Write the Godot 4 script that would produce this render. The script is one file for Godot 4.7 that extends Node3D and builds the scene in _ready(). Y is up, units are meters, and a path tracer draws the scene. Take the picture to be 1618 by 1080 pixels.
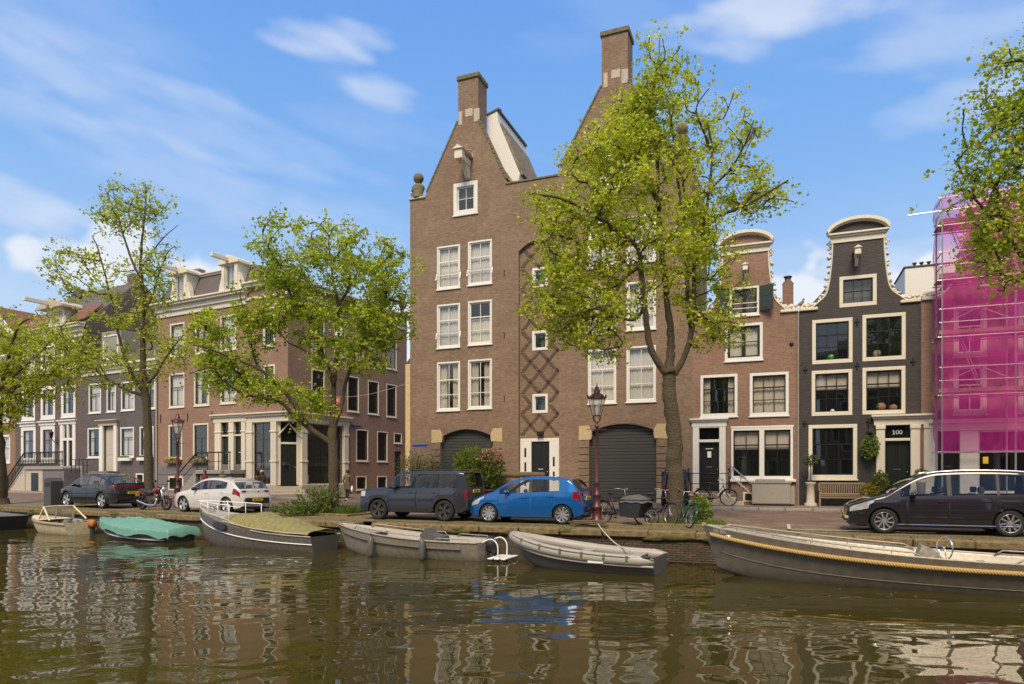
extends Node3D
# A canal quay: warehouse with twin gables, stepped row of canal houses, parked cars, moored boats and elms in young leaf.

const EYE := 1.58
const WATER := -0.87
const PR := Vector2(4.41, 18.94)          # a point of the quay edge (x, depth); the quay bends at PB
const PB := Vector2(-5.15, 22.69)
const DR := Vector2(-0.931, 0.365)        # quay direction leftwards, right reach
const DL := Vector2(-0.884, 0.467)        # quay direction leftwards, left reach
const NR := Vector2(0.365, 0.931)
const NL := Vector2(0.467, 0.884)
const TURN_R := -0.3735
const TURN_L := -0.4862
var M := {}
var rng := RandomNumberGenerator.new()
var taken := {}
var meshes := {}

func _ready() -> void:
	rng.seed = 11
	set_camera_and_light()
	make_materials()
	build_ground()
	build_quay()
	build_water()
	build_houses()
	build_opposite_bank()
	build_trees()
	build_cars()
	build_boats()
	build_street()
	build_people()

func set_camera_and_light() -> void:
	var cam := Camera3D.new()
	cam.name = "camera"
	cam.projection = Camera3D.PROJECTION_FRUSTUM
	cam.near = 0.1
	cam.far = 600.0
	cam.size = 0.1 * 1080.0 / 1079.0
	cam.frustum_offset = flat(0, 0.1 * 210.0 / 1079.0)
	cam.position = vec(0, EYE, 0)
	add_child(cam)
	cam.current = true
	var sun := DirectionalLight3D.new()
	sun.name = "sun"
	sun.light_energy = 0.66
	sun.light_color = Color(1.0, 0.915, 0.775)
	sun.light_angular_distance = 24.0
	sun.shadow_enabled = true
	add_child(sun)
	sun.look_at_from_position(vec(-1.5, 7.6, 6.2), Vector3.ZERO)
	var env := Environment.new()
	env.background_mode = Environment.BG_SKY
	var sky := Sky.new()
	var sm := PanoramaSkyMaterial.new()
	sm.panorama = ImageTexture.create_from_image(sky_image())
	sky.sky_material = sm
	env.sky = sky
	env.background_energy_multiplier = 0.47
	env.tonemap_mode = Environment.TONE_MAPPER_LINEAR
	env.tonemap_exposure = 2.15
	env.sdfgi_enabled = true
	env.ssao_enabled = true
	env.ssil_enabled = true
	var we := WorldEnvironment.new()
	we.name = "world_environment"
	we.environment = env
	add_child(we)

func sky_image() -> Image:
	var w := 2048
	var h := 1024
	var cirrus := FastNoiseLite.new()
	cirrus.seed = 5
	cirrus.frequency = 1.0
	cirrus.fractal_octaves = 5
	var puff := FastNoiseLite.new()
	puff.seed = 21
	puff.frequency = 1.0
	puff.fractal_octaves = 5
	var top := Color(0.105, 0.305, 0.80)
	var mid := Color(0.245, 0.48, 0.885)
	var low := Color(0.60, 0.76, 0.94)
	# drawn-out veils: azimuth, elevation, half length, half height, slope, strength (degrees)
	var veil := [[-15.2, 31.5, 5.5, 1.5, 0.05, 0.5], [-11.0, 28.8, 3.4, 1.2, -0.1, 0.34], [-28, 25.6, 17, 2.6, -0.16, 0.2], [-34, 29, 12, 4, -0.1, 0.12], [25, 33.0, 13, 2.6, 0.1, 0.55], [33, 28.5, 8, 2.6, -0.1, 0.3], [33, 24.5, 6, 1.6, 0.1, 0.34], [-37, 18.0, 6, 1.6, -0.1, 0.4], [-24, 21, 16, 2.6, -0.2, 0.2], [30, 15, 6, 1.6, 0, 0.3]]
	# heaped clouds low over the roofs: azimuth, elevation, half width, half height
	var heap := [[-33.5, 15.2, 3.0, 1.3], [-30.4, 16.4, 2.4, 1.7], [-23.5, 15.5, 4.5, 1.4], [-17, 13, 5, 3], [23.8, 13.8, 3.8, 3.2], [26.5, 15, 2.2, 2.4], [30.5, 13, 4.5, 3.0], [-6, 11, 7, 3]]
	for k in 26:
		var az := 52.0 + k * 10.0 + 4.0 * sin(k * 2.3)
		heap.append([az if az < 180 else az - 360, 12.0 + 6.0 * sin(k * 1.7), 5.0 + 2.0 * sin(k * 3.1), 2.4 + sin(k * 0.9)])
	var data := PackedFloat32Array()
	data.resize(w * h * 3)
	for j in h:
		var el := 90.0 - (j + 0.5) * 180.0 / h
		var e01 := clampf(el / 40.0, 0, 1)
		var base := low.lerp(mid, smoothstep(0.1, 0.62, e01)).lerp(top, smoothstep(0.45, 1.0, e01) * 0.75)
		if el > 40:
			base = base.lerp(Color(0.10, 0.28, 0.74), (el - 40.0) / 50.0)
		if el < 0:
			base = Color(0.50, 0.69, 0.93).lerp(Color(0.13, 0.12, 0.10), smoothstep(0.0, 3.0, -el))
		var ce := cos(deg_to_rad(el))
		var se := sin(deg_to_rad(el))
		for i in w:
			var at := (j * w + i) * 3
			var c := base
			if el > -1.0:
				var az := (i + 0.5) * 360.0 / w
				if az > 180.0:
					az -= 360.0
				var a := deg_to_rad(az)
				var x := sin(a) * ce
				var z := cos(a) * ce
				var amount := 0.0
				var n := cirrus.get_noise_3d(x * 2.2 + z * 0.6 + se * 2.0, se * 9.0 + x * 1.2, z * 2.2)
				amount = clampf((n - 0.08) * 1.5, 0, 0.5) * smoothstep(75.0, 45.0, el) * 0.18
				# broken cloud over the rest of the sky, which the soft light of the street tells of
				var away := maxf(smoothstep(41.0, 60.0, absf(az)), smoothstep(36.0, 50.0, el))
				if away > 0.0:
					amount = lerpf(amount, smoothstep(-0.22, 0.3, puff.get_noise_3d(x * 2.4 + 5.0, se * 3.4, z * 2.4)) * 0.9, away)
				var ripple := 0.0
				if absf(az) < 48.0 and el < 40.0:
					ripple = cirrus.get_noise_3d(x * 9 + se * 8, se * 34.0 + x * 5.0, z * 9)
					for v in veil:
						var dx: float = (az - v[0]) / v[2]
						var dy: float = (el - v[1] - v[4] * (az - v[0])) / v[3]
						var q := dx * dx + dy * dy + ripple * 0.9
						if q < 1.0:
							amount += v[5] * (1.0 - maxf(q, 0.0)) * 0.9
				if el < 26.0:
					var p := puff.get_noise_3d(x * 11, se * 15, z * 11)
					for v in heap:
						var dx2: float = (az - v[0]) / v[2]
						if absf(dx2) > 1.6:
							continue
						var dy2: float = (el - v[1]) / v[3]
						if dy2 < 0:
							dy2 *= 0.6
						var q2 := dx2 * dx2 + dy2 * dy2 + p * 1.5
						if q2 < 1.0:
							amount += smoothstep(0.0, 0.7, 1.0 - q2) * 0.72
				amount = clampf(amount, 0, 0.95)
				c = c.lerp(Color(0.93, 0.94, 0.97), amount)
			data[at] = c.r
			data[at + 1] = c.g
			data[at + 2] = c.b
	return Image.create_from_data(w, h, false, Image.FORMAT_RGBF, data.to_byte_array())

# ---------------------------------------------------------------- helpers

func numbered(called: String) -> String:
	if not taken.has(called):
		taken[called] = 0
		return called
	taken[called] += 1
	return "%s_%03d" % [called, taken[called]]

func thing(called: String, label: String, category: String, at := Vector3.ZERO, turn := 0.0, group := "") -> Node3D:
	var o := Node3D.new()
	o.name = numbered(called)
	add_child(o)
	o.position = at
	o.rotation.y = turn
	o.set_meta("label", label)
	o.set_meta("category", category)
	if group != "":
		o.set_meta("group", group)
	return o

func structure(called: String) -> Node3D:
	var o := Node3D.new()
	o.name = numbered(called)
	add_child(o)
	o.set_meta("kind", "structure")
	return o

func begin(smooth := false) -> SurfaceTool:
	var st := SurfaceTool.new()
	st.begin(Mesh.PRIMITIVE_TRIANGLES)
	st.set_smooth_group(0 if smooth else -1)
	return st

func part(parent: Node, called: String, st: SurfaceTool, m: Material) -> MeshInstance3D:
	st.generate_normals()
	return inst(parent, called, st.commit(), m)

func inst(parent: Node, called: String, mesh: Mesh, m: Material, xf := Transform3D()) -> MeshInstance3D:
	var o := MeshInstance3D.new()
	o.name = called
	o.mesh = mesh
	o.material_override = m
	o.transform = xf
	parent.add_child(o, true)
	return o

func done(st: SurfaceTool) -> ArrayMesh:
	st.generate_normals()
	return st.commit()

func tri(st: SurfaceTool, a: Vector3, b: Vector3, c: Vector3) -> void:
	st.add_vertex(a)
	st.add_vertex(b)
	st.add_vertex(c)

# a, b, c, d clockwise seen from the front
func quad(st: SurfaceTool, a: Vector3, b: Vector3, c: Vector3, d: Vector3) -> void:
	tri(st, a, b, c)
	tri(st, a, c, d)

func bx(st: SurfaceTool, a: Vector3, b: Vector3, xf := Transform3D()) -> void:
	var p: Array[Vector3] = []
	for k in 8:
		p.append(xf * vec(b.x if k & 1 else a.x, b.y if k & 2 else a.y, b.z if k & 4 else a.z))
	quad(st, p[4], p[6], p[7], p[5])
	quad(st, p[1], p[3], p[2], p[0])
	quad(st, p[5], p[7], p[3], p[1])
	quad(st, p[0], p[2], p[6], p[4])
	quad(st, p[6], p[2], p[3], p[7])
	quad(st, p[0], p[4], p[5], p[1])

# a box with chamfered edges
func cbx(st: SurfaceTool, a: Vector3, b: Vector3, e: float, xf := Transform3D()) -> void:
	var c := (a + b) * 0.5
	var s := (b - a) * 0.5
	var faces := [[vec(0, 0, 1), vec(1, 0, 0), vec(0, 1, 0)], [vec(0, 0, -1), vec(-1, 0, 0), vec(0, 1, 0)], [vec(1, 0, 0), vec(0, 0, -1), vec(0, 1, 0)], [vec(-1, 0, 0), vec(0, 0, 1), vec(0, 1, 0)], [vec(0, 1, 0), vec(1, 0, 0), vec(0, 0, -1)], [vec(0, -1, 0), vec(1, 0, 0), vec(0, 0, 1)]]
	for f in faces:
		var n: Vector3 = f[0] * s
		var u: Vector3 = f[1] * (s - vec(e, e, e))
		var v: Vector3 = f[2] * (s - vec(e, e, e))
		quad(st, xf * (c + n - u - v), xf * (c + n - u + v), xf * (c + n + u + v), xf * (c + n + u - v))
	var ax := [vec(1, 0, 0), vec(0, 1, 0), vec(0, 0, 1)]
	for i in 3:
		for s1 in [-1.0, 1.0]:
			for s2 in [-1.0, 1.0]:
				var j := (i + 1) % 3
				var k := (i + 2) % 3
				var l: Vector3 = ax[i] * (s[i] - e)
				var m1: Vector3 = c + ax[j] * s1 * s[j] + ax[k] * s2 * (s[k] - e)
				var m2: Vector3 = c + ax[j] * s1 * (s[j] - e) + ax[k] * s2 * s[k]
				if s1 * s2 > 0:
					quad(st, xf * (m1 - l), xf * (m2 - l), xf * (m2 + l), xf * (m1 + l))
				else:
					quad(st, xf * (m1 - l), xf * (m1 + l), xf * (m2 + l), xf * (m2 - l))
	for sx in [-1.0, 1.0]:
		for sy in [-1.0, 1.0]:
			for sz in [-1.0, 1.0]:
				var q := vec(sx * s.x, sy * s.y, sz * s.z)
				var p1 := xf * (c + q - vec(0, sy * e, sz * e))
				var p2 := xf * (c + q - vec(sx * e, 0, sz * e))
				var p3 := xf * (c + q - vec(sx * e, sy * e, 0))
				if sx * sy * sz > 0:
					tri(st, p1, p3, p2)
				else:
					tri(st, p1, p2, p3)

# a tube through points, with a radius for each (or one for all)
func tube(st: SurfaceTool, pts: Array, rad: Variant, sides := 6, caps := true) -> void:
	var n := pts.size()
	var ring: Array = []
	var side := Vector3.ZERO
	for i in n:
		var d: Vector3 = (pts[mini(i + 1, n - 1)] - pts[maxi(i - 1, 0)])
		if d.length() < 1e-6:
			d = Vector3.UP
		d = d.normalized()
		if side == Vector3.ZERO:
			side = d.cross(vec(0.31, 0.2, 0.93)).normalized()
		side = (side - d * side.dot(d)).normalized()
		var up := d.cross(side)
		var r: float = rad[i] if rad is Array or rad is PackedFloat32Array else rad
		var row := PackedVector3Array()
		for k in sides:
			var a := TAU * k / sides
			row.append(pts[i] + (side * cos(a) + up * sin(a)) * r)
		ring.append(row)
	for i in n - 1:
		for k in sides:
			var k2 := (k + 1) % sides
			quad(st, ring[i][k], ring[i][k2], ring[i + 1][k2], ring[i + 1][k])
	if caps:
		for k in range(1, sides - 1):
			tri(st, ring[0][0], ring[0][k + 1], ring[0][k])
			tri(st, ring[n - 1][0], ring[n - 1][k], ring[n - 1][k + 1])

func bar(st: SurfaceTool, a: Vector3, b: Vector3, r: float, sides := 6) -> void:
	tube(st, [a, b], r, sides)

# turns a profile of (radius, height) round the y axis of xf
func lathe(st: SurfaceTool, prof: Array, sides := 16, xf := Transform3D()) -> void:
	for i in prof.size() - 1:
		var p: Vector2 = prof[i]
		var q: Vector2 = prof[i + 1]
		for k in sides:
			var a := TAU * k / sides
			var b := TAU * (k + 1) / sides
			var p1 := xf * vec(cos(a) * p.x, p.y, sin(a) * p.x)
			var p2 := xf * vec(cos(b) * p.x, p.y, sin(b) * p.x)
			var q1 := xf * vec(cos(a) * q.x, q.y, sin(a) * q.x)
			var q2 := xf * vec(cos(b) * q.x, q.y, sin(b) * q.x)
			if p.x < 1e-5:
				tri(st, p1, q2, q1)
			elif q.x < 1e-5:
				tri(st, p1, p2, q1)
			else:
				quad(st, p1, p2, q2, q1)

# joins rows of points to a sheet
func sheet(st: SurfaceTool, rows: Array, closed := false) -> void:
	for i in rows.size() - 1:
		var n: int = rows[i].size()
		for k in (n if closed else n - 1):
			var k2 := (k + 1) % n
			quad(st, rows[i][k], rows[i + 1][k], rows[i + 1][k2], rows[i][k2])

# a flat outline (x, y) given depth from z0 (back) to z1 (front)
func slab(st: SurfaceTool, poly: PackedVector2Array, z0: float, z1: float, xf := Transform3D()) -> void:
	if Geometry2D.is_polygon_clockwise(poly):
		poly.reverse()
	var idx := Geometry2D.triangulate_polygon(poly)
	for i in range(0, idx.size(), 3):
		var a := poly[idx[i]]
		var b := poly[idx[i + 1]]
		var c := poly[idx[i + 2]]
		if (b - a).cross(c - a) > 0:
			var t := b
			b = c
			c = t
		tri(st, xf * vec(a.x, a.y, z1), xf * vec(b.x, b.y, z1), xf * vec(c.x, c.y, z1))
		tri(st, xf * vec(a.x, a.y, z0), xf * vec(c.x, c.y, z0), xf * vec(b.x, b.y, z0))
	for i in poly.size():
		var a := poly[i]
		var b := poly[(i + 1) % poly.size()]
		quad(st, xf * vec(a.x, a.y, z1), xf * vec(b.x, b.y, z1), xf * vec(b.x, b.y, z0), xf * vec(a.x, a.y, z0))

func rect(x0: float, y0: float, x1: float, y1: float) -> PackedVector2Array:
	return PackedVector2Array([flat(x0, y0), flat(x1, y0), flat(x1, y1), flat(x0, y1)])

func smooth_line(pts: Array, per := 6) -> Array:
	var out: Array = []
	var n := pts.size()
	for i in n - 1:
		var p0 = pts[maxi(i - 1, 0)]
		var p1 = pts[i]
		var p2 = pts[i + 1]
		var p3 = pts[mini(i + 2, n - 1)]
		for k in per:
			out.append(p1.cubic_interpolate(p2, p0, p3, float(k) / per))
	out.append(pts[n - 1])
	return out

func lettering(parent: Node, called: String, text: String, height: float, m: Material, xf: Transform3D, serif := false) -> MeshInstance3D:
	var t := TextMesh.new()
	var f := SystemFont.new()
	f.font_names = PackedStringArray(["Droid Serif" if serif else "Droid Sans"])
	t.font = f
	t.text = text
	t.font_size = 32
	t.pixel_size = height / 24.0
	t.depth = 0.008
	return inst(parent, called, t, m, xf)

# ground height at a distance from the quay edge
func gh(t: float) -> float:
	return clampf(t, 0.0, 14.0) * 0.018

# a point of the street: s metres left of PR (right reach) or of PB (left reach), t metres in from the quay edge
func on_right(s: float, t: float, y := 0.0) -> Vector3:
	var p := PR + DR * s + NR * t
	return vec(p.x, gh(t) + y, -p.y)

func on_left(s: float, t: float, y := 0.0) -> Vector3:
	var p := PB + DL * s + NL * t
	return vec(p.x, gh(t) + y, -p.y)

# ---------------------------------------------------------------- materials

func mat(key: String, c: Color, rough := 0.8, metal := 0.0) -> StandardMaterial3D:
	var m := StandardMaterial3D.new()
	m.resource_name = key
	m.albedo_color = c.linear_to_srgb()
	m.roughness = rough
	m.metallic = metal
	M[key] = m
	return m

func noise_tex(freq: float, lo: Color, hi: Color, sd: int, octaves := 4, size := 256, contrast := 1.0) -> NoiseTexture2D:
	var n := FastNoiseLite.new()
	n.seed = sd
	n.frequency = freq
	n.fractal_octaves = octaves
	var t := NoiseTexture2D.new()
	t.width = size
	t.height = size
	t.seamless = true
	t.noise = n
	var g := Gradient.new()
	g.set_color(0, lo.linear_to_srgb())      # lo and hi are linear factors
	g.set_color(1, hi.linear_to_srgb())
	g.set_offset(0, 0.5 - 0.5 / contrast)
	g.set_offset(1, 0.5 + 0.5 / contrast)
	t.color_ramp = g
	return t

# gives a material grain: a mottled colour and a fine relief, laid in the thing's own space
func grain(m: StandardMaterial3D, tex: Texture2D, scale: float, relief: Texture2D = null, depth := 0.0) -> StandardMaterial3D:
	m.albedo_texture = tex
	m.uv1_triplanar = true
	m.uv1_scale = Vector3.ONE * scale
	if relief:
		m.heightmap_enabled = true
		m.heightmap_texture = relief
		m.heightmap_scale = depth
	return m

# coursed brick: one picture of colour and one of relief
func brick_images(tones: Array, mortar: Color, sd: int, across: int, courses: int, size := 512) -> Array:
	var r := RandomNumberGenerator.new()
	r.seed = sd
	var im := Image.create(size, size, false, Image.FORMAT_RGB8)
	var hm := Image.create(size, size, false, Image.FORMAT_L8)
	im.fill(mortar.linear_to_srgb())
	hm.fill(Color(0.25, 0.25, 0.25))
	var bw := float(size) / across
	var bh := float(size) / courses
	for j in courses:
		var x := (0.5 * bw if j % 2 else 0.0) + (0.25 * bw if j % 4 > 1 else 0.0)
		var k := 0
		var first := x
		while x < first + size - 1:
			var wide := bw if (k + j) % 2 else bw * 0.5
			if x + wide > first + size:
				wide = first + size - x
			var c: Color = tones[r.randi() % tones.size()]
			c = c.lerp(tones[r.randi() % tones.size()], r.randf()) * (0.91 + 0.18 * r.randf())
			c.a = 1.0
			var g := 0.6 + 0.4 * r.randf()
			var y0 := int(j * bh)
			var y1 := int((j + 1) * bh) - 1
			var x0 := int(x)
			var x1 := int(x + wide) - 1
			for xx in range(x0, x1):
				im.fill_rect(Rect2i(xx % size, y0, 1, y1 - y0), (c * (0.95 + 0.1 * r.randf())).linear_to_srgb())
				hm.fill_rect(Rect2i(xx % size, y0, 1, y1 - y0), Color(g, g, g))
			x += wide
			k += 1
	return [ImageTexture.create_from_image(im), ImageTexture.create_from_image(hm)]

func brick_mat(key: String, tones: Array, mortar: Color, sd: int, span := 3.4, rough := 0.9) -> StandardMaterial3D:
	var im := brick_images(tones, mortar, sd, 16, 52)
	var m := mat(key, Color(1, 1, 1), rough)
	m.albedo_texture = im[0]
	m.uv1_triplanar = true
	m.uv1_triplanar_sharpness = 8.0
	m.uv1_scale = vec(1.0 / span, 1.0 / span, 1.0 / span)
	m.heightmap_enabled = true
	m.heightmap_texture = im[1]
	m.heightmap_scale = 0.6
	m.detail_enabled = true
	m.detail_blend_mode = BaseMaterial3D.BLEND_MODE_MUL
	m.detail_uv_layer = BaseMaterial3D.DETAIL_UV_2
	m.detail_albedo = noise_tex(0.012, Color(0.88, 0.87, 0.86), Color(1.0, 1.0, 1.0), sd + 7, 5, 256, 1.5)
	m.uv2_triplanar = true
	m.uv2_scale = Vector3.ONE / 7.3
	return m

func make_materials() -> void:
	brick_mat("warehouse_brick", [Color(0.225, 0.15, 0.10), Color(0.19, 0.126, 0.084), Color(0.255, 0.172, 0.117)], Color(0.26, 0.205, 0.155), 1)
	brick_mat("brown_brick", [Color(0.225, 0.128, 0.088), Color(0.27, 0.155, 0.108), Color(0.245, 0.152, 0.112)], Color(0.33, 0.26, 0.20), 2)
	brick_mat("red_brick", [Color(0.245, 0.145, 0.104), Color(0.28, 0.17, 0.124), Color(0.255, 0.16, 0.12)], Color(0.35, 0.25, 0.20), 3)
	brick_mat("black_brick", [Color(0.034, 0.028, 0.026), Color(0.043, 0.036, 0.034), Color(0.030, 0.026, 0.025)], Color(0.036, 0.031, 0.029), 4, 3.4, 0.6)
	brick_mat("grey_brick", [Color(0.105, 0.09, 0.092), Color(0.12, 0.105, 0.108), Color(0.095, 0.085, 0.088)], Color(0.11, 0.10, 0.10), 5, 3.4, 0.7)
	brick_mat("plum_brick", [Color(0.12, 0.085, 0.078), Color(0.14, 0.10, 0.09), Color(0.11, 0.08, 0.072)], Color(0.13, 0.10, 0.092), 6, 3.4, 0.75)
	brick_mat("quay_brick", [Color(0.075, 0.05, 0.033), Color(0.10, 0.066, 0.043), Color(0.06, 0.048, 0.034), Color(0.07, 0.062, 0.035)], Color(0.065, 0.058, 0.043), 8, 3.4, 0.85)
	brick_mat("dark_pattern_brick", [Color(0.125, 0.085, 0.06), Color(0.15, 0.102, 0.073)], Color(0.16, 0.12, 0.09), 9)
	var fine := noise_tex(0.09, Color(0.78, 0.78, 0.78), Color(1, 1, 1), 31, 5, 256, 1.6)
	var blotch := noise_tex(0.025, Color(0.82, 0.81, 0.79), Color(1, 1, 1), 32, 5, 256, 1.5)
	var relief := noise_tex(0.12, Color(0, 0, 0), Color(1, 1, 1), 33, 5, 256)
	M.fine = fine
	grain(mat("white_paint", Color(0.80, 0.78, 0.73), 0.45), fine, 0.8)
	grain(mat("cream_paint", Color(0.74, 0.68, 0.55), 0.5), fine, 0.8)
	grain(mat("cream_plaster", Color(0.62, 0.47, 0.27), 0.85), blotch, 0.35)
	grain(mat("sandstone", Color(0.54, 0.41, 0.235), 0.85), blotch, 1.1, relief, 0.5)
	grain(mat("pale_stone", Color(0.50, 0.44, 0.36), 0.85), blotch, 1.0, relief, 0.5)
	grain(mat("grey_stone", Color(0.30, 0.29, 0.27), 0.85), blotch, 0.9, relief, 0.6)
	grain(mat("grey_plaster", Color(0.17, 0.155, 0.165), 0.8), blotch, 0.5, relief, 0.3)
	grain(mat("weathered_coping", Color(0.20, 0.17, 0.11), 0.9), noise_tex(0.03, Color(0.55, 0.62, 0.42), Color(1, 0.97, 0.9), 36, 5, 256, 1.8), 0.9, relief, 0.8)
	grain(mat("quay_stone", Color(0.22, 0.165, 0.095), 0.9), noise_tex(0.03, Color(0.60, 0.58, 0.38), Color(1, 0.97, 0.9), 34, 5, 256, 1.8), 0.6, relief, 1.0)
	grain(mat("moss", Color(0.105, 0.10, 0.028), 0.95), blotch, 1.3, relief, 2.0)
	grain(mat("dark_green_paint", Color(0.016, 0.02, 0.017), 0.3), fine, 0.9)
	grain(mat("black_paint", Color(0.015, 0.015, 0.015), 0.35), fine, 0.9)
	grain(mat("shutter_grey", Color(0.052, 0.053, 0.048), 0.5), fine, 0.7)
	grain(mat("iron", Color(0.02, 0.02, 0.021), 0.45, 0.3), fine, 1.5)
	grain(mat("lamp_red", Color(0.10, 0.028, 0.03), 0.42, 0.1), blotch, 1.6)
	grain(mat("slate", Color(0.115, 0.095, 0.088), 0.7), blotch, 0.8, relief, 0.8)
	grain(mat("roof_tile", Color(0.10, 0.085, 0.07), 0.85), blotch, 1.2)
	grain(mat("roof_tile_grey", Color(0.23, 0.19, 0.14), 0.85), blotch, 1.2)
	grain(mat("orange_tile", Color(0.19, 0.085, 0.05), 0.8), blotch, 1.5)
	grain(mat("weathered_zinc", Color(0.27, 0.21, 0.12), 0.65, 0.1), noise_tex(0.02, Color(0.5, 0.42, 0.25), Color(1, 1, 1), 35, 5, 256, 1.6), 0.5)
	grain(mat("interior", Color(0.06, 0.053, 0.043), 0.9), fine, 0.6)
	grain(mat("curtain", Color(0.52, 0.47, 0.40), 0.95), fine, 1.5)
	grain(mat("blind", Color(0.62, 0.59, 0.54), 0.9), fine, 1.5)
	var net := grain(mat("net_curtain", Color(0.60, 0.58, 0.55), 0.95), fine, 1.5)
	net.backlight_enabled = true
	net.backlight = Color(0.4, 0.4, 0.4)
	var glass := mat("glass", Color(0.92, 0.95, 0.95, 1), 0.0)
	glass.albedo_color = Color(0.5, 0.55, 0.53, 0.015)
	glass.transparency = BaseMaterial3D.TRANSPARENCY_ALPHA
	glass.roughness = 0.015
	glass.metallic_specular = 0.72
	var tint := mat("car_glass", Color(0.1, 0.11, 0.11, 1), 0.0)
	tint.albedo_color = Color(0.04, 0.045, 0.04, 0.16)
	tint.transparency = BaseMaterial3D.TRANSPARENCY_ALPHA
	tint.roughness = 0.02
	tint.metallic_specular = 0.65
	grain(mat("bark", Color(0.105, 0.077, 0.048), 0.95), noise_tex(0.05, Color(0.55, 0.6, 0.5), Color(1, 1, 1), 41, 5, 256, 1.8), 1.1, noise_tex(0.035, Color(0, 0, 0), Color(1, 1, 1), 42, 5), 3.0)
	var leaf := mat("leaf", Color(1, 1, 1), 0.55)
	leaf.vertex_color_use_as_albedo = true
	leaf.backlight_enabled = true
	leaf.backlight = Color(0.97, 1.0, 0.7)
	M.leaf_dark = leaf
	# roads
	var clinker := brick_images([Color(0.19, 0.122, 0.085), Color(0.23, 0.15, 0.108), Color(0.165, 0.112, 0.082), Color(0.21, 0.145, 0.11)], Color(0.13, 0.105, 0.075), 51, 16, 32)
	var rd := mat("road_clinker", Color(1, 1, 1), 0.72)
	rd.albedo_texture = clinker[0]
	rd.uv1_scale = vec(1 / 3.4, 1 / 3.2, 1)
	rd.heightmap_enabled = true
	rd.heightmap_texture = clinker[1]
	rd.heightmap_scale = 1.0
	rd.detail_enabled = true
	rd.detail_blend_mode = BaseMaterial3D.BLEND_MODE_MUL
	rd.detail_uv_layer = BaseMaterial3D.DETAIL_UV_2
	rd.detail_albedo = noise_tex(0.02, Color(0.62, 0.61, 0.60), Color(1, 1, 1), 52, 5, 256, 1.8)
	rd.uv2_triplanar = true
	rd.uv2_scale = Vector3.ONE / 6.1
	var pv: StandardMaterial3D = rd.duplicate()
	var pavers := brick_images([Color(0.27, 0.175, 0.122), Color(0.31, 0.205, 0.148), Color(0.25, 0.165, 0.122)], Color(0.19, 0.145, 0.105), 53, 16, 32)
	pv.albedo_texture = pavers[0]
	pv.resource_name = "pavement_brick"
	M.pavement_brick = pv
	var ps: StandardMaterial3D = rd.duplicate()
	var setts := brick_images([Color(0.215, 0.155, 0.092), Color(0.25, 0.185, 0.112), Color(0.18, 0.132, 0.078), Color(0.19, 0.15, 0.075)], Color(0.14, 0.118, 0.06), 54, 16, 32)
	ps.albedo_texture = setts[0]
	ps.resource_name = "parking_setts"
	ps.detail_albedo = noise_tex(0.022, Color(0.72, 0.72, 0.55), Color(1, 1, 1), 55, 5, 256, 2.0)
	M.parking_setts = ps
	more_materials()

# ---------------------------------------------------------------- ground, quay, water

func mitre(t: float) -> Vector2:
	# where the two reaches of a line t metres in from the quay edge meet
	var a := PR + NR * t
	var b := PB + NL * t
	var k := (b - a).cross(DL) / DR.cross(DL)
	return a + DR * k

func strip(st: SurfaceTool, t0: float, t1: float, y0: float, y1: float, s_right := -60.0, s_left := 75.0) -> void:
	var cols: Array = []
	for q in 28:
		var s := s_right + (10.0 - s_right) * q / 28.0
		var a := PR + NR * t0 + DR * s
		var b := PR + NR * t1 + DR * s
		cols.append([a, b, -s])
	cols.append([mitre(t0), mitre(t1), -10.27])
	for q in 28:
		var s := 1.5 + (s_left - 1.5) * q / 27.0
		cols.append([PB + NL * t0 + DL * s, PB + NL * t1 + DL * s, -10.27 - s])
	for q in cols.size() - 1:
		var p: Array = []
		for c in [[q, 0], [q + 1, 0], [q + 1, 1], [q, 1]]:
			var v: Vector2 = cols[c[0]][c[1]]
			p.append([vec(v.x, y0 if c[1] == 0 else y1, -v.y), flat(cols[c[0]][2], -t0 if c[1] == 0 else -t1)])
		for k in [0, 1, 2, 0, 2, 3]:
			st.set_uv(p[k][1])
			st.add_vertex(p[k][0])

func build_ground() -> void:
	var g := structure("ground")
	var st := begin()
	strip(st, 0.5, 3.4, gh(0.5), gh(3.4))
	part(g, "parking_strip", st, M.parking_setts)
	var r := structure("road")
	st = begin()
	strip(st, 3.4, 9.6, gh(3.4), gh(9.6))
	strip(st, 9.6, 14.0, gh(9.6), gh(14.0))
	strip(st, 14.0, 150.0, gh(14), gh(14))
	part(r, "road_surface", st, M.road_clinker)
	# pavements with kerb stones: along the warehouse row, along the corner row and up the side street
	var pr := structure("pavement")
	pave(pr, on_right(1.2 - 30.0, 0) , 0)
	# painted parking line on the setts
	var ln := structure("road_marking")
	st = begin()
	var xf := Transform3D(Basis(Vector3.UP, TURN_R), on_right(-3.0, 3.4, 0.008))
	bx(st, vec(0, -0.004, -0.06), vec(0.1, 0.0, 2.0), xf)
	bx(st, vec(0.1, -0.004, 1.9), vec(3.6, 0.0, 2.0), xf)
	part(ln, "painted_line", st, M.road_paint)

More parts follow.
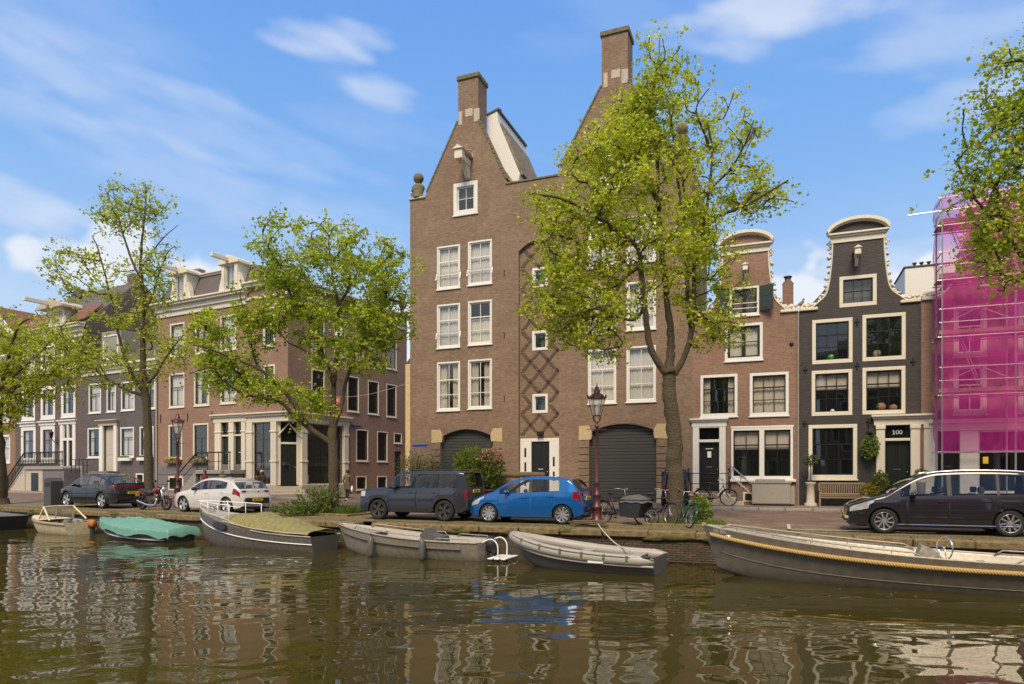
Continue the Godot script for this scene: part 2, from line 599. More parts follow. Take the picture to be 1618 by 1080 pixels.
func pave(pr: Node3D, _a: Vector3, _b: int) -> void:
	var top := 0.10
	# right block, from the side street corner to beyond the frame; facade at t = 11.95
	var runs := [[true, -26.0, 15.6, 9.75, 12.1], [false, 12.0, 46.0, 11.3, 13.95]]
	for q in runs:
		var st := begin()
		var n := 40
		for k in n:
			var s0 := lerpf(q[1], q[2], float(k) / n)
			var s1 := lerpf(q[1], q[2], float(k + 1) / n)
			var P := func(s: float, t: float) -> Vector3: return on_right(s, t, top) if q[0] else on_left(s, t, top)
			var pts: Array = [P.call(s0, q[3] + 0.16), P.call(s1, q[3] + 0.16), P.call(s1, q[4]), P.call(s0, q[4])]
			var uvs := [flat(-s0, -q[3]), flat(-s1, -q[3]), flat(-s1, -q[4]), flat(-s0, -q[4])]
			for i in [0, 1, 2, 0, 2, 3]:
				st.set_uv(uvs[i])
				st.add_vertex(pts[i])
		part(pr, "paving", st, M.pavement_brick)
		var kerb := begin()
		cbx(kerb, vec(-0.49, -0.1, -0.08), vec(0.49, 0.105, 0.08), 0.015)
		var km := done(kerb)
		var s: float = q[1] + 0.5
		while s < q[2]:
			var at: Vector3 = on_right(s, q[3] + 0.08) if q[0] else on_left(s, q[3] + 0.08)
			inst(pr, "kerb_stone", km, M.grey_stone, Transform3D(Basis(Vector3.UP, TURN_R if q[0] else TURN_L).rotated(Vector3.RIGHT, rng.randf_range(-0.01, 0.01)), at + vec(0, rng.randf_range(-0.008, 0.006), 0)))
			s += 1.0

func build_quay() -> void:
	var q := structure("quay_wall")
	# brickwork below the coping; set back, with the bank behind it
	var st := begin()
	var row := func(t: float, y: float) -> Array:
		var a: Array = []
		for p in [PR + NR * t - DR * 60.0, mitre(t), PB + NL * t + DL * 75.0]:
			a.append(vec(p.x, y, -p.y))
		return a
	sheet(st, [row.call(0.10, -2.0), row.call(0.10, -0.3), row.call(0.06, -0.16)])
	part(q, "brickwork", st, M.quay_brick)
	# timber rubbing beam at the waterline and the coping, stone by stone
	var variants: Array = []
	for k in 4:
		var cs := begin()
		cbx(cs, vec(-0.645 + 0.01 * k, -0.2, -0.26), vec(0.645, 0.015, 0.26), 0.035)
		variants.append(done(cs))
	for right in [true, false]:
		var s := -26.0 if right else 0.75
		var e := 10.0 if right else 34.0
		while s < e:
			var at := (on_right(s, 0.24) if right else on_left(s, 0.24))
			var turn := TURN_R if right else TURN_L
			var o := inst(q, "coping_stone", variants[rng.randi() % 4], M.quay_stone, Transform3D(Basis(Vector3.UP, turn + rng.randf_range(-0.006, 0.006)).rotated(vec(cos(turn), 0, -sin(turn)), rng.randf_range(-0.012, 0.012)), at + vec(0, rng.randf_range(-0.015, 0.012), 0)))
			o.position.y -= 0.004
			s += 1.3
	# single facing bricks where the wall shows between the boats
	var fb := begin()
	cbx(fb, vec(-0.103, -0.026, -0.05), vec(0.103, 0.026, 0.02), 0.006)
	var fm := done(fb)
	var count := 0
	for course in 9:
		for k in 17:
			var s := -1.35 + k * 0.222 + (0.111 if course % 2 else 0.0)
			var at := on_right(s, 0.10)
			at.y = -0.82 + course * 0.063
			inst(q, "brick", fm, M["wall_brick_%d" % (rng.randi() % 4)], Transform3D(Basis(Vector3.UP, TURN_R), at + vec(-0.365, 0, 0.931) * rng.randf_range(0.0, 0.012)))
			count += 1
	# moss hanging over the edge in clumps
	var ms := begin(true)
	for k in 46:
		var right := k % 2 == 0
		var at := on_right(rng.randf_range(-22, 9), 0.02) if right else on_left(rng.randf_range(1, 26), 0.02)
		at.y = rng.randf_range(-0.2, -0.05)
		var wd := rng.randf_range(0.2, 0.7)
		blob(ms, at, vec(wd, 0.10, 0.05), Basis(Vector3.UP, TURN_R if right else TURN_L), 8, 0.35)
	var mo := part(q, "moss_growth", ms, M.moss)
	mo.set_meta("kind", "stuff")

# a lumpy closed form
func blob(st: SurfaceTool, at: Vector3, r: Vector3, b: Basis, sides := 8, rough := 0.2) -> void:
	var rows: Array = []
	var n := maxi(4, sides / 2 + 1)
	for i in n + 1:
		var row: Array = []
		var th := PI * i / n
		for k in sides:
			var ph := TAU * k / sides
			var j := 1.0 + (rng.randf_range(-rough, rough) if i > 0 and i < n else 0.0)
			row.append(at + b * (vec(sin(th) * cos(ph), cos(th), sin(th) * sin(ph)) * r * j))
		rows.append(row)
	sheet(st, rows, true)

func build_water() -> void:
	var st := begin()
	var y := WATER
	quad(st, vec(-120, y, -80), vec(80, y, -80), vec(80, y, -2.2), vec(-120, y, -2.2))
	var w := part(self, "water", st, M.water)
	w.set_meta("kind", "structure")
	st = begin()
	quad(st, vec(-120, y - 1.2, -80), vec(80, y - 1.2, -80), vec(80, y - 1.2, -2.2), vec(-120, y - 1.2, -2.2))
	var b := part(self, "canal_bed", st, M.quay_brick)
	b.set_meta("kind", "structure")

func water_height_image(size: int) -> Image:
	# wind ripples: many short crested waves that fit the tile, stretched along the canal
	var im := Image.create(size, size, false, Image.FORMAT_L8)
	var r := RandomNumberGenerator.new()
	r.seed = 77
	var waves: Array = []
	for k in 34:
		var fy := r.randi_range(3, 30)
		var fx := int(round(r.randfn(0.0, 0.42) * fy + 0.15 * fy))
		waves.append([fx * TAU, fy * TAU, r.randf() * TAU, 1.0 / pow(sqrt(fx * fx + fy * fy), 1.35)])
	var chop: Array = []
	for k in 10:
		var fy := r.randi_range(34, 62)
		chop.append([int(r.randfn(0.1, 0.4) * fy) * TAU, fy * TAU, r.randf() * TAU])
	var n := FastNoiseLite.new()
	n.seed = 4
	n.frequency = 0.012
	var gust := n.get_seamless_image(size, size)
	var total := 0.0
	for w in waves:
		total += w[3]
	var data := PackedByteArray()
	data.resize(size * size)
	for j in size:
		for i in size:
			var u := float(i) / size
			var v := float(j) / size
			var h := 0.0
			for w in waves:
				h += w[3] * sin(w[0] * u + w[1] * v + w[2])
			var g := gust.get_pixel(i, j).r
			if g > 0.45:
				for w in chop:
					h += 0.02 * (g - 0.45) * sin(w[0] * u + w[1] * v + w[2])
			data[j * size + i] = clampi(int(127.5 + 255.0 * h / total * 0.9 * (0.35 + 1.1 * g)), 0, 255)
	return Image.create_from_data(size, size, false, Image.FORMAT_L8, data)

func more_materials() -> void:
	var wt := mat("water", Color(0.044, 0.037, 0.007), 0.02)
	wt.metallic_specular = 0.36
	var im := water_height_image(448)
	wt.uv1_triplanar = true
	wt.uv1_world_triplanar = true
	wt.uv1_scale = Vector3.ONE / 13.0
	wt.heightmap_enabled = true
	wt.heightmap_texture = ImageTexture.create_from_image(im)
	wt.heightmap_scale = 3.4
	for k in 4:
		grain(mat("wall_brick_%d" % k, [Color(0.10, 0.062, 0.04), Color(0.13, 0.085, 0.055), Color(0.075, 0.06, 0.042), Color(0.09, 0.08, 0.045)][k], 0.9), M.fine, 2.0)
	mat("road_paint", Color(0.42, 0.40, 0.34), 0.8)
	var paint := func(key: String, c: Color, metal := 0.0) -> void:
		var m := mat(key, c, 0.32, metal)
		m.clearcoat_enabled = true
		m.clearcoat = 1.0
		m.clearcoat_roughness = 0.03
		m.metallic_specular = 0.25
	paint.call("car_black", Color(0.012, 0.012, 0.014))
	paint.call("car_plum_black", Color(0.017, 0.014, 0.018))
	paint.call("car_white", Color(0.60, 0.58, 0.55), 0.15)
	paint.call("car_slate", Color(0.034, 0.038, 0.055), 0.25)
	paint.call("car_blue", Color(0.007, 0.105, 0.34), 0.3)
	paint.call("bike_red", Color(0.16, 0.012, 0.02))
	mat("black_plastic", Color(0.022, 0.022, 0.023), 0.55)
	mat("grey_plastic", Color(0.06, 0.06, 0.062), 0.5)
	grain(mat("tyre", Color(0.017, 0.017, 0.017), 0.85), M.fine, 3.0)
	mat("alloy", Color(0.62, 0.61, 0.60), 0.3, 0.85)
	mat("dark_alloy", Color(0.09, 0.085, 0.08), 0.35, 0.7)
	mat("chrome", Color(0.75, 0.75, 0.75), 0.12, 1.0)
	mat("lamp_lens", Color(0.55, 0.55, 0.53), 0.08, 0.4)
	mat("tail_lens", Color(0.22, 0.008, 0.012), 0.1)
	mat("amber_lens", Color(0.55, 0.18, 0.02), 0.15)
	mat("plate_yellow", Color(0.72, 0.46, 0.03), 0.45)
	mat("plate_ink", Color(0.02, 0.02, 0.02), 0.6)
	mat("car_interior", Color(0.035, 0.034, 0.034), 0.85)
	grain(mat("aluminium", Color(0.43, 0.395, 0.34), 0.4, 0.2), noise_tex(0.03, Color(0.72, 0.69, 0.62), Color(1, 1, 1), 61, 5, 256, 1.7), 0.8)
	grain(mat("hull_grey", Color(0.21, 0.19, 0.165), 0.45, 0.1), noise_tex(0.02, Color(0.74, 0.7, 0.62), Color(1, 1, 1), 62, 5, 256, 1.7), 0.6)
	grain(mat("hull_slate", Color(0.17, 0.16, 0.152), 0.5), noise_tex(0.025, Color(0.66, 0.63, 0.55), Color(1, 1, 1), 63, 5, 256, 1.8), 0.8)
	grain(mat("dinghy_grey", Color(0.40, 0.37, 0.325), 0.5), M.fine, 1.0)
	grain(mat("dinghy_dark", Color(0.155, 0.145, 0.13), 0.6), M.fine, 1.0)
	grain(mat("deck_grey", Color(0.42, 0.39, 0.35), 0.7), M.fine, 1.3)
	grain(mat("cream_hull", Color(0.74, 0.65, 0.45), 0.5), noise_tex(0.02, Color(0.84, 0.78, 0.62), Color(1, 1, 1), 64, 5, 256, 1.8), 0.9)
	grain(mat("green_tarp", Color(0.15, 0.34, 0.27), 0.4), noise_tex(0.02, Color(0.78, 0.84, 0.8), Color(1, 1, 1), 65, 4, 256, 1.6), 0.7)
	grain(mat("mossy_canvas", Color(0.26, 0.23, 0.12), 0.9), noise_tex(0.03, Color(0.66, 0.68, 0.38), Color(1, 0.97, 0.9), 66, 5, 256, 1.9), 0.9)
	grain(mat("green_slime", Color(0.20, 0.19, 0.06), 0.8), M.fine, 1.5)
	grain(mat("rope_tan", Color(0.50, 0.34, 0.13), 0.9), M.fine, 3.0)
	grain(mat("rope_white", Color(0.6, 0.57, 0.5), 0.9), M.fine, 3.0)
	mat("fender_grey", Color(0.10, 0.095, 0.09), 0.5)
	grain(mat("outboard_orange", Color(0.45, 0.15, 0.03), 0.6), M.fine, 2.0)
	grain(mat("bench_wood", Color(0.30, 0.23, 0.15), 0.85), noise_tex(0.05, Color(0.66, 0.62, 0.56), Color(1, 1, 1), 67, 4, 256, 1.7), 1.6)
	grain(mat("old_wood", Color(0.16, 0.12, 0.07), 0.9), noise_tex(0.05, Color(0.5, 0.48, 0.4), Color(1, 1, 1), 68, 4, 256, 1.7), 1.6)
	grain(mat("cabinet_beige", Color(0.33, 0.30, 0.25), 0.6), M.fine, 0.9)
	grain(mat("terracotta", Color(0.35, 0.16, 0.09), 0.85), M.fine, 1.5)
	grain(mat("soil", Color(0.09, 0.07, 0.045), 0.95), M.fine, 1.5)
	mat("sign_blue", Color(0.02, 0.03, 0.18), 0.4)
	mat("sign_white", Color(0.8, 0.8, 0.8), 0.5)
	mat("gold_letters", Color(0.62, 0.55, 0.36), 0.4)
	var net := mat("pink_net", Color(0.62, 0.02, 0.32, 1), 0.8)
	net.albedo_color = Color(0.76, 0.14, 0.56, 0.47)
	net.transparency = BaseMaterial3D.TRANSPARENCY_ALPHA
	net.backlight_enabled = true
	net.backlight = Color(0.6, 0.2, 0.5)
	mat("scaffold_tube", Color(0.45, 0.45, 0.46), 0.35, 0.7)
	grain(mat("plank", Color(0.34, 0.26, 0.17), 0.9), M.fine, 1.3)
	mat("skin", Color(0.48, 0.27, 0.19), 0.6)
	mat("lamp_glass", Color(0.75, 0.72, 0.64), 0.3)
	M.lamp_glass.albedo_color = Color(0.85, 0.82, 0.75, 0.35)
	M.lamp_glass.transparency = BaseMaterial3D.TRANSPARENCY_ALPHA
	M.lamp_glass.roughness = 0.2
	grain(mat("shutter_green", Color(0.035, 0.05, 0.042), 0.5), M.fine, 1.0)
	mat("black_gloss", Color(0.008, 0.009, 0.009), 0.04)
	mat("lamp_green", Color(0.06, 0.30, 0.05), 0.2)
	grain(mat("flower_yellow", Color(0.45, 0.30, 0.03), 0.8), M.fine, 4.0)
	grain(mat("leaf_mass", Color(0.09, 0.12, 0.03), 0.8), M.fine, 4.0)
	var bg: StandardMaterial3D = M.bike_red.duplicate()
	bg.albedo_color = Color(0.01, 0.09, 0.06).linear_to_srgb()
	M.bike_green = bg
	mat("lantern_rose", Color(0.40, 0.12, 0.10), 0.5)

# ---------------------------------------------------------------- houses

func at_right(u: float, z := 0.0) -> Vector3:
	# u metres along the facade line of the right-hand block, z towards the canal
	return vec(5.13 + 0.931 * u - 0.365 * z, 0, -31.5 + 0.365 * u + 0.931 * z)

# a wall with openings: outline and holes are (x, y) outlines in the wall's plane, front at z = 0
func facade(root: Node3D, called: String, outline: PackedVector2Array, holes: Array, m: Material, depth := 0.3, reveal := 0.2, xf := Transform3D()) -> MeshInstance3D:
	var st := begin()
	var xs: Array = []
	var ys: Array = []
	var lo := outline[0]
	var hi := outline[0]
	for p in outline:
		lo = lo.min(p)
		hi = hi.max(p)
	xs.append(lo.x)
	xs.append(hi.x)
	ys.append(lo.y)
	ys.append(hi.y)
	var bounds: Array = []
	for h in holes:
		var a: Vector2 = h[0]
		var b: Vector2 = h[0]
		for p in h:
			a = a.min(p)
			b = b.max(p)
		bounds.append([a, b])
		xs.append_array([a.x, b.x])
		ys.append_array([a.y, b.y])
	xs.sort()
	ys.sort()
	for i in xs.size() - 1:
		if xs[i + 1] - xs[i] < 1e-4:
			continue
		for j in ys.size() - 1:
			if ys[j + 1] - ys[j] < 1e-4:
				continue
			var cell := rect(xs[i], ys[j], xs[i + 1], ys[j + 1])
			var mid := flat((xs[i] + xs[i + 1]) * 0.5, (ys[j] + ys[j + 1]) * 0.5)
			var pieces := Geometry2D.intersect_polygons(cell, outline)
			for k in holes.size():
				if mid.x > bounds[k][0].x and mid.x < bounds[k][1].x and mid.y > bounds[k][0].y and mid.y < bounds[k][1].y:
					var left: Array = []
					for p in pieces:
						left.append_array(Geometry2D.clip_polygons(p, holes[k]))
					pieces.assign(left)
			for p in pieces:
				var idx := Geometry2D.triangulate_polygon(p)
				for q in range(0, idx.size(), 3):
					var a: Vector2 = p[idx[q]]
					var b: Vector2 = p[idx[q + 1]]
					var c: Vector2 = p[idx[q + 2]]
					if (b - a).cross(c - a) > 0:
						var t := b
						b = c
						c = t
					tri(st, xf * vec(a.x, a.y, 0), xf * vec(b.x, b.y, 0), xf * vec(c.x, c.y, 0))
					tri(st, xf * vec(a.x, a.y, -depth), xf * vec(c.x, c.y, -depth), xf * vec(b.x, b.y, -depth))
	for pass_no in 2:
		for h in ([outline] if pass_no == 0 else holes):
			var d := depth if pass_no == 0 else depth
			for i in h.size():
				var a: Vector2 = h[i]
				var b: Vector2 = h[(i + 1) % h.size()]
				quad(st, xf * vec(a.x, a.y, 0), xf * vec(b.x, b.y, 0), xf * vec(b.x, b.y, -d), xf * vec(a.x, a.y, -d))
	return part(root, called, st, m)

func arch_poly(x0: float, y0: float, x1: float, spring: float, top: float, n := 12) -> PackedVector2Array:
	var p := PackedVector2Array([flat(x0, y0), flat(x1, y0)])
	for k in n + 1:
		var q := 1.0 - 2.0 * k / n
		p.append(flat((x0 + x1) * 0.5 + (x1 - x0) * 0.5 * q, spring + (top - spring) * (1.0 - q * q)))
	return p

# a window in an opening: outer frame, sash with bars, one pane for each light, and what hangs behind
func window(root: Node3D, r: Array, o: Dictionary, xf := Transform3D()) -> MeshInstance3D:
	var w: float = r[2] - r[0]
	var h: float = r[3] - r[1]
	var ow: float = o.get("ow", 0.1)
	var sw: float = o.get("sw", 0.05)
	var rows: Array = o.get("rows", [0.34, 0.33, 0.33])
	var cols: int = o.get("cols", 2)
	var topcols: int = o.get("topcols", cols)
	var mw: float = o.get("mw", 0.03)
	var rail: float = o.get("rail", 0.055)
	var proud: float = o.get("proud", 0.02)
	var key := "%.2f %.2f %s" % [w, h, o.hash()]
	var cells: Array = []
	var x0 := ow + sw
	var x1 := w - ow - sw
	var top := h - ow - sw
	var inner := h - 2 * ow - 2 * sw
	var at := top
	for k in rows.size():
		var n := topcols if k == 0 else cols
		var bottom: float = at - inner * rows[k]
		for c in n:
			cells.append([lerpf(x0, x1, float(c) / n), bottom, lerpf(x0, x1, float(c + 1) / n), at])
		at = bottom
	if not meshes.has(key):
		var st := begin()
		for b in [[0, 0, w, ow * 1.15], [0, h - ow, w, h], [0, ow * 1.15, ow, h - ow], [w - ow, ow * 1.15, w, h - ow]]:
			cbx(st, vec(b[0], b[1], -0.12), vec(b[2], b[3], proud), 0.008)
		var s2 := begin()
		for b in [[ow, ow, w - ow, ow + sw], [ow, top, w - ow, top + sw], [ow, ow + sw, ow + sw, top], [w - ow - sw, ow + sw, w - ow, top]]:
			bx(s2, vec(b[0], b[1], -0.11), vec(b[2], b[3], -0.045))
		at = top
		for k in rows.size():
			var n := topcols if k == 0 else cols
			var bottom: float = at - inner * rows[k]
			for c in range(1, n):
				var x := lerpf(x0, x1, float(c) / n)
				bx(s2, vec(x - mw * 0.5, bottom, -0.098), vec(x + mw * 0.5, at, -0.055))
			if k < rows.size() - 1:
				var t := (rail if k == o.get("railrow", 0) else mw) * 0.5
				bx(s2, vec(x0, bottom - t, -0.104), vec(x1, bottom + t, -0.05))
			at = bottom
		var ps: Array = []
		for c in cells:
			var q := BoxMesh.new()
			q.size = vec(c[2] - c[0], c[3] - c[1], 0.012)
			ps.append(q)
		meshes[key] = [done(st), done(s2), ps]
	var ms: Array = meshes[key]
	var place := xf * Transform3D(Basis(), vec(r[0], r[1], 0))
	var f := inst(root, "window", ms[0], o.get("outer", M.white_paint), place)
	inst(f, "sash", ms[1], o.get("sash", M.white_paint))
	for k in cells.size():
		var c: Array = cells[k]
		inst(f, "pane", ms[2][k], M.glass, Transform3D(Basis.from_euler(vec(rng.randf_range(-0.007, 0.007), rng.randf_range(-0.006, 0.006), 0)), vec((c[0] + c[2]) * 0.5, (c[1] + c[3]) * 0.5, -0.078)))
	if o.get("sill", true):
		var ss := begin()
		cbx(ss, vec(-0.04, -0.065, -0.02), vec(w + 0.04, 0.0, 0.07), 0.01)
		part(f, "sill", ss, o.get("outer", M.white_paint))
	var hang: String = o.get("hang", "")
	if hang != "":
		var cm: Material = o.get("hang_mat", M.net_curtain)
		var spans: Array = {"full": [[x0 - 0.03, x1 + 0.03, 0.0, 1.0]], "drapes": [[x0 - 0.03, x0 + inner * 0.16, 0.0, 1.0], [x1 - inner * 0.16, x1 + 0.03, 0.0, 1.0]], "half": [[x0 - 0.03, x1 + 0.03, 0.0, 0.62]], "blind": [[x0 - 0.03, x1 + 0.03, 0.62, 1.0]], "left": [[x0 - 0.03, lerpf(x0, x1, 0.5), 0.0, 1.0]]}[hang]
		for s in spans:
			var cs := begin(true)
			var n := 30
			var rowa: Array = []
			var rowb: Array = []
			for k in n + 1:
				var x := lerpf(s[0], s[1], float(k) / n)
				var z := -0.2 + (0.0 if hang == "blind" else 0.022 * sin(x * 52.0 + r[0]) + 0.012 * sin(x * 23.0))
				rowa.append(vec(x, ow + inner * s[2], z))
				rowb.append(vec(x, top - inner * (1.0 - s[3]), z))
			sheet(cs, [rowa, rowb])
			part(f, "curtain" if hang != "blind" else "blind", cs, cm)
	return f

# party walls, floors and back of a house, so that its rooms are dark and real
func shell(root: Node3D, x0: float, x1: float, depth: float, height: float, floors: Array, m: Material, left := true, right := true) -> void:
	var st := begin()
	if left:
		bx(st, vec(x0, -0.5, -depth), vec(x0 + 0.2, height, -0.31))
	if right:
		bx(st, vec(x1 - 0.2, -0.5, -depth), vec(x1, height, -0.31))
	bx(st, vec(x0, -0.5, -depth - 0.2), vec(x1, height, -depth))
	part(root, "party_wall", st, m)
	for f in floors:
		st = begin()
		bx(st, vec(x0 + 0.21, f, -depth + 0.01), vec(x1 - 0.21, f + 0.2, -0.32))
		part(root, "floor", st, M.interior)
	st = begin()
	bx(st, vec(x0 + 0.21, -0.4, -4.2), vec(x1 - 0.21, height - 0.1, -4.1))
	bx(st, vec((x0 + x1) * 0.5 - 0.1, -0.4, -4.09), vec((x0 + x1) * 0.5 + 0.1, height - 0.1, -0.45))
	part(root, "room_wall", st, M.interior)

func boxpart(root: Node, called: String, a: Vector3, b: Vector3, m: Material, e := 0.012) -> MeshInstance3D:
	var st := begin()
	cbx(st, a, b, e)
	return part(root, called, st, m)

# a moulding of several projecting steps: rows of [y0, y1, projection]
func moulding(root: Node, called: String, x0: float, x1: float, steps: Array, m: Material, xf := Transform3D()) -> MeshInstance3D:
	var st := begin()
	for s in steps:
		cbx(st, vec(x0 - s[2] * 0.6, s[0], -0.02), vec(x1 + s[2] * 0.6, s[1], s[2]), 0.012, xf)
	return part(root, called, st, m)

func door(root: Node, x0: float, y0: float, x1: float, y1: float, z: float, m: Material, xf := Transform3D()) -> MeshInstance3D:
	var st := begin()
	var w := x1 - x0
	bx(st, vec(x0, y0, z - 0.05), vec(x1, y1, z), xf)
	for c in 2:
		for q in [[0.06, 0.30], [0.36, 0.94]]:
			var a := x0 + w * (0.10 + 0.42 * c)
			cbx(st, vec(a, y0 + (y1 - y0) * q[0], z - 0.01), vec(a + w * 0.36, y0 + (y1 - y0) * q[1], z + 0.018), 0.014, xf)
	var d := part(root, "door", st, m)
	var hs := begin(true)
	blob(hs, xf * vec(x0 + w * 0.9, y0 + (y1 - y0) * 0.46, z + 0.05), vec(0.03, 0.03, 0.03), Basis(), 8, 0.0)
	part(d, "door_knob", hs, M.chrome)
	var ls := begin()
	bx(ls, vec(x0 + w * 0.36, y0 + (y1 - y0) * 0.5, z + 0.018), vec(x0 + w * 0.64, y0 + (y1 - y0) * 0.5 + 0.05, z + 0.028), xf)
	part(d, "letter_slot", ls, M.chrome)
	return d

func build_houses() -> void:
	warehouse()
	brown_house()
	black_house()
	scaffold_house()
	corner_house()
	grey_house()
	plum_house()
	far_houses()

func warehouse() -> void:
	var h := thing("warehouse", "tall brown brick warehouse with twin pointed gables and grey garage doors", "building", at_right(-11.215), TURN_R)
	var outline := PackedVector2Array([flat(0, -0.3), flat(14.29, -0.3), flat(14.29, 15.9), flat(13.55, 16.05), flat(13.4, 16.3), flat(11.42, 19.75), flat(11.42, 22.0), flat(10.2, 22.0), flat(10.2, 19.75), flat(8.2, 16.3), flat(8.05, 15.85), flat(5.5, 15.85), flat(5.38, 16.14), flat(3.88, 19.35), flat(3.88, 21.5), flat(2.78, 21.5), flat(2.78, 19.5), flat(0.98, 16.14), flat(0.85, 15.86), flat(0, 15.86)])
	var W := [[1.58, 11.06, 2.89, 13.25], [3.33, 11.1, 4.64, 13.3], [1.58, 8.06, 2.89, 10.28], [3.33, 8.1, 4.64, 10.3], [1.58, 4.86, 2.89, 7.34], [3.33, 4.9, 4.64, 7.36], [9.54, 4.92, 10.89, 7.44], [11.36, 4.93, 12.71, 7.47], [9.54, 8.18, 10.89, 10.38], [11.36, 8.22, 12.71, 10.42], [9.54, 11.27, 10.89, 13.42], [11.36, 11.3, 12.71, 13.45]]
	var G := [[2.53, 14.71, 3.87, 16.32], [10.12, 14.9, 11.5, 16.5]]
	var holes: Array = []
	for r in W + G:
		holes.append(rect(r[0], r[1], r[2], r[3]))
	holes.append(arch_poly(1.77, 0.32, 4.69, 3.48, 3.88))
	holes.append(arch_poly(9.60, 0.32, 12.73, 3.57, 3.94))
	holes.append(arch_poly(6.05, 0.32, 8.12, 12.5, 12.96))
	var oc := PackedVector2Array()
	for k in 20:
		oc.append(flat(3.31 + 0.28 * cos(TAU * k / 20), 17.6 + 0.32 * sin(TAU * k / 20)))
	holes.append(oc)
	facade(h, "wall", outline, holes, M.warehouse_brick)
	shell(h, 0, 14.29, 6.6, 15.8, [4.15, 7.6, 10.7, 13.9], M.warehouse_brick)
	var hang := ["full", "full", "full", "half", "drapes", "drapes", "full", "full", "half", "full", "full", "full"]
	for k in W.size():
		var win := window(h, W[k], {"ow": 0.085, "sw": 0.055, "rows": [0.35, 0.345, 0.305], "hang": hang[k], "hang_mat": M.curtain if k in [4, 5] else (M.net_curtain if k % 3 else M.blind)})
		if k in [0, 1, 2]:
			var st := begin()
			for y in [0.46, 0.62, 0.78]:
				bar(st, vec(-0.02, y, 0.1), vec(1.33, y, 0.1), 0.012)
			bar(st, vec(-0.02, 0.46, 0.1), vec(-0.02, 0.78, 0.0), 0.012)
			bar(st, vec(1.33, 0.46, 0.1), vec(1.33, 0.78, 0.0), 0.012)
			part(win, "guard_rail", st, M.scaffold_tube)
	for r in G:
		window(h, r, {"ow": 0.2, "sw": 0.06, "rows": [0.5, 0.5], "rail": 0.03, "proud": 0.05})
	# round window
	var st := begin(true)
	var ring: Array = []
	for k in 21:
		ring.append(vec(3.31 + 0.25 * cos(TAU * k / 20), 17.6 + 0.29 * sin(TAU * k / 20), -0.08))
	tube(st, ring, 0.045, 8, false)
	var ow := part(h, "round_window", st, M.pale_stone)
	st = begin()
	var disc := PackedVector2Array()
	for p in ring.slice(0, 20):
		disc.append(flat(p.x, p.y))
	slab(st, disc, -0.1, -0.096)
	part(ow, "pane", st, M.glass)
	# recessed bay between the two halves, its diamond pattern and the door
	var small := [[6.70, 10.69, 7.50, 11.64], [6.70, 7.63, 7.50, 8.58], [6.71, 4.58, 7.50, 5.51]]
	var rh: Array = [rect(6.64, 0.32, 7.60, 3.2)]
	for r in small:
		rh.append(rect(r[0], r[1], r[2], r[3]))
	var back := Transform3D(Basis(), vec(0, 0, -0.17))
	facade(h, "recessed_wall", rect(5.95, 0.0, 8.22, 13.1), rh, M.warehouse_brick, 0.12, 0.1, back)
	for r in small:
		window(h, r, {"ow": 0.12, "sw": 0.03, "rows": [1.0], "cols": 1, "sill": false, "proud": 0.03}, back)
	st = begin()
	var course := 0
	var y := 3.5
	while y < 12.6:
		for fam in 2:
			for k in range(-14, 18):
				var u := 6.05 + k * 0.92 + (1.0 if fam == 0 else -1.0) * (y - 3.5) * 0.9
				u = snappedf(u, 0.055)
				if u < 6.07 or u > 7.94:
					continue
				var skip := false
				for r in small:
					skip = skip or (u + 0.17 > r[0] - 0.02 and u < r[2] + 0.02 and y > r[1] - 0.08 and y < r[3] + 0.02)
				if not skip:
					bx(st, vec(u, y, -0.171), vec(minf(u + 0.2, 8.1), y + 0.05, -0.145))
		y += 0.065
		course += 1
	var dp := part(h, "diamond_brickwork", st, M.dark_pattern_brick)
	dp.set_meta("kind", "stuff")
	st = begin()
	var zf := -0.14
	for b in [[6.08, 0.32, 6.66, 3.2], [7.58, 0.32, 8.09, 3.2], [6.08, 3.2, 8.09, 3.36]]:
		cbx(st, vec(b[0], b[1], -0.2), vec(b[2], b[3], zf), 0.012)
	var sur := part(h, "door_surround", st, M.white_paint)
	for q in [[6.30, 2.45], [6.30, 1.75], [6.30, 1.05], [7.76, 2.0], [7.76, 1.3]]:
		var sl := begin()
		bx(sl, vec(q[0], q[1], zf - 0.01), vec(q[0] + 0.10, q[1] + 0.45, zf + 0.004))
		part(sur, "slot_window", sl, M.black_paint)
	door(h, 6.66, 0.5, 7.58, 3.18, -0.22, M.black_paint)
	st = begin()
	cbx(st, vec(6.1, 0.2, -0.1), vec(8.1, 0.48, 0.55), 0.02)
	part(h, "door_step", st, M.grey_stone)
	st = begin()
	bx(st, vec(7.0, 3.55, -0.17), vec(7.3, 3.68, 0.02))
	blob(st, vec(7.08, 3.55, 0.05), vec(0.07, 0.06, 0.07), Basis(), 8, 0.0)
	blob(st, vec(7.24, 3.55, 0.05), vec(0.07, 0.06, 0.07), Basis(), 8, 0.0)
	part(h, "door_lamp", st, M.black_paint)
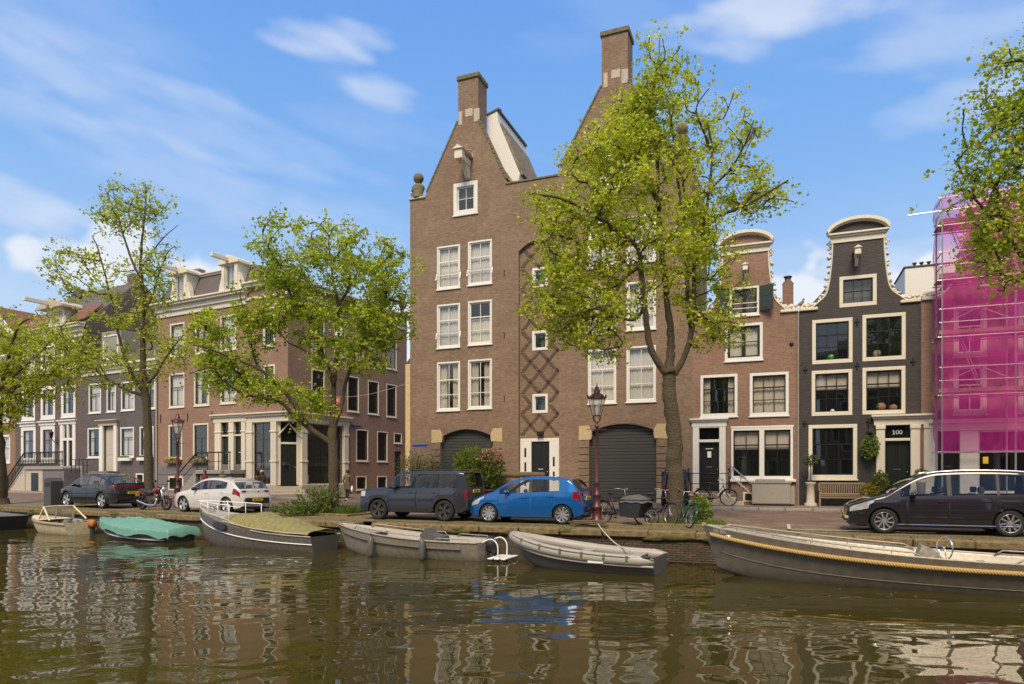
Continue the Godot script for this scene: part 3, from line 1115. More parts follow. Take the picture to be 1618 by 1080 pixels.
	# garages: roller slats, impost stones and quoins
	for g in [[1.77, 4.69, 4.0], [9.60, 12.73, 4.05]]:
		var sm := begin()
		cbx(sm, vec(g[0] - 0.05, 0.004, -0.27), vec(g[1] + 0.05, 0.153, -0.235), 0.016)
		var slat := done(sm)
		var gd := Node3D.new()
		gd.name = "garage_door"
		h.add_child(gd, true)
		var yy := 0.33
		while yy < g[2]:
			inst(gd, "slat", slat, M.shutter_grey, Transform3D(Basis(), vec(0, yy, 0)))
			yy += 0.155
		for side in [g[0], g[1]]:
			var sg := -1.0 if side == g[0] else 1.0
			var ip := PackedVector2Array([flat(side - sg * 0.08, 3.25), flat(side + sg * 0.5, 3.22), flat(side + sg * 0.5, 3.9), flat(side + sg * 0.02, 3.9), flat(side - sg * 0.12, 3.66), flat(side - sg * 0.12, 3.4)])
			var si := begin()
			slab(si, ip, -0.22, 0.025)
			part(h, "impost_stone", si, M.sandstone)
			var qy := 0.92
			while qy < 3.1:
				boxpart(h, "quoin_block", vec(minf(side, side + sg * 0.5), qy, -0.1), vec(maxf(side, side + sg * 0.5), qy + 0.27, 0.03), M.warehouse_brick)
				qy += 0.325
			boxpart(h, "plinth_stone", vec(minf(side, side + sg * 0.5), 0.1, -0.1), vec(maxf(side, side + sg * 0.5), 0.9, 0.06), M.pale_stone, 0.03)
		# soldier course over the arch
		var ar := begin()
		var n := 40
		for k in n:
			var q := 1.0 - 2.0 * (k + 0.5) / n
			var cx: float = (g[0] + g[1]) * 0.5 + (g[1] - g[0]) * 0.5 * q
			var sp: float = 3.48 if g[0] < 5 else 3.57
			var tp: float = sp + 0.4 * (1.0 - q * q)
			bx(ar, vec(-0.034, 0.005, -0.05), vec(0.034, 0.24, 0.012), Transform3D(Basis(vec(0, 0, 1), -q * 0.5), vec(cx, tp, 0)))
		part(h, "arch_course", ar, M.warehouse_brick)
	# gables: copings, chimney heads, pale stones, hoist beam, ball finials
	for e in [[[0.98, 16.14], [2.78, 19.5]], [[3.88, 19.35], [5.38, 16.14]], [[8.2, 16.3], [10.2, 19.75]], [[11.42, 19.75], [13.4, 16.3]]]:
		var a := vec(e[0][0], e[0][1], 0)
		var b := vec(e[1][0], e[1][1], 0)
		var n := 12
		for k in n:
			var p := a.lerp(b, (k + 0.04) / n)
			var q := a.lerp(b, (k + 0.96) / n)
			var d := (q - p)
			var xf := Transform3D(Basis(vec(0, 0, 1), atan2(d.y, d.x)), p)
			var cs := begin()
			cbx(cs, vec(0, -0.02, -0.42), vec(d.length(), 0.075, 0.035), 0.012, xf)
			part(h, "coping_tile", cs, M.weathered_coping)
	for c in [[2.78, 3.88, 21.5, 19.5], [10.2, 11.42, 22.0, 19.85]]:
		var sc := begin()
		bx(sc, vec(c[0], c[3] - 1.0, -1.1), vec(c[1], c[2], -0.302))
		var ch := part(h, "chimney", sc, M.warehouse_brick)
		boxpart(ch, "chimney_cap", vec(c[0] - 0.07, c[2], -1.17), vec(c[1] + 0.07, c[2] + 0.24, 0.07), M.weathered_coping, 0.03)
		var mid: float = (c[0] + c[1]) * 0.5
		for q in [[-0.53, 0.0, 0.2, 0.7], [-0.16, 0.35, 0.42, 0.4], [0.32, 0.02, 0.3, 0.66]]:
			boxpart(ch, "dressed_stone", vec(mid + q[0], c[3] - 0.25 + q[1], -0.1), vec(mid + q[0] + q[2], c[3] - 0.25 + q[1] + q[3], 0.02), M.pale_stone)
	hoist_beam(h, vec(3.33, 17.05, 0), 1.1, M.cream_paint)
	for f in [[0.42, 15.86, -0.15, 1.0], [0.12, 15.86, -0.15, 0.45], [13.85, 15.95, -0.15, 1.0]]:
		var fs := begin(true)
		var k: float = f[3]
		lathe(fs, [flat(0.3 * k, 0.0), flat(0.3 * k, 0.12 * k), flat(0.2 * k, 0.2 * k), flat(0.34 * k, 0.55 * k), flat(0.26 * k, 0.68 * k), flat(0.12 * k, 0.72 * k), flat(0.12 * k, 0.8 * k), flat(0.22 * k, 0.88 * k), flat(0.28 * k, 1.04 * k), flat(0.22 * k, 1.22 * k), flat(0.1 * k, 1.3 * k), flat(0, 1.31 * k)], 14, Transform3D(Basis(), vec(f[0], f[1] + 0.11, f[2])))
		part(h, "ball_finial", fs, M.weathered_coping)
	boxpart(h, "shoulder_stone", vec(-0.06, 15.86, -0.4), vec(0.92, 15.98, 0.08), M.pale_stone, 0.03)
	boxpart(h, "shoulder_stone", vec(13.42, 15.92, -0.4), vec(14.36, 16.04, 0.08), M.pale_stone, 0.03)
	boxpart(h, "shoulder_stone", vec(5.36, 15.85, -0.4), vec(8.2, 15.97, 0.05), M.weathered_coping, 0.03)
	# roofs: two ridges running back, tiles over them
	for g in [[0.7, 5.7, 3.3, 19.3, 15.8], [7.9, 13.7, 10.8, 19.6, 15.8]]:
		var rs := begin()
		slab(rs, PackedVector2Array([flat(g[0], g[4]), flat(g[1], g[4]), flat(g[2], g[3])]), -6.7, -0.42)
		var roof := part(h, "roof", rs, M.roof_tile)
		var slope := flat(g[1] - g[2], g[4] - g[3])
		var len_ := slope.length()
		var ts := begin(true)
		for k in 9:
			tube(ts, [vec(0, 0.02, 0.0), vec(0.36, 0.0, 0.0)], 0.06, 5)
			break
		var tile := done(ts)
		var rowsn := int(len_ / 0.33)
		for k in rowsn:
			for c in 5:
				var p := flat(g[2], g[3]) + slope * (float(k) + 0.1) / rowsn
				inst(roof, "tile", tile, M.roof_tile_grey if (k + c) % 3 else M.roof_tile, Transform3D(Basis(vec(0, 0, 1), atan2(slope.y, slope.x)), vec(p.x, p.y + 0.03, -0.55 - c * 0.2)))
	var fr := begin()
	bx(fr, vec(0.2, 15.6, -6.7), vec(14.1, 15.78, -0.31))
	part(h, "flat_roof", fr, M.roof_tile)
	# white stair house on the left-hand roof
	fr = begin()
	slab(fr, PackedVector2Array([flat(3.9, 18.6), flat(3.87, 20.2), flat(4.37, 20.35), flat(4.45, 19.72), flat(5.62, 16.9), flat(5.5, 16.2), flat(4.9, 16.3)]), -5.5, -1.3)
	var sh := part(h, "roof_stair_house", fr, M.white_paint)
	fr = begin()
	slab(fr, PackedVector2Array([flat(3.8, 20.2), flat(3.8, 20.28), flat(4.46, 20.48), flat(4.46, 20.38)]), -5.55, -1.25)
	part(sh, "capping", fr, M.slate)
	fr = begin()
	slab(fr, PackedVector2Array([flat(4.46, 19.74), flat(4.55, 19.76), flat(5.75, 16.95), flat(5.66, 16.88)]), -5.52, -1.45)
	part(sh, "zinc_slope", fr, M.weathered_zinc)
	fr = begin(true)
	lathe(fr, [flat(0.1, 0), flat(0.1, 0.3), flat(0.17, 0.31), flat(0.17, 0.42), flat(0, 0.44)], 10, Transform3D(Basis(), vec(4.2, 20.3, -1.9)))
	part(sh, "vent_pipe", fr, M.slate)
	# street name plate and downspout
	var sp := boxpart(h, "street_name_plate", vec(0.16, 3.0, 0.0), vec(1.02, 3.2, 0.025), M.sign_blue, 0.006)
	for k in 2:
		boxpart(sp, "plate_border", vec(0.17, 3.01 + 0.165 * k, 0.024), vec(1.01, 3.02 + 0.165 * k, 0.028), M.sign_white, 0.001)
	# the house behind the warehouse lines the side street; it shows only in the corner house's panes
	var rear := thing("rear_house", "brown brick house behind the warehouse, mirrored in the side street panes", "house", at_right(-11.215, -7.2), TURN_R)
	boxpart(rear, "wall", vec(0, -0.2, -22), vec(9, 11.5, 0), M.brown_brick, 0.02)
	boxpart(rear, "cornice", vec(-0.3, 11.5, -22), vec(9.2, 11.9, 0.1), M.cream_paint, 0.02)
	for k in 3:
		var an := begin()
		bar(an, vec(5.3, 5.2 + 3.1 * k, 0.02), vec(5.3, 5.5 + 3.1 * k, 0.02), 0.02)
		part(h, "wall_anchor", an, M.iron)

func hoist_beam(h: Node3D, at: Vector3, k: float, m: Material) -> void:
	var st := begin()
	cbx(st, at + vec(-0.14, 0.0, -0.2) * k, at + vec(0.14, 0.3, 1.0) * k, 0.02)
	cbx(st, at + vec(-0.19, -0.02, 0.72) * k, at + vec(0.19, 0.4, 1.05) * k, 0.02)
	slab(st, PackedVector2Array([flat(-0.26, 0.4) * k, flat(0.26, 0.4) * k, flat(0.0, 0.58) * k]), -0.2 * k, 1.12 * k, Transform3D(Basis(), at))
	slab(st, PackedVector2Array([flat(0, 0), flat(0, -0.55) * k, flat(0.12, -0.5) * k, flat(0.5, 0) * k]), -0.1 * k, 0.1 * k, Transform3D(Basis(Vector3.UP, -PI / 2), at))
	var b := part(h, "hoist_beam", st, m)
	st = begin()
	bar(st, at + vec(0, 0, 0.85) * k, at + vec(0, -0.22, 0.85) * k, 0.02)
	part(b, "hook", st, M.iron)

# neck gable: the outline from the left foot over the top to the right foot
func neck_outline(w: float, foot: float, nl: float, nr: float, ntop: float, bend: float) -> PackedVector2Array:
	var p := PackedVector2Array([flat(0, -0.3), flat(w, -0.3), flat(w, foot)])
	var right: Array = smooth_line([flat(w - 0.35, foot + 0.05), flat(lerpf(nr, w, 0.42), foot + 0.32), flat(nr + 0.2, bend), flat(nr + 0.04, bend + 1.1), flat(nr, ntop)], 5)
	for q in right:
		p.append(q)
	var left: Array = smooth_line([flat(0.35, foot + 0.05), flat(lerpf(nl, 0, 0.42), foot + 0.32), flat(nl - 0.2, bend), flat(nl - 0.04, bend + 1.1), flat(nl, ntop)], 5)
	left.reverse()
	for q in left:
		p.append(q)
	p.append(flat(0, foot))
	return p

func gable_top(h: Node3D, x0: float, x1: float, y0: float, rise: float, brick: Material, m: Material) -> void:
	moulding(h, "entablature", x0 + 0.12, x1 - 0.12, [[y0, y0 + 0.22, 0.05], [y0 + 0.22, y0 + 0.3, 0.12], [y0 + 0.3, y0 + 0.38, 0.2]], m)
	var y := y0 + 0.38
	var arc: Array = []
	var arc2: Array = []
	var n := 18
	for k in n + 1:
		var q := -1.0 + 2.0 * k / n
		arc.append(flat((x0 + x1) * 0.5 + (x1 - x0) * 0.5 * q, y + rise * sqrt(maxf(0.0, 1.0 - q * q * 0.94)) - rise * sqrt(0.06)))
		arc2.append(flat((x0 + x1) * 0.5 + ((x1 - x0) * 0.5 + 0.06) * q, arc[k].y + 0.13))
	var st := begin()
	var ty := PackedVector2Array(arc)
	slab(st, ty, -0.3, 0.02)
	part(h, "tympanum", st, brick)
	st = begin()
	for k in n:
		var q := PackedVector2Array([arc[k], arc[k + 1], arc2[k + 1], arc2[k]])
		slab(st, q, -0.35, 0.24)
		var q2 := PackedVector2Array([arc[k] * 1.0 - flat(0, 0.05), arc[k + 1] - flat(0, 0.05), arc[k + 1], arc[k]])
		slab(st, q2, -0.3, 0.12)
	part(h, "pediment_cornice", st, m)

func carved_edge(h: Node3D, pts: Array, sg: float, m: Material) -> void:
	var st := begin(true)
	for k in pts.size():
		var p: Vector2 = pts[k]
		var wob := 0.5 + 0.5 * sin(k * 2.1)
		for e in 2:
			blob(st, vec(p.x + sg * (0.02 + 0.06 * wob + 0.05 * e), p.y + rng.randf_range(-0.08, 0.08), -0.08 - 0.05 * e), vec(0.05 + 0.04 * wob, 0.04 + 0.05 * rng.randf(), 0.06), Basis(vec(0, 0, 1), k * 0.7 + e), 7, 0.4)
	part(h, "carved_scroll", st, m)
	st = begin(true)
	var ln: Array = []
	for p in pts:
		ln.append(vec(p.x, p.y, 0.0))
	tube(st, smooth_line(ln, 3), 0.035, 6)
	part(h, "edge_band", st, m)

func neck_house(h: Node3D, w: float, foot: float, nl: float, nr: float, ntop: float, bend: float, holes: Array, brick: Material, trim: Material, floors: Array) -> void:
	facade(h, "wall", neck_outline(w, foot, nl, nr, ntop, bend), holes, brick)
	shell(h, 0, w, 10.0, foot - 0.1, floors, brick)
	gable_top(h, nl - 0.16, nr + 0.16, ntop, 0.62, brick, trim)
	var right: Array = smooth_line([flat(w - 0.35, foot + 0.05), flat(lerpf(nr, w, 0.42), foot + 0.32), flat(nr + 0.2, bend), flat(nr + 0.04, bend + 1.1), flat(nr, ntop)], 4)
	var left: Array = smooth_line([flat(0.35, foot + 0.05), flat(lerpf(nl, 0, 0.42), foot + 0.32), flat(nl - 0.2, bend), flat(nl - 0.04, bend + 1.1), flat(nl, ntop)], 4)
	carved_edge(h, right, 1.0, trim)
	carved_edge(h, left, -1.0, trim)
	for x in [0.0, w - 0.75]:
		boxpart(h, "foot_stone", vec(x + 0.02, foot, -0.35), vec(x + 0.73, foot + 0.12, 0.1), trim, 0.02)
		var st := begin(true)
		for k in 9:
			blob(st, vec(x + 0.1 + 0.065 * k, foot + 0.17 + 0.13 * absf(sin(k * 0.9)), -0.1), vec(0.09, 0.08, 0.09), Basis(), 8, 0.3)
		part(h, "carved_claw", st, trim)
	var rs := begin()
	slab(rs, PackedVector2Array([flat(0.1, foot - 0.1), flat(w - 0.1, foot - 0.1), flat(w * 0.5, ntop - 0.4)]), -10.0, -0.31)
	part(h, "roof", rs, M.roof_tile)

func brown_house() -> void:
	var h := thing("canal_house", "narrow brown brick canal house with neck gable and dark green shutters", "house", at_right(3.0777), TURN_R)
	var R := [[1.61, 8.48, 2.81, 9.72], [1.40, 6.54, 2.96, 8.14], [0.37, 4.14, 1.93, 5.98], [2.43, 4.12, 3.99, 5.96]]
	var holes: Array = []
	for r in R:
		holes.append(rect(r[0], r[1], r[2], r[3]))
	holes.append(rect(0.30, 0.86, 1.18, 3.70))
	holes.append(arch_poly(1.64, 1.42, 4.17, 3.58, 3.68))
	neck_house(h, 4.388, 8.46, 1.31, 3.19, 11.15, 9.25, holes, M.brown_brick, M.cream_paint, [3.85, 6.1, 8.2])
	window(h, R[0], {"ow": 0.09, "sw": 0.07, "rows": [1.0], "cols": 2, "mw": 0.14, "sash": M.dark_green_paint})
	window(h, R[1], {"ow": 0.12, "sw": 0.09, "rows": [0.5, 0.5], "cols": 2, "mw": 0.16, "rail": 0.03, "sash": M.dark_green_paint, "hang": "full"})
	window(h, R[2], {"ow": 0.12, "sw": 0.04, "rows": [0.31, 0.35, 0.34], "cols": 3, "sash": M.dark_green_paint, "hang": "drapes", "hang_mat": M.curtain})
	window(h, R[3], {"ow": 0.12, "sw": 0.04, "rows": [0.31, 0.35, 0.34], "cols": 3, "sash": M.dark_green_paint, "hang": "full", "hang_mat": M.curtain})
	# wide ground-floor window of two lights under one flat arch
	var b := window(h, [1.66, 1.42, 2.92, 3.60], {"ow": 0.1, "sw": 0.05, "rows": [0.31, 0.35, 0.34], "cols": 2, "sash": M.dark_green_paint, "hang": "blind", "hang_mat": M.curtain})
	window(h, [2.92, 1.42, 4.16, 3.60], {"ow": 0.1, "sw": 0.05, "rows": [0.31, 0.35, 0.34], "cols": 2, "sash": M.dark_green_paint, "hang": "blind", "hang_mat": M.curtain})
	boxpart(b, "window_head", vec(-0.02, 2.18, -0.12), vec(2.53, 2.27, 0.03), M.white_paint)
	boxpart(b, "window_board", vec(-0.1, -0.13, -0.05), vec(2.62, -0.02, 0.14), M.white_paint)
	var ar := begin()
	for k in 36:
		var q := 1.0 - 2.0 * (k + 0.5) / 36
		bx(ar, vec(-0.03, 0.01, -0.05), vec(0.03, 0.26, 0.012), Transform3D(Basis(vec(0, 0, 1), -q * 0.25), vec(2.9 + 1.28 * q, 3.66 + 0.04 * (1 - q * q), 0)))
	part(h, "flat_arch", ar, M.brown_brick)
	# guard rails at the top window, and its shutters
	var st := begin()
	for y in [8.78, 9.0]:
		bar(st, vec(1.66, y, 0.06), vec(2.76, y, 0.06), 0.018)
	part(h, "guard_rail", st, M.white_paint)
	for q in [[2.84, 0.5, 0.12], [1.58, PI - 0.62, -0.12]]:
		var xf := Transform3D(Basis(Vector3.UP, -q[1] if q[2] > 0 else -q[1]), vec(q[0], 8.62, 0.05))
		st = begin()
		cbx(st, vec(0, 0, -0.02), vec(0.62, 1.06, 0.02), 0.008, xf)
		for k in 2:
			cbx(st, vec(0.08, 0.08 + 0.5 * k, -0.03), vec(0.54, 0.48 + 0.5 * k, 0.03), 0.02, xf)
		part(h, "shutter", st, M.shutter_green)
	hoist_beam(h, vec(2.27, 10.3, 0), 0.55, M.white_paint)
	# door with architrave and fanlight
	st = begin()
	for c in [[0.04, 0.45, 0.31, 3.70], [1.17, 0.45, 1.44, 3.70], [0.31, 3.66, 1.17, 3.70], [0.31, 3.02, 1.17, 3.14]]:
		cbx(st, vec(c[0], c[1], -0.2), vec(c[2], c[3], 0.06), 0.012)
	part(h, "door_frame", st, M.white_paint)
	moulding(h, "door_cornice", 0.04, 1.44, [[3.70, 3.92, 0.07], [3.92, 4.0, 0.13], [4.0, 4.07, 0.2]], M.white_paint)
	var d := door(h, 0.31, 0.8, 1.17, 3.02, -0.12, M.black_paint)
	boxpart(d, "name_strip", vec(0.58, 2.72, -0.1), vec(0.9, 2.76, -0.09), M.gold_letters, 0.002)
	boxpart(d, "notice", vec(0.66, 2.35, -0.1), vec(0.82, 2.62, -0.085), M.sign_white, 0.002)
	var fl := begin()
	quad(fl, vec(0.31, 3.14, -0.1), vec(0.31, 3.66, -0.1), vec(1.17, 3.66, -0.1), vec(1.17, 3.14, -0.1))
	part(h, "fanlight", fl, M.glass)
	# stoop, iron railings and the steps on its right
	boxpart(h, "stoop", vec(-0.1, 0.1, 0.0), vec(1.7, 0.78, 0.85), M.pale_stone, 0.02)
	for k in 3:
		boxpart(h, "step", vec(1.7 + 0.27 * k, 0.1, 0.06), vec(1.97 + 0.27 * k, 0.62 - 0.16 * k, 0.85), M.pale_stone, 0.015)
	st = begin(true)
	for x in [-0.05, 1.64]:
		bar(st, vec(x, 0.78, 0.8), vec(x, 1.75, 0.8), 0.035, 8)
		blob(st, vec(x, 1.82, 0.8), vec(0.055, 0.07, 0.055), Basis(), 8, 0.0)
		bar(st, vec(x, 0.78, 0.1), vec(x, 1.7, 0.1), 0.02)
		bar(st, vec(x, 1.65, 0.8), vec(x, 1.65, 0.0), 0.018)
	for y in [1.2, 1.65]:
		bar(st, vec(-0.05, y, 0.8), vec(1.64, y, 0.8), 0.018)
	part(h, "stoop_railing", st, M.iron)
	st = begin()
	for z in [0.1, 0.82]:
		tube(st, [vec(1.66, 1.55, z), vec(1.72, 1.95, z), vec(2.6, 1.12, z), vec(2.6, 0.4, z)], 0.02)
		tube(st, [vec(1.72, 1.5, z), vec(2.6, 0.72, z)], 0.014)
		bar(st, vec(2.1, 1.55, z), vec(2.1, 0.5, z), 0.014)
	part(h, "hand_rail", st, M.scaffold_tube)
	boxpart(h, "cellar_window", vec(2.15, 0.42, -0.05), vec(2.6, 0.85, 0.03), M.cream_paint)
	boxpart(h, "cellar_opening", vec(2.24, 0.48, 0.0), vec(2.52, 0.78, 0.034), M.black_paint, 0.002)
	st = begin(true)
	blob(st, vec(4.1, 7.12, 0.03), vec(0.09, 0.09, 0.05), Basis(), 10, 0.05)
	part(h, "wall_anchor", st, M.iron)
	st = begin()
	tube(st, [vec(4.36, 0.3, 0.05), vec(4.36, 8.4, 0.05)], 0.035)
	part(h, "downspout", st, M.grey_stone)
	# chimney behind the ridge
	st = begin()
	bx(st, vec(3.75, 7.8, -2.0), vec(4.2, 10.1, -1.5))
	var c := part(h, "chimney", st, M.brown_brick)
	st = begin(true)
	lathe(st, [flat(0.26, 0), flat(0.18, 0.12), flat(0.13, 0.14), flat(0.13, 0.3), flat(0.18, 0.31), flat(0.18, 0.35), flat(0, 0.36)], 10, Transform3D(Basis(), vec(3.975, 10.1, -1.75)))
	part(c, "chimney_pot", st, M.slate)

func black_house() -> void:
	var h := thing("canal_house", "black painted brick canal house with cream trimmed neck gable, number 100", "house", at_right(7.466), TURN_R)
	var R := [[1.54, 8.48, 2.91, 9.75], [0.51, 6.20, 2.03, 8.05], [2.39, 6.21, 3.94, 8.10], [0.49, 4.04, 2.02, 5.93], [2.39, 4.04, 3.93, 5.95], [0.37, 1.41, 2.20, 3.67]]
	var holes: Array = []
	for r in R:
		holes.append(rect(r[0], r[1], r[2], r[3]))
	holes.append(rect(3.20, 0.5, 4.10, 3.58))
	neck_house(h, 4.478, 8.46, 1.28, 3.18, 11.15, 9.2, holes, M.black_brick, M.cream_paint, [3.75, 6.0, 8.2])
	window(h, R[0], {"ow": 0.14, "sw": 0.05, "rows": [0.5, 0.5], "cols": 3, "rail": 0.03, "outer": M.cream_paint, "sash": M.dark_green_paint, "sill": false})
	for k in range(1, 5):
		window(h, R[k], {"ow": 0.14, "sw": 0.045, "rows": [0.32, 0.34, 0.34], "cols": 3, "outer": M.cream_paint, "sash": M.dark_green_paint, "sill": false, "hang": "blind" if k > 2 else "", "hang_mat": M.curtain})
	window(h, R[5], {"ow": 0.15, "sw": 0.05, "rows": [0.33, 0.34, 0.33], "cols": 3, "outer": M.cream_paint, "sash": M.dark_green_paint})
	hoist_beam(h, vec(2.17, 10.45, 0), 0.62, M.cream_paint)
	# doorcase shared with the neighbour
	var st := begin()
	for c in [[2.88, 3.2, 0.1], [4.10, 4.44, 0.1], [4.56, 4.82, 0.08]]:
		cbx(st, vec(c[0], 0.35, -0.1), vec(c[1], 3.58, c[2]), 0.02)
		cbx(st, vec(c[0] - 0.03, 0.35, -0.1), vec(c[1] + 0.03, 1.0, c[2] + 0.04), 0.02)
		cbx(st, vec(c[0] - 0.02, 3.42, -0.1), vec(c[1] + 0.02, 3.58, c[2] + 0.04), 0.02)
	cbx(st, vec(3.2, 2.95, -0.18), vec(4.1, 3.06, 0.03), 0.012)
	part(h, "door_frame", st, M.cream_paint)
	moulding(h, "door_cornice", 2.86, 4.84, [[3.58, 3.84, 0.1], [3.84, 3.92, 0.18], [3.92, 4.0, 0.27]], M.cream_paint)
	door(h, 3.2, 0.62, 4.1, 2.95, -0.14, M.dark_green_paint)
	boxpart(h, "door_step", vec(2.95, 0.2, -0.1), vec(4.4, 0.6, 0.5), M.grey_stone, 0.02)
	st = begin()
	bx(st, vec(3.2, 3.06, -0.14), vec(4.1, 3.58, -0.1))
	var f := part(h, "transom_light", st, M.black_gloss)
	lettering(f, "house_number", "100", 0.17, M.sign_white, Transform3D(Basis(), vec(3.66, 3.30, -0.094)), true)
	# wall lamp beside the door and wall anchors
	st = begin(true)
	lathe(st, [flat(0, 0.0), flat(0.05, 0.0), flat(0.12, 0.26), flat(0.15, 0.27), flat(0.03, 0.4), flat(0.02, 0.48), flat(0, 0.49)], 6, Transform3D(Basis(), vec(2.62, 2.98, 0.3)))
	tube(st, [vec(2.62, 3.46, 0.3), vec(2.62, 3.62, 0.26), vec(2.62, 3.66, 0.1), vec(2.62, 3.6, 0.0)], 0.018)
	part(h, "wall_lamp", st, M.iron)
	for p in [[2.2, 7.85], [2.2, 6.05], [0.25, 6.0], [4.2, 6.1], [0.22, 3.75], [2.6, 3.75]]:
		st = begin()
		bx(st, vec(p[0] - 0.025, p[1] - 0.13, 0.0), vec(p[0] + 0.025, p[1] + 0.13, 0.05))
		bx(st, vec(p[0] - 0.09, p[1] - 0.02, 0.0), vec(p[0] + 0.09, p[1] + 0.02, 0.04))
		part(h, "wall_anchor", st, M.black_paint)
	# things standing behind the panes
	for q in [[1.25, 6.5, 0.14, M.lamp_green], [2.95, 6.55, 0.16, M.lamp_glass], [1.3, 4.25, 0.09, M.white_paint], [3.1, 4.35, 0.2, M.terracotta], [3.55, 4.3, 0.16, M.terracotta]]:
		st = begin(true)
		blob(st, vec(q[0], q[1], -0.3), vec(q[2], q[2], q[2]), Basis(), 10, 0.05)
		lathe(st, [flat(0.06, -0.32), flat(0.04, -0.1), flat(0.04, 0.0)], 8, Transform3D(Basis(), vec(q[0], q[1], -0.3)))
		part(h, "window_ornament", st, q[3])

func scaffold_house() -> void:
	var h := thing("canal_house", "red brown brick house with bell gable behind the pink scaffold netting", "house", at_right(11.944), TURN_R)
	var R := [[0.55, 8.4, 0.56, 8.41], [1.1, 6.2, 2.2, 8.2], [3.2, 6.2, 4.3, 8.2], [1.1, 3.95, 2.2, 5.9], [3.2, 3.95, 4.3, 5.9], [2.0, 8.9, 3.2, 10.4]]
	var holes: Array = []
	for k in range(1, 6):
		holes.append(rect(R[k][0], R[k][1], R[k][2], R[k][3]))
	holes.append(rect(0.55, 0.5, 1.3, 3.3))
	holes.append(rect(1.9, 0.9, 5.1, 3.3))
	neck_house(h, 5.3, 8.5, 1.5, 3.8, 11.3, 9.6, holes, M.red_brick, M.cream_paint, [3.7, 6.0, 8.3])
	for k in range(1, 6):
		window(h, R[k], {"ow": 0.14, "sw": 0.05, "rows": [0.4, 0.6], "cols": 2, "topcols": 1, "outer": M.cream_paint})
	var st: SurfaceTool
	for c in [[0.3, 0.55], [1.3, 1.9], [5.1, 5.3]]:
		boxpart(h, "shopfront_pillar", vec(c[0], 0.3, -0.1), vec(c[1], 3.3, 0.08), M.white_paint, 0.015)
	moulding(h, "shopfront_cornice", 0.36, 5.2, [[3.3, 3.6, 0.1], [3.6, 3.75, 0.2]], M.cream_paint)
	window(h, [1.9, 0.9, 5.1, 3.3], {"ow": 0.06, "sw": 0.04, "rows": [0.3, 0.7], "cols": 3, "outer": M.cream_paint, "sash": M.black_paint})
	door(h, 0.55, 0.5, 1.3, 3.28, -0.12, M.black_paint)
	# white extension and a tiled roof slope seen behind the black house
	var x := thing("roof_extension", "white rooftop extension behind the black canal house", "building", at_right(7.466 + 4.8, -6.0), TURN_R)
	st = begin()
	cbx(st, vec(0, 7.5, -3.0), vec(2.6, 11.45, 0), 0.02)
	part(x, "wall", st, M.white_paint)
	st = begin()
	cbx(st, vec(-0.05, 11.45, -3.05), vec(2.65, 11.52, 0.05), 0.01)
	part(x, "capping", st, M.slate)
	for k in 3:
		st = begin(true)
		lathe(st, [flat(0.06, 0), flat(0.06, 0.25), flat(0.1, 0.26), flat(0.1, 0.32), flat(0, 0.33)], 8, Transform3D(Basis(), vec(0.5 + 0.3 * k, 11.5, -0.6)))
		part(x, "vent_pipe", st, M.slate)
	# a further house continues the row past the frame
	var e := thing("canal_house", "brown brick house at the far right beyond the scaffold", "house", at_right(17.3), TURN_R)
	facade(e, "wall", rect(0, -0.3, 9, 11.5), [rect(1, 4, 2.4, 6), rect(3.6, 4, 5, 6), rect(1, 7, 2.4, 9), rect(3.6, 7, 5, 9)], M.brown_brick)
	for r in [[1, 4, 2.4, 6], [3.6, 4, 5, 6], [1, 7, 2.4, 9], [3.6, 7, 5, 9]]:
		window(e, r, {"ow": 0.14})
	shell(e, 0, 9, 9, 11.4, [3.7, 6.5], M.brown_brick)
	st = begin()
	slab(st, PackedVector2Array([flat(-0.1, 11.4), flat(9.1, 11.4), flat(4.5, 14.5)]), -9, -0.2)
	part(e, "roof", st, M.orange_tile)

func left_house(called: String, label: String, u: float) -> Node3D:
	var c := vec(-14.1, 0, -43.0)
	return thing(called, label, "house", c + vec(0.884, 0, 0.467) * u, TURN_L)

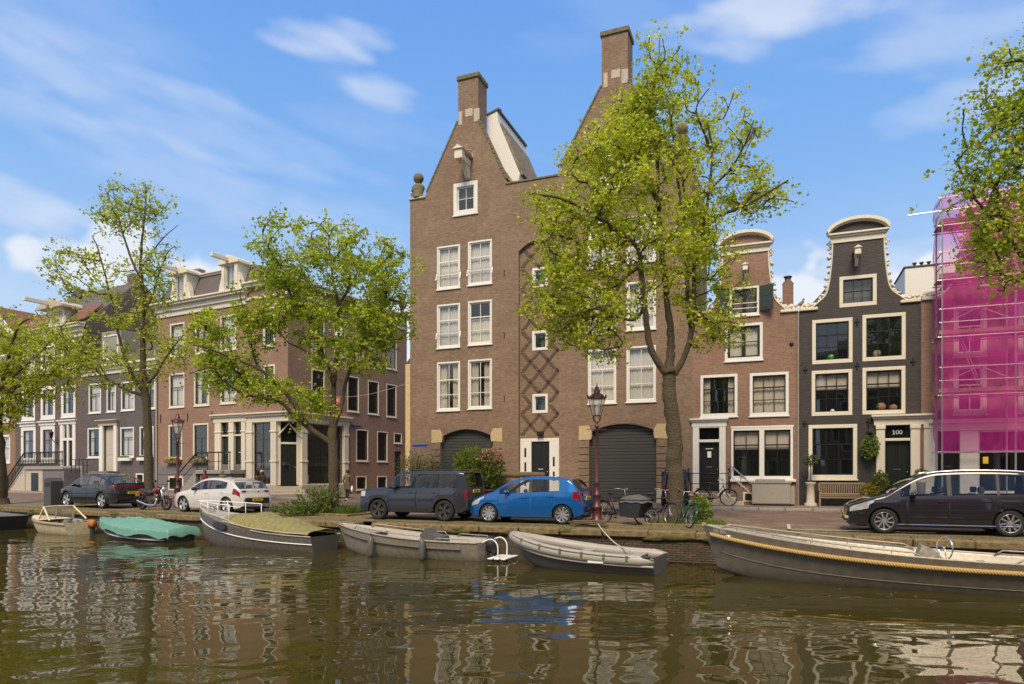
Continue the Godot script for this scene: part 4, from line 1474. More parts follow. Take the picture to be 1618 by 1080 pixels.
func corner_house() -> void:
	var h := left_house("corner_house", "red brick corner house with cream shopfront and slate mansard dormers", 0.0)
	# front wall, left part: x from -12.72 to -3.7
	var W2 := [[-11.4, 9.9, -9.84, 12.25], [-8.75, 9.9, -7.23, 12.25], [-6.2, 9.9, -4.66, 12.25]]
	var W1 := [[-11.5, 6.32, -9.86, 8.72], [-8.85, 6.32, -7.3, 8.75], [-6.2, 6.34, -4.65, 8.8]]
	var W0 := [[-11.55, 2.7, -10.1, 5.12], [-8.95, 2.68, -7.38, 5.12]]
	var CW := [[-2.15, 9.8, -1.13, 12.3], [-2.15, 6.3, -1.13, 8.65]]
	var holes: Array = []
	for r in W2 + W1 + W0 + CW:
		holes.append(rect(r[0], r[1], r[2], r[3]))
	holes.append(rect(-6.05, 1.9, -4.08, 5.05))
	facade(h, "wall", PackedVector2Array([flat(-12.72, -0.3), flat(-3.7, -0.3), flat(-3.7, 5.3), flat(0, 5.3), flat(0, 13.2), flat(-12.72, 13.2)]), holes, M.red_brick)
	var side := Transform3D(Basis(Vector3.UP, PI / 2), Vector3.ZERO)      # x runs back along the side street, z outwards
	var S2 := [[6.3, 9.75, 7.2, 11.9], [7.7, 9.7, 8.95, 12.0], [9.8, 9.65, 11.1, 12.0], [2.05, 9.75, 3.25, 12.0], [4.2, 9.75, 5.3, 12.0]]
	var S1 := [[2.05, 6.12, 3.26, 8.56], [5.5, 6.05, 6.72, 8.55], [7.7, 6.04, 8.95, 8.5], [9.85, 6.0, 11.08, 8.5]]
	var S0 := [[6.42, 2.57, 7.74, 4.85], [8.75, 2.57, 9.98, 4.84], [10.76, 4.02, 11.76, 4.82], [6.42, 0.5, 7.55, 1.5], [8.75, 0.5, 9.9, 1.5]]
	holes = []
	for r in S2 + S1 + S0:
		holes.append(rect(r[0], r[1], r[2], r[3]))
	holes.append(rect(10.85, 0.4, 11.7, 3.42))
	# side wall: x is minus depth, so the outline runs from 0 to 12.4
	facade(h, "side_wall", PackedVector2Array([flat(5.55, -0.3), flat(12.4, -0.3), flat(12.4, 13.2), flat(0.32, 13.2), flat(0.32, 5.3), flat(5.55, 5.3)]), holes, M.red_brick, 0.3, 0.2, side)
	shell(h, -12.72, -0.35, 12.2, 13.1, [2.2, 5.6, 9.2], M.red_brick, true, false)
	var ck := {"ow": 0.12, "sw": 0.06, "rows": [0.4, 0.6], "cols": 2, "topcols": 1, "outer": M.cream_paint, "sash": M.dark_green_paint}
	for k in W2.size():
		var o := ck.duplicate()
		o.hang = "full"
		window(h, W2[k], o)
	for k in W1.size():
		var o := ck.duplicate()
		o.hang = ["full", "drapes", "full"][k]
		window(h, W1[k], o)
	for r in W0 + CW:
		window(h, r, ck)
	ck = ck.duplicate()
	ck.ow = 0.075
	for k in S2.size():
		window(h, S2[k], ck, side)
	for k in S1.size():
		window(h, S1[k], ck, side)
	for k in S0.size():
		var o := ck.duplicate()
		if k > 1:
			o.rows = [1.0]
		window(h, S0[k], o, side)
	door(h, 10.85, 0.4, 11.7, 3.4, -0.1, M.dark_green_paint, side)
	# plinth of dressed plaster with joints, cellar openings
	var y := 0.2
	for k in 3:
		boxpart(h, "plinth_course", vec(-12.72, y, 0.0), vec(-3.75, y + 0.68, 0.05), M.grey_plaster, 0.02)
		y += 0.7
	for q in [[-11.5, 0.5, -9.9, 1.5], [-5.9, 0.6, -5.2, 1.3], [-4.7, 0.8, -4.3, 1.3]]:
		boxpart(h, "cellar_window", vec(q[0], q[1], 0.0), vec(q[2], q[3], 0.07), M.cream_paint)
		boxpart(h, "cellar_pane", vec(q[0] + 0.12, q[1] + 0.1, 0.03), vec(q[2] - 0.12, q[3] - 0.12, 0.075), M.black_gloss, 0.002)
	# double house doors with columns and cornice
	var st := begin()
	for c in [[-6.65, -6.05], [-5.3, -4.82], [-4.1, -3.72]]:
		cbx(st, vec(c[0], 1.9, -0.1), vec(c[1], 5.08, 0.12), 0.02)
		cbx(st, vec(c[0] - 0.03, 4.4, -0.1), vec(c[1] + 0.03, 4.5, 0.16), 0.02)
	cbx(st, vec(-6.05, 4.15, -0.15), vec(-4.1, 4.27, 0.02), 0.012)
	part(h, "door_columns", st, M.cream_paint)
	moulding(h, "door_cornice", -6.7, -3.72, [[5.08, 5.4, 0.14], [5.4, 5.52, 0.24], [5.52, 5.62, 0.34]], M.cream_paint)
	door(h, -6.05, 1.95, -5.3, 4.15, -0.12, M.dark_green_paint)
	door(h, -4.82, 1.95, -4.1, 4.15, -0.12, M.dark_green_paint)
	st = begin()
	bx(st, vec(-6.05, 4.27, -0.14), vec(-4.1, 5.08, -0.11))
	part(h, "fanlight", st, M.black_gloss)
	boxpart(h, "stoop_landing", vec(-7.2, 1.65, 0.0), vec(-3.8, 1.9, 1.2), M.grey_stone, 0.02)
	boxpart(h, "stoop_base", vec(-6.9, 0.2, 0.05), vec(-3.9, 1.65, 1.05), M.grey_plaster, 0.02)
	for k in 7:
		boxpart(h, "step", vec(-7.47 - 0.28 * k, 0.2, 0.15), vec(-7.2 - 0.28 * k, 1.68 - 0.21 * k, 1.15), M.grey_stone, 0.015)
	st = begin()
	tube(st, [vec(-3.85, 3.05, 1.15), vec(-7.1, 3.05, 1.15), vec(-9.3, 1.4, 1.15), vec(-9.3, 0.3, 1.15)], 0.045, 8)
	tube(st, [vec(-3.85, 2.45, 1.15), vec(-7.1, 2.45, 1.15), vec(-9.3, 0.85, 1.15)], 0.02)
	for k in 4:
		bar(st, vec(-3.9 - 1.05 * k, 1.9, 1.15), vec(-3.9 - 1.05 * k, 3.05, 1.15), 0.035)
	part(h, "stoop_railing", st, M.iron)
	# shopfront round the corner: cornice, pilasters, panes, corner door
	st = begin()
	for s in [[4.98, 5.35, 0.1], [5.35, 5.5, 0.22], [5.5, 5.6, 0.34]]:
		cbx(st, vec(-3.72, s[0], -5.6 - s[2] * 0.5), vec(s[2], s[1], s[2]), 0.015)
	part(h, "shopfront_cornice", st, M.cream_paint)
	for p in [[-3.65, -3.12, -0.3, 0.1], [-1.45, -0.95, -0.3, 0.1], [-0.3, 0.1, -1.6, -1.1], [-0.3, 0.1, -5.55, -5.1]]:
		st = begin()
		cbx(st, vec(p[0], 0.9, p[2]), vec(p[1], 4.98, p[3]), 0.02)
		for q in [2.4, 4.3]:
			cbx(st, vec(p[0] - 0.04, q, p[2] - 0.04), vec(p[1] + 0.04, q + 0.12, p[3] + 0.04), 0.015)
		part(h, "shopfront_pilaster", st, M.cream_paint)
	st = begin()
	cbx(st, vec(-3.7, 0.1, -0.3), vec(-0.9, 0.95, 0.16), 0.02)
	cbx(st, vec(-0.3, 0.1, -5.6), vec(0.16, 0.95, -1.05), 0.02)
	part(h, "shopfront_plinth", st, M.pale_stone)
	var shop := {"ow": 0.05, "sw": 0.05, "rows": [0.27, 0.25, 0.25, 0.23], "cols": 2, "mw": 0.03, "outer": M.cream_paint, "sash": M.dark_green_paint, "sill": false, "railrow": 9}
	window(h, [-3.12, 0.95, -1.45, 4.98], shop, Transform3D(Basis(), vec(0, 0, -0.05)))
	shop = shop.duplicate()
	shop.cols = 5
	window(h, [1.6, 0.95, 5.1, 4.98], shop, side * Transform3D(Basis(), vec(0, 0, -0.05)))
	var dg := Transform3D(Basis(Vector3.UP, PI / 4 + 0.08), vec(-0.96, 0, -0.1))   # the cut corner, facing the bridge
	st = begin()
	cbx(st, vec(0.0, 0.95, -0.1), vec(0.16, 4.98, 0.02), 0.012, dg)
	cbx(st, vec(1.12, 0.95, -0.1), vec(1.3, 4.98, 0.02), 0.012, dg)
	cbx(st, vec(0.16, 3.55, -0.1), vec(1.12, 3.68, 0.02), 0.012, dg)
	part(h, "corner_door_frame", st, M.cream_paint)
	door(h, 0.16, 0.85, 1.12, 3.55, -0.06, M.dark_green_paint, dg)
	st = begin()
	bx(st, vec(0.16, 3.68, -0.08), vec(1.12, 4.98, -0.05), dg)
	part(h, "corner_fanlight", st, M.black_gloss)
	st = begin()
	for q in [[0.0, 0.6], [1.3, 0.7]]:
		tube(st, [dg * vec(q[0], 4.1, 0.1), dg * vec(0.65, 4.9, 0.12)], 0.05)
	part(h, "door_garland", st, M.cream_paint)
	for k in 3:
		st = begin()
		cbx(st, vec(-0.15 - 0.15 * k, 0.1, -0.2), vec(1.45 + 0.15 * k, 0.85 - 0.22 * k, 0.3 + 0.28 * k), 0.02, dg)
		part(h, "corner_step", st, M.pale_stone)
	for q in [[-2.9, 0.6], [-1.9, 0.35]]:
		boxpart(h, "shop_display", vec(q[0], 0.96, -0.7), vec(q[0] + 0.4, 0.96 + q[1], -0.4), M.bench_wood)
	boxpart(h, "shop_notice", vec(-0.25, 1.0, -2.0), vec(-0.22, 1.6, -1.7), M.sign_white, 0.004)
	# main cornices
	moulding(h, "roof_cornice", -12.72, -3.72, [[12.75, 13.1, 0.08], [13.1, 13.45, 0.2], [13.45, 13.6, 0.45], [13.6, 13.72, 0.55]], M.cream_paint)
	st = begin()
	for s in [[12.95, 13.15, 0.08], [13.75, 13.95, 0.3], [13.95, 14.08, 0.45]]:
		cbx(st, vec(-3.7 - s[2] * 0.3, s[0], -12.4), vec(s[2], s[1], s[2]), 0.015)
	part(h, "parapet_cornice", st, M.cream_paint)
	st = begin()
	bx(st, vec(-3.7, 13.15, -12.4), vec(0, 13.75, 0.0))
	part(h, "parapet", st, M.red_brick)
	# mansard with slates and two dormers
	st = begin()
	slab(st, PackedVector2Array([flat(0, 0), flat(0.9, 2.0), flat(5, 2.6), flat(9, 0)]), 0.0, 9.0, Transform3D(Basis(Vector3.UP, PI / 2), vec(-12.72, 13.6, -0.1)))
	part(h, "mansard_roof", st, M.slate)
	moulding(h, "mansard_cornice", -12.6, -4.0, [[15.5, 15.62, 0.1], [15.62, 15.72, 0.2]], M.cream_paint, Transform3D(Basis(), vec(0, 0, -0.95)))
	for q in [[-11.33, -9.24], [-6.25, -4.19]]:
		var mid: float = (q[0] + q[1]) * 0.5
		st = begin()
		cbx(st, vec(q[0] + 0.15, 13.7, -2.0), vec(q[1] - 0.15, 15.75, -1.0), 0.02)
		for s in [-1.0, 1.0]:
			cbx(st, vec(mid + s * 0.62 - 0.14, 13.72, -1.0), vec(mid + s * 0.62 + 0.14, 15.6, 0.12), 0.02)
			slab(st, PackedVector2Array([flat(s * 0.76, 13.72), flat(s * 1.15, 13.72), flat(s * 0.98, 14.4), flat(s * 0.76, 15.0)]), -0.3, 0.05, Transform3D(Basis(), vec(mid, 0, 0)))
		slab(st, PackedVector2Array([flat(-1.0, 15.6), flat(1.0, 15.6), flat(1.0, 15.75), flat(0, 16.2), flat(-1.0, 15.75)]), -1.4, 0.25, Transform3D(Basis(), vec(mid, 0, 0)))
		var dm := part(h, "dormer", st, M.cream_paint)
		window(h, [mid - 0.48, 13.85, mid + 0.48, 15.6], {"ow": 0.06, "rows": [1.0], "cols": 2, "outer": M.cream_paint, "sill": false, "hang": "full"}, Transform3D(Basis(), vec(0, 0, 0.02)))
		st = begin()
		cbx(st, vec(mid - 0.12, 15.72, -0.4), vec(mid + 0.12, 15.98, 1.5), 0.02)
		part(dm, "hoist_beam", st, M.cream_paint)
	for q in [[-8.0, 15.9, -3.5, 0.9], [-3.9, 14.0, -2.6, 1.9], [-12.3, 15.2, -3.0, 1.8]]:
		boxpart(h, "chimney", vec(q[0] - 0.4, q[1] - 0.5, q[2] - 0.3), vec(q[0] + 0.4, q[1] + q[3], q[2] + 0.3), M.red_brick)
	st = begin()
	bx(st, vec(-3.9, 13.2, -12.3), vec(-0.1, 13.4, -0.3))
	part(h, "flat_roof", st, M.slate)
	var sp := boxpart(h, "street_name_plate", vec(0.0, 4.92, -6.9), vec(0.03, 5.12, -5.85), M.sign_blue, 0.006)
	boxpart(sp, "plate_border", vec(0.028, 4.94, -6.88), vec(0.032, 4.95, -5.87), M.sign_white, 0.001)
	for x in [-12.4, -9.5, -7.0]:
		st = begin()
		tube(st, [vec(x, 5.3, 0.05), vec(x, 5.9, 0.05)], 0.025)
		part(h, "wall_anchor", st, M.iron)
	# flower boxes under the ground-floor windows
	for q in [[-11.6, M.flower_yellow], [-8.95, M.leaf_mass]]:
		var fb := boxpart(h, "flower_box", vec(q[0], 2.4, 0.08), vec(q[0] + 1.5, 2.62, 0.32), M.old_wood)
		st = begin(true)
		for k in 26:
			blob(st, vec(q[0] + 0.06 + rng.randf() * 1.38, 2.68 + rng.randf() * 0.16, 0.2 + rng.randf_range(-0.08, 0.1)), vec(0.075, 0.06, 0.07), Basis(), 6, 0.35)
		part(fb, "flowers", st, q[1])
	# lower cream house closing the side street next to the warehouse
	var c := thing("cream_house", "strip of cream plastered house between corner house and warehouse", "house", vec(-6.88, 0, -44.0), TURN_L)
	st = begin()
	cbx(st, vec(0, -0.2, -6), vec(4.5, 8.7, 0), 0.02)
	part(c, "wall", st, M.cream_plaster)
	st = begin()
	slab(st, PackedVector2Array([flat(-0.1, 8.7), flat(4.6, 8.7), flat(2.2, 11.0)]), -6, -0.1)
	part(c, "roof", st, M.roof_tile)

func grey_house() -> void:
	var h := left_house("canal_house", "dark grey painted house with white door pilasters and low tiled roof", -21.86)
	# local x from 0 to 9.14
	var W1 := [[0.8, 6.33, 2.37, 8.6], [3.08, 6.33, 4.22, 8.55], [4.85, 6.35, 6.46, 8.5], [8.0, 6.35, 8.85, 8.45]]
	var W0 := [[0.66, 2.9, 2.29, 5.2], [4.77, 2.9, 6.38, 5.12], [7.05, 2.9, 8.64, 5.1]]
	var holes: Array = []
	for r in W1 + W0:
		holes.append(rect(r[0], r[1], r[2], r[3]))
	holes.append(rect(2.75, 1.9, 4.1, 5.3))
	holes.append(rect(0.9, 0.4, 1.8, 1.5))
	holes.append(rect(6.6, 0.4, 7.5, 1.7))
	facade(h, "wall", rect(0, -0.3, 9.13, 9.3), holes, M.grey_brick)
	shell(h, 0, 9.13, 10, 9.85, [2.4, 5.6], M.grey_brick)
	var o := {"ow": 0.11, "sw": 0.06, "rows": [0.32, 0.68], "cols": 2, "topcols": 1, "outer": M.white_paint, "sash": M.dark_green_paint}
	for k in W1.size():
		var q := o.duplicate()
		q.hang = "full"
		window(h, W1[k], q)
	for k in W0.size():
		var q := o.duplicate()
		q.hang = ["drapes", "full", "full"][k]
		window(h, W0[k], q)
	for r in [[0.9, 0.4, 1.8, 1.5], [6.6, 0.4, 7.5, 1.7]]:
		window(h, r, {"ow": 0.1, "rows": [1.0], "outer": M.white_paint, "sash": M.black_paint})
	var st := begin()
	for c in [[2.3, 2.75], [4.1, 4.45]]:
		cbx(st, vec(c[0], 1.85, -0.1), vec(c[1], 5.3, 0.14), 0.02)
	part(h, "door_pilasters", st, M.white_paint)
	moulding(h, "door_cornice", 2.3, 4.45, [[5.3, 5.55, 0.16], [5.55, 5.66, 0.26], [5.66, 5.74, 0.36]], M.pale_stone)
	door(h, 2.75, 1.9, 4.1, 5.25, -0.15, M.curtain)
	boxpart(h, "door_step", vec(2.2, 0.2, 0.0), vec(4.6, 1.85, 0.9), M.grey_plaster, 0.02)
	st = begin()
	for k in 5:
		bar(st, vec(0.1 + 0.5 * k, 1.75, 0.9), vec(0.1 + 0.5 * k, 2.75, 0.9), 0.03)
	bar(st, vec(0.1, 2.75, 0.9), vec(2.3, 2.75, 0.9), 0.03)
	bar(st, vec(0.1, 2.3, 0.9), vec(2.3, 2.3, 0.9), 0.02)
	part(h, "railing", st, M.iron)
	moulding(h, "roof_cornice", 0, 9.13, [[9.2, 9.5, 0.08], [9.5, 9.75, 0.2], [9.75, 9.9, 0.4]], M.cream_paint)
	st = begin()
	slab(st, PackedVector2Array([flat(0, 0), flat(4.2, 3.6), flat(9.5, 0)]), 0.0, 9.1, Transform3D(Basis(Vector3.UP, PI / 2), vec(0.0, 9.9, -0.1)))
	part(h, "roof", st, M.roof_tile)
	for x in [4.86, 7.1]:
		var fb := boxpart(h, "flower_box", vec(x, 2.62, 0.06), vec(x + 1.4, 2.85, 0.3), M.white_paint)
		st = begin(true)
		for k in 12:
			blob(st, vec(x + 0.1 + rng.randf() * 1.2, 2.92, 0.18), vec(0.09, 0.08, 0.08), Basis(), 6, 0.35)
		part(fb, "flowers", st, M.leaf_mass)
	# dormer: white frame with a dark window
	st = begin()
	cbx(st, vec(1.6, 10.1, -2.2), vec(4.0, 12.6, -0.5), 0.02)
	part(h, "dormer", st, M.grey_stone)
	window(h, [1.85, 10.4, 3.75, 12.3], {"ow": 0.12, "rows": [1.0], "outer": M.white_paint, "sill": false}, Transform3D(Basis(), vec(0, 0, -0.47)))
	st = begin()
	tube(st, [vec(9.05, 0.3, 0.08), vec(9.05, 9.2, 0.08)], 0.05)
	part(h, "downspout", st, M.pale_stone)

func plum_house() -> void:
	var h := left_house("canal_house", "plum brown house with high stoop, white cornice and orange tiled roof", -31.46)
	# local x from 0 to 9.6
	var W2 := [[0.95, 9.9, 2.95, 12.2], [3.8, 9.9, 5.85, 12.2], [6.7, 9.9, 8.65, 12.2]]
	var W1 := [[0.95, 6.12, 2.95, 8.82], [3.8, 6.12, 5.85, 8.78], [6.7, 6.15, 8.65, 8.72]]
	var W0 := [[0.85, 2.6, 3.05, 5.6], [3.75, 2.6, 5.8, 5.6]]
	var holes: Array = []
	for r in W2 + W1 + W0:
		holes.append(rect(r[0], r[1], r[2], r[3]))
	holes.append(rect(6.55, 2.1, 8.65, 5.6))
	holes.append(rect(1.0, 0.4, 2.4, 1.7))
	facade(h, "wall", rect(0, -0.3, 9.59, 12.9), holes, M.plum_brick)
	shell(h, 0, 9.59, 10, 13.45, [2.2, 5.7, 9.2], M.plum_brick)
	for x in [0.0, 9.4]:
		var gw := begin()
		slab(gw, PackedVector2Array([flat(0, -0.6), flat(0.0, 0.1), flat(4.5, 4.5), flat(9.5, 0.1), flat(9.5, -0.6)]), 0.0, 0.21, Transform3D(Basis(Vector3.UP, PI / 2), vec(x, 13.4, -0.33)))
		part(h, "gable_wall", gw, M.plum_brick)
	for k in W2.size():
		window(h, W2[k], {"ow": 0.28, "sw": 0.06, "rows": [0.4, 0.6], "topcols": 1, "sash": M.dark_green_paint, "hang": "full"})
	for k in W1.size():
		window(h, W1[k], {"ow": 0.28, "sw": 0.06, "rows": [0.4, 0.6], "topcols": 1, "sash": M.dark_green_paint, "hang": "drapes"})
	for k in W0.size():
		window(h, W0[k], {"ow": 0.34, "sw": 0.06, "rows": [0.36, 0.64], "cols": 1, "topcols": 1, "sash": M.black_paint, "hang": "drapes", "hang_mat": M.curtain if k == 0 else M.terracotta})
	for x in [0.75, 3.65, 6.45]:
		moulding(h, "window_cornice", x, x + 2.3, [[5.6, 5.85, 0.08], [5.85, 5.95, 0.2]], M.white_paint)
	var st := begin()
	for c in [[6.55, 6.95], [8.25, 8.65], [7.5, 7.7]]:
		cbx(st, vec(c[0], 2.1, -0.1), vec(c[1], 5.6, 0.04), 0.02)
	cbx(st, vec(6.95, 4.3, -0.1), vec(8.25, 4.45, 0.02), 0.012)
	part(h, "door_frame", st, M.white_paint)
	door(h, 6.95, 2.15, 7.5, 4.3, -0.12, M.black_paint)
	door(h, 7.7, 2.15, 8.25, 4.3, -0.12, M.black_paint)
	window(h, [6.95, 4.45, 8.25, 5.6], {"ow": 0.02, "rows": [1.0], "cols": 2, "sill": false})
	boxpart(h, "plinth", vec(0.0, 0.1, 0.0), vec(9.59, 2.3, 0.05), M.grey_stone, 0.02)
	# high stoop with stair and ironwork
	boxpart(h, "stoop", vec(4.1, 0.1, 0.05), vec(6.5, 2.0, 1.3), M.pale_stone, 0.02)
	boxpart(h, "stoop", vec(6.5, 0.1, 0.05), vec(9.4, 2.0, 1.3), M.grey_plaster, 0.02)
	boxpart(h, "stoop_landing", vec(4.0, 2.0, 0.05), vec(9.4, 2.15, 1.4), M.grey_stone, 0.02)
	for k in 8:
		boxpart(h, "step", vec(4.0 - 0.3 * (k + 1), 0.1, 0.15), vec(4.0 - 0.3 * k, 1.9 - 0.23 * k, 1.3), M.pale_stone, 0.015)
	boxpart(h, "cellar_door", vec(4.95, 0.2, 1.28), vec(5.95, 1.75, 1.33), M.dark_green_paint, 0.01)
	st = begin()
	tube(st, [vec(9.35, 3.35, 1.35), vec(4.0, 3.35, 1.35), vec(1.6, 1.45, 1.35), vec(1.6, 0.3, 1.35)], 0.05, 8)
	tube(st, [vec(9.35, 2.35, 1.35), vec(4.0, 2.35, 1.35), vec(1.6, 0.45, 1.35)], 0.035)
	for k in 26:
		var x := 4.0 + k * 0.214
		tube(st, [vec(x, 2.35, 1.35), vec(x, 2.7, 1.35), vec(x, 2.85, 1.35), vec(x, 3.35, 1.35)], [0.02, 0.045, 0.02, 0.03], 5)
	for k in 11:
		var x := 3.8 - k * 0.21
		var yy := 3.35 - (4.0 - x) * 0.79
		tube(st, [vec(x, yy - 1.0, 1.35), vec(x, yy - 0.6, 1.35), vec(x, yy, 1.35)], [0.02, 0.045, 0.02], 5)
	part(h, "stoop_railing", st, M.iron)
	st = begin(true)
	lathe(st, [flat(0, 0), flat(0.08, 0.02), flat(0.15, 0.4), flat(0.18, 0.42), flat(0.04, 0.6), flat(0, 0.62)], 6, Transform3D(Basis(), vec(6.25, 4.5, 0.5)))
	tube(st, [vec(6.25, 4.5, 0.5), vec(6.3, 4.2, 0.3), vec(6.3, 4.2, 0.0)], 0.03)
	part(h, "wall_lamp", st, M.iron)
	moulding(h, "roof_cornice", 0, 9.59, [[12.4, 12.75, 0.08], [12.75, 13.1, 0.25], [13.1, 13.3, 0.5], [13.3, 13.42, 0.6]], M.cream_paint)
	st = begin()
	slab(st, PackedVector2Array([flat(0, 0), flat(4.5, 4.4), flat(9.5, 0)]), 0.0, 9.55, Transform3D(Basis(Vector3.UP, PI / 2), vec(0.0, 13.4, -0.1)))
	part(h, "roof", st, M.slate)
	for q in [[0.3, 3.3], [6.6, 9.3]]:
		st = begin()
		slab(st, PackedVector2Array([flat(0.25, 0.4), flat(1.7, 1.9), flat(1.66, 1.98), flat(0.2, 0.48)]), 0.0, q[1] - q[0], Transform3D(Basis(Vector3.UP, PI / 2), vec(q[0], 13.4, -0.1)))
		part(h, "roof_tile_field", st, M.orange_tile)
	st = begin()
	cbx(st, vec(3.6, 13.4, -2.2), vec(6.4, 15.1, -0.5), 0.02)
	slab(st, PackedVector2Array([flat(3.2, 15.1), flat(6.9, 15.1), flat(6.9, 15.25), flat(5.0, 15.9), flat(3.2, 15.25)]), -2.4, 0.1)
	var dm := part(h, "dormer", st, M.pale_stone)
	window(h, [4.0, 13.55, 6.2, 15.05], {"ow": 0.14, "rows": [1.0], "sill": false, "hang": "full"}, Transform3D(Basis(), vec(0, 0, -0.46)))
	boxpart(dm, "hoist_beam", vec(4.9, 15.3, -0.5), vec(5.2, 15.6, 1.9), M.cream_paint)
	for q in [[8.6, 1.9], [0.8, 1.2]]:
		boxpart(h, "chimney", vec(q[0] - 0.45, 16.4, -5.2), vec(q[0] + 0.45, 17.6 + q[1] * 0.5, -4.5), M.plum_brick)

func far_houses() -> void:
	var h := left_house("canal_house", "brick house with white verge at the far left edge", -41.0)
	var W: Array = []
	for y in [2.6, 6.1, 9.5]:
		for x in [1.0, 4.0, 7.0]:
			W.append([x, y, x + 1.7, y + 2.4])
	var holes: Array = []
	for r in W:
		holes.append(rect(r[0], r[1], r[2], r[3]))
	facade(h, "wall", PackedVector2Array([flat(0, -0.3), flat(9.53, -0.3), flat(9.53, 12.9), flat(5.0, 16.4), flat(0, 12.6)]), holes, M.brown_brick)
	shell(h, 0, 9.53, 9, 12.4, [2.1, 5.6, 9.1], M.brown_brick)
	for r in W:
		window(h, r, {"ow": 0.16, "rows": [0.4, 0.6], "topcols": 1, "hang": "full"})
	var st := begin()
	slab(st, PackedVector2Array([flat(-0.1, 12.5), flat(9.6, 12.8), flat(5.0, 16.5)]), -9, -0.31)
	part(h, "roof", st, M.orange_tile)
	st = begin()
	bx(st, vec(0, 0, -0.3), vec(5.8, 0.16, 0.1), Transform3D(Basis(vec(0, 0, 1), -0.66), vec(5.0, 16.4, 0)))
	part(h, "verge_board", st, M.white_paint)
	# taller roof with a stone topped gable behind the grey house
	var b := left_house("rear_house", "grey brown gabled house rising behind the dark grey house", -21.5)
	b.position += vec(-0.467, 0, 0.884) * -4.6 * 1.0
	st = begin()
	slab(st, PackedVector2Array([flat(0.6, 9.9), flat(8.6, 9.9), flat(8.6, 12.0), flat(5.0, 16.0), flat(1.4, 12.5)]), -6, -0.3)
	part(b, "wall", st, M.brown_brick)
	st = begin()
	cbx(st, vec(4.4, 15.6, -1.2), vec(5.4, 17.2, -0.25), 0.02)
	part(b, "gable_chimney", st, M.weathered_coping)
	st = begin()
	for s in [-1.0, 1.0]:
		bx(st, vec(0, 0, -6), vec(5.0, 0.16, -0.2), Transform3D(Basis(vec(0, 0, 1), -0.83 if s > 0 else PI + 0.83), vec(5.0, 16.0, 0)) if s > 0 else Transform3D(Basis(vec(0, 0, 1), 0.80), vec(1.4, 12.4, 0)))
	part(b, "roof", st, M.roof_tile)

func build_opposite_bank() -> void:
	# the near bank on which the camera stands; its houses and trees show in the window panes and car sides
	var st := begin()
	quad(st, vec(-120, 0, -2.2), vec(80, 0, -2.2), vec(80, 0, 40), vec(-120, 0, 40))
	quad(st, vec(-120, -2.1, -2.2), vec(80, -2.1, -2.2), vec(80, 0, -2.2), vec(-120, 0, -2.2))
	var g := part(self, "near_bank", st, M.grey_stone)
	g.set_meta("kind", "structure")
	var q := [[-34.0, 11.0, 14.0, M.brown_brick, "brown"], [-22.5, 10.0, 13.0, M.red_brick, "red"], [-12.0, 10.0, 15.5, M.warehouse_brick, "tan"], [-1.5, 9.0, 14.0, M.brown_brick, "umber"], [8.0, 10.5, 15.0, M.red_brick, "russet"], [19.0, 11.0, 14.0, M.plum_brick, "plum"]]
	for k in q.size():
		var h := thing("opposite_house", "%s brick house on the near bank behind the viewer, mirrored in panes" % q[k][4], "house", vec(q[k][0] + q[k][1], 0, 14.0), PI, "houses on the near bank")
		var holes: Array = []
		for f in 4:
			for c in 3:
				holes.append(rect(1.0 + c * (q[k][1] - 1.4) / 3.0, 1.2 + f * 3.1, 2.3 + c * (q[k][1] - 1.4) / 3.0, 3.3 + f * 3.1))
		facade(h, "wall", rect(0, -0.2, q[k][1], q[k][2]), holes, q[k][3])
		for p in holes:
			var s2 := begin()
			for e in [[p[0].x, p[0].y, p[1].x, p[0].y + 0.12], [p[0].x, p[2].y - 0.12, p[1].x, p[2].y], [p[0].x, p[0].y, p[0].x + 0.12, p[2].y], [p[1].x - 0.12, p[0].y, p[1].x, p[2].y]]:
				bx(s2, vec(e[0], e[1], -0.1), vec(e[2], e[3], 0.02))
			var w := part(h, "window", s2, M.white_paint)
			s2 = begin()
			quad(s2, vec(p[0].x, p[0].y, -0.06), vec(p[0].x, p[2].y, -0.06), vec(p[2].x, p[2].y, -0.06), vec(p[2].x, p[0].y, -0.06))
			part(w, "pane", s2, M.black_gloss)
		moulding(h, "cornice", 0, q[k][1], [[q[k][2] - 0.1, q[k][2] + 0.4, 0.3]], M.cream_paint)

# ---------------------------------------------------------------- trees and plants

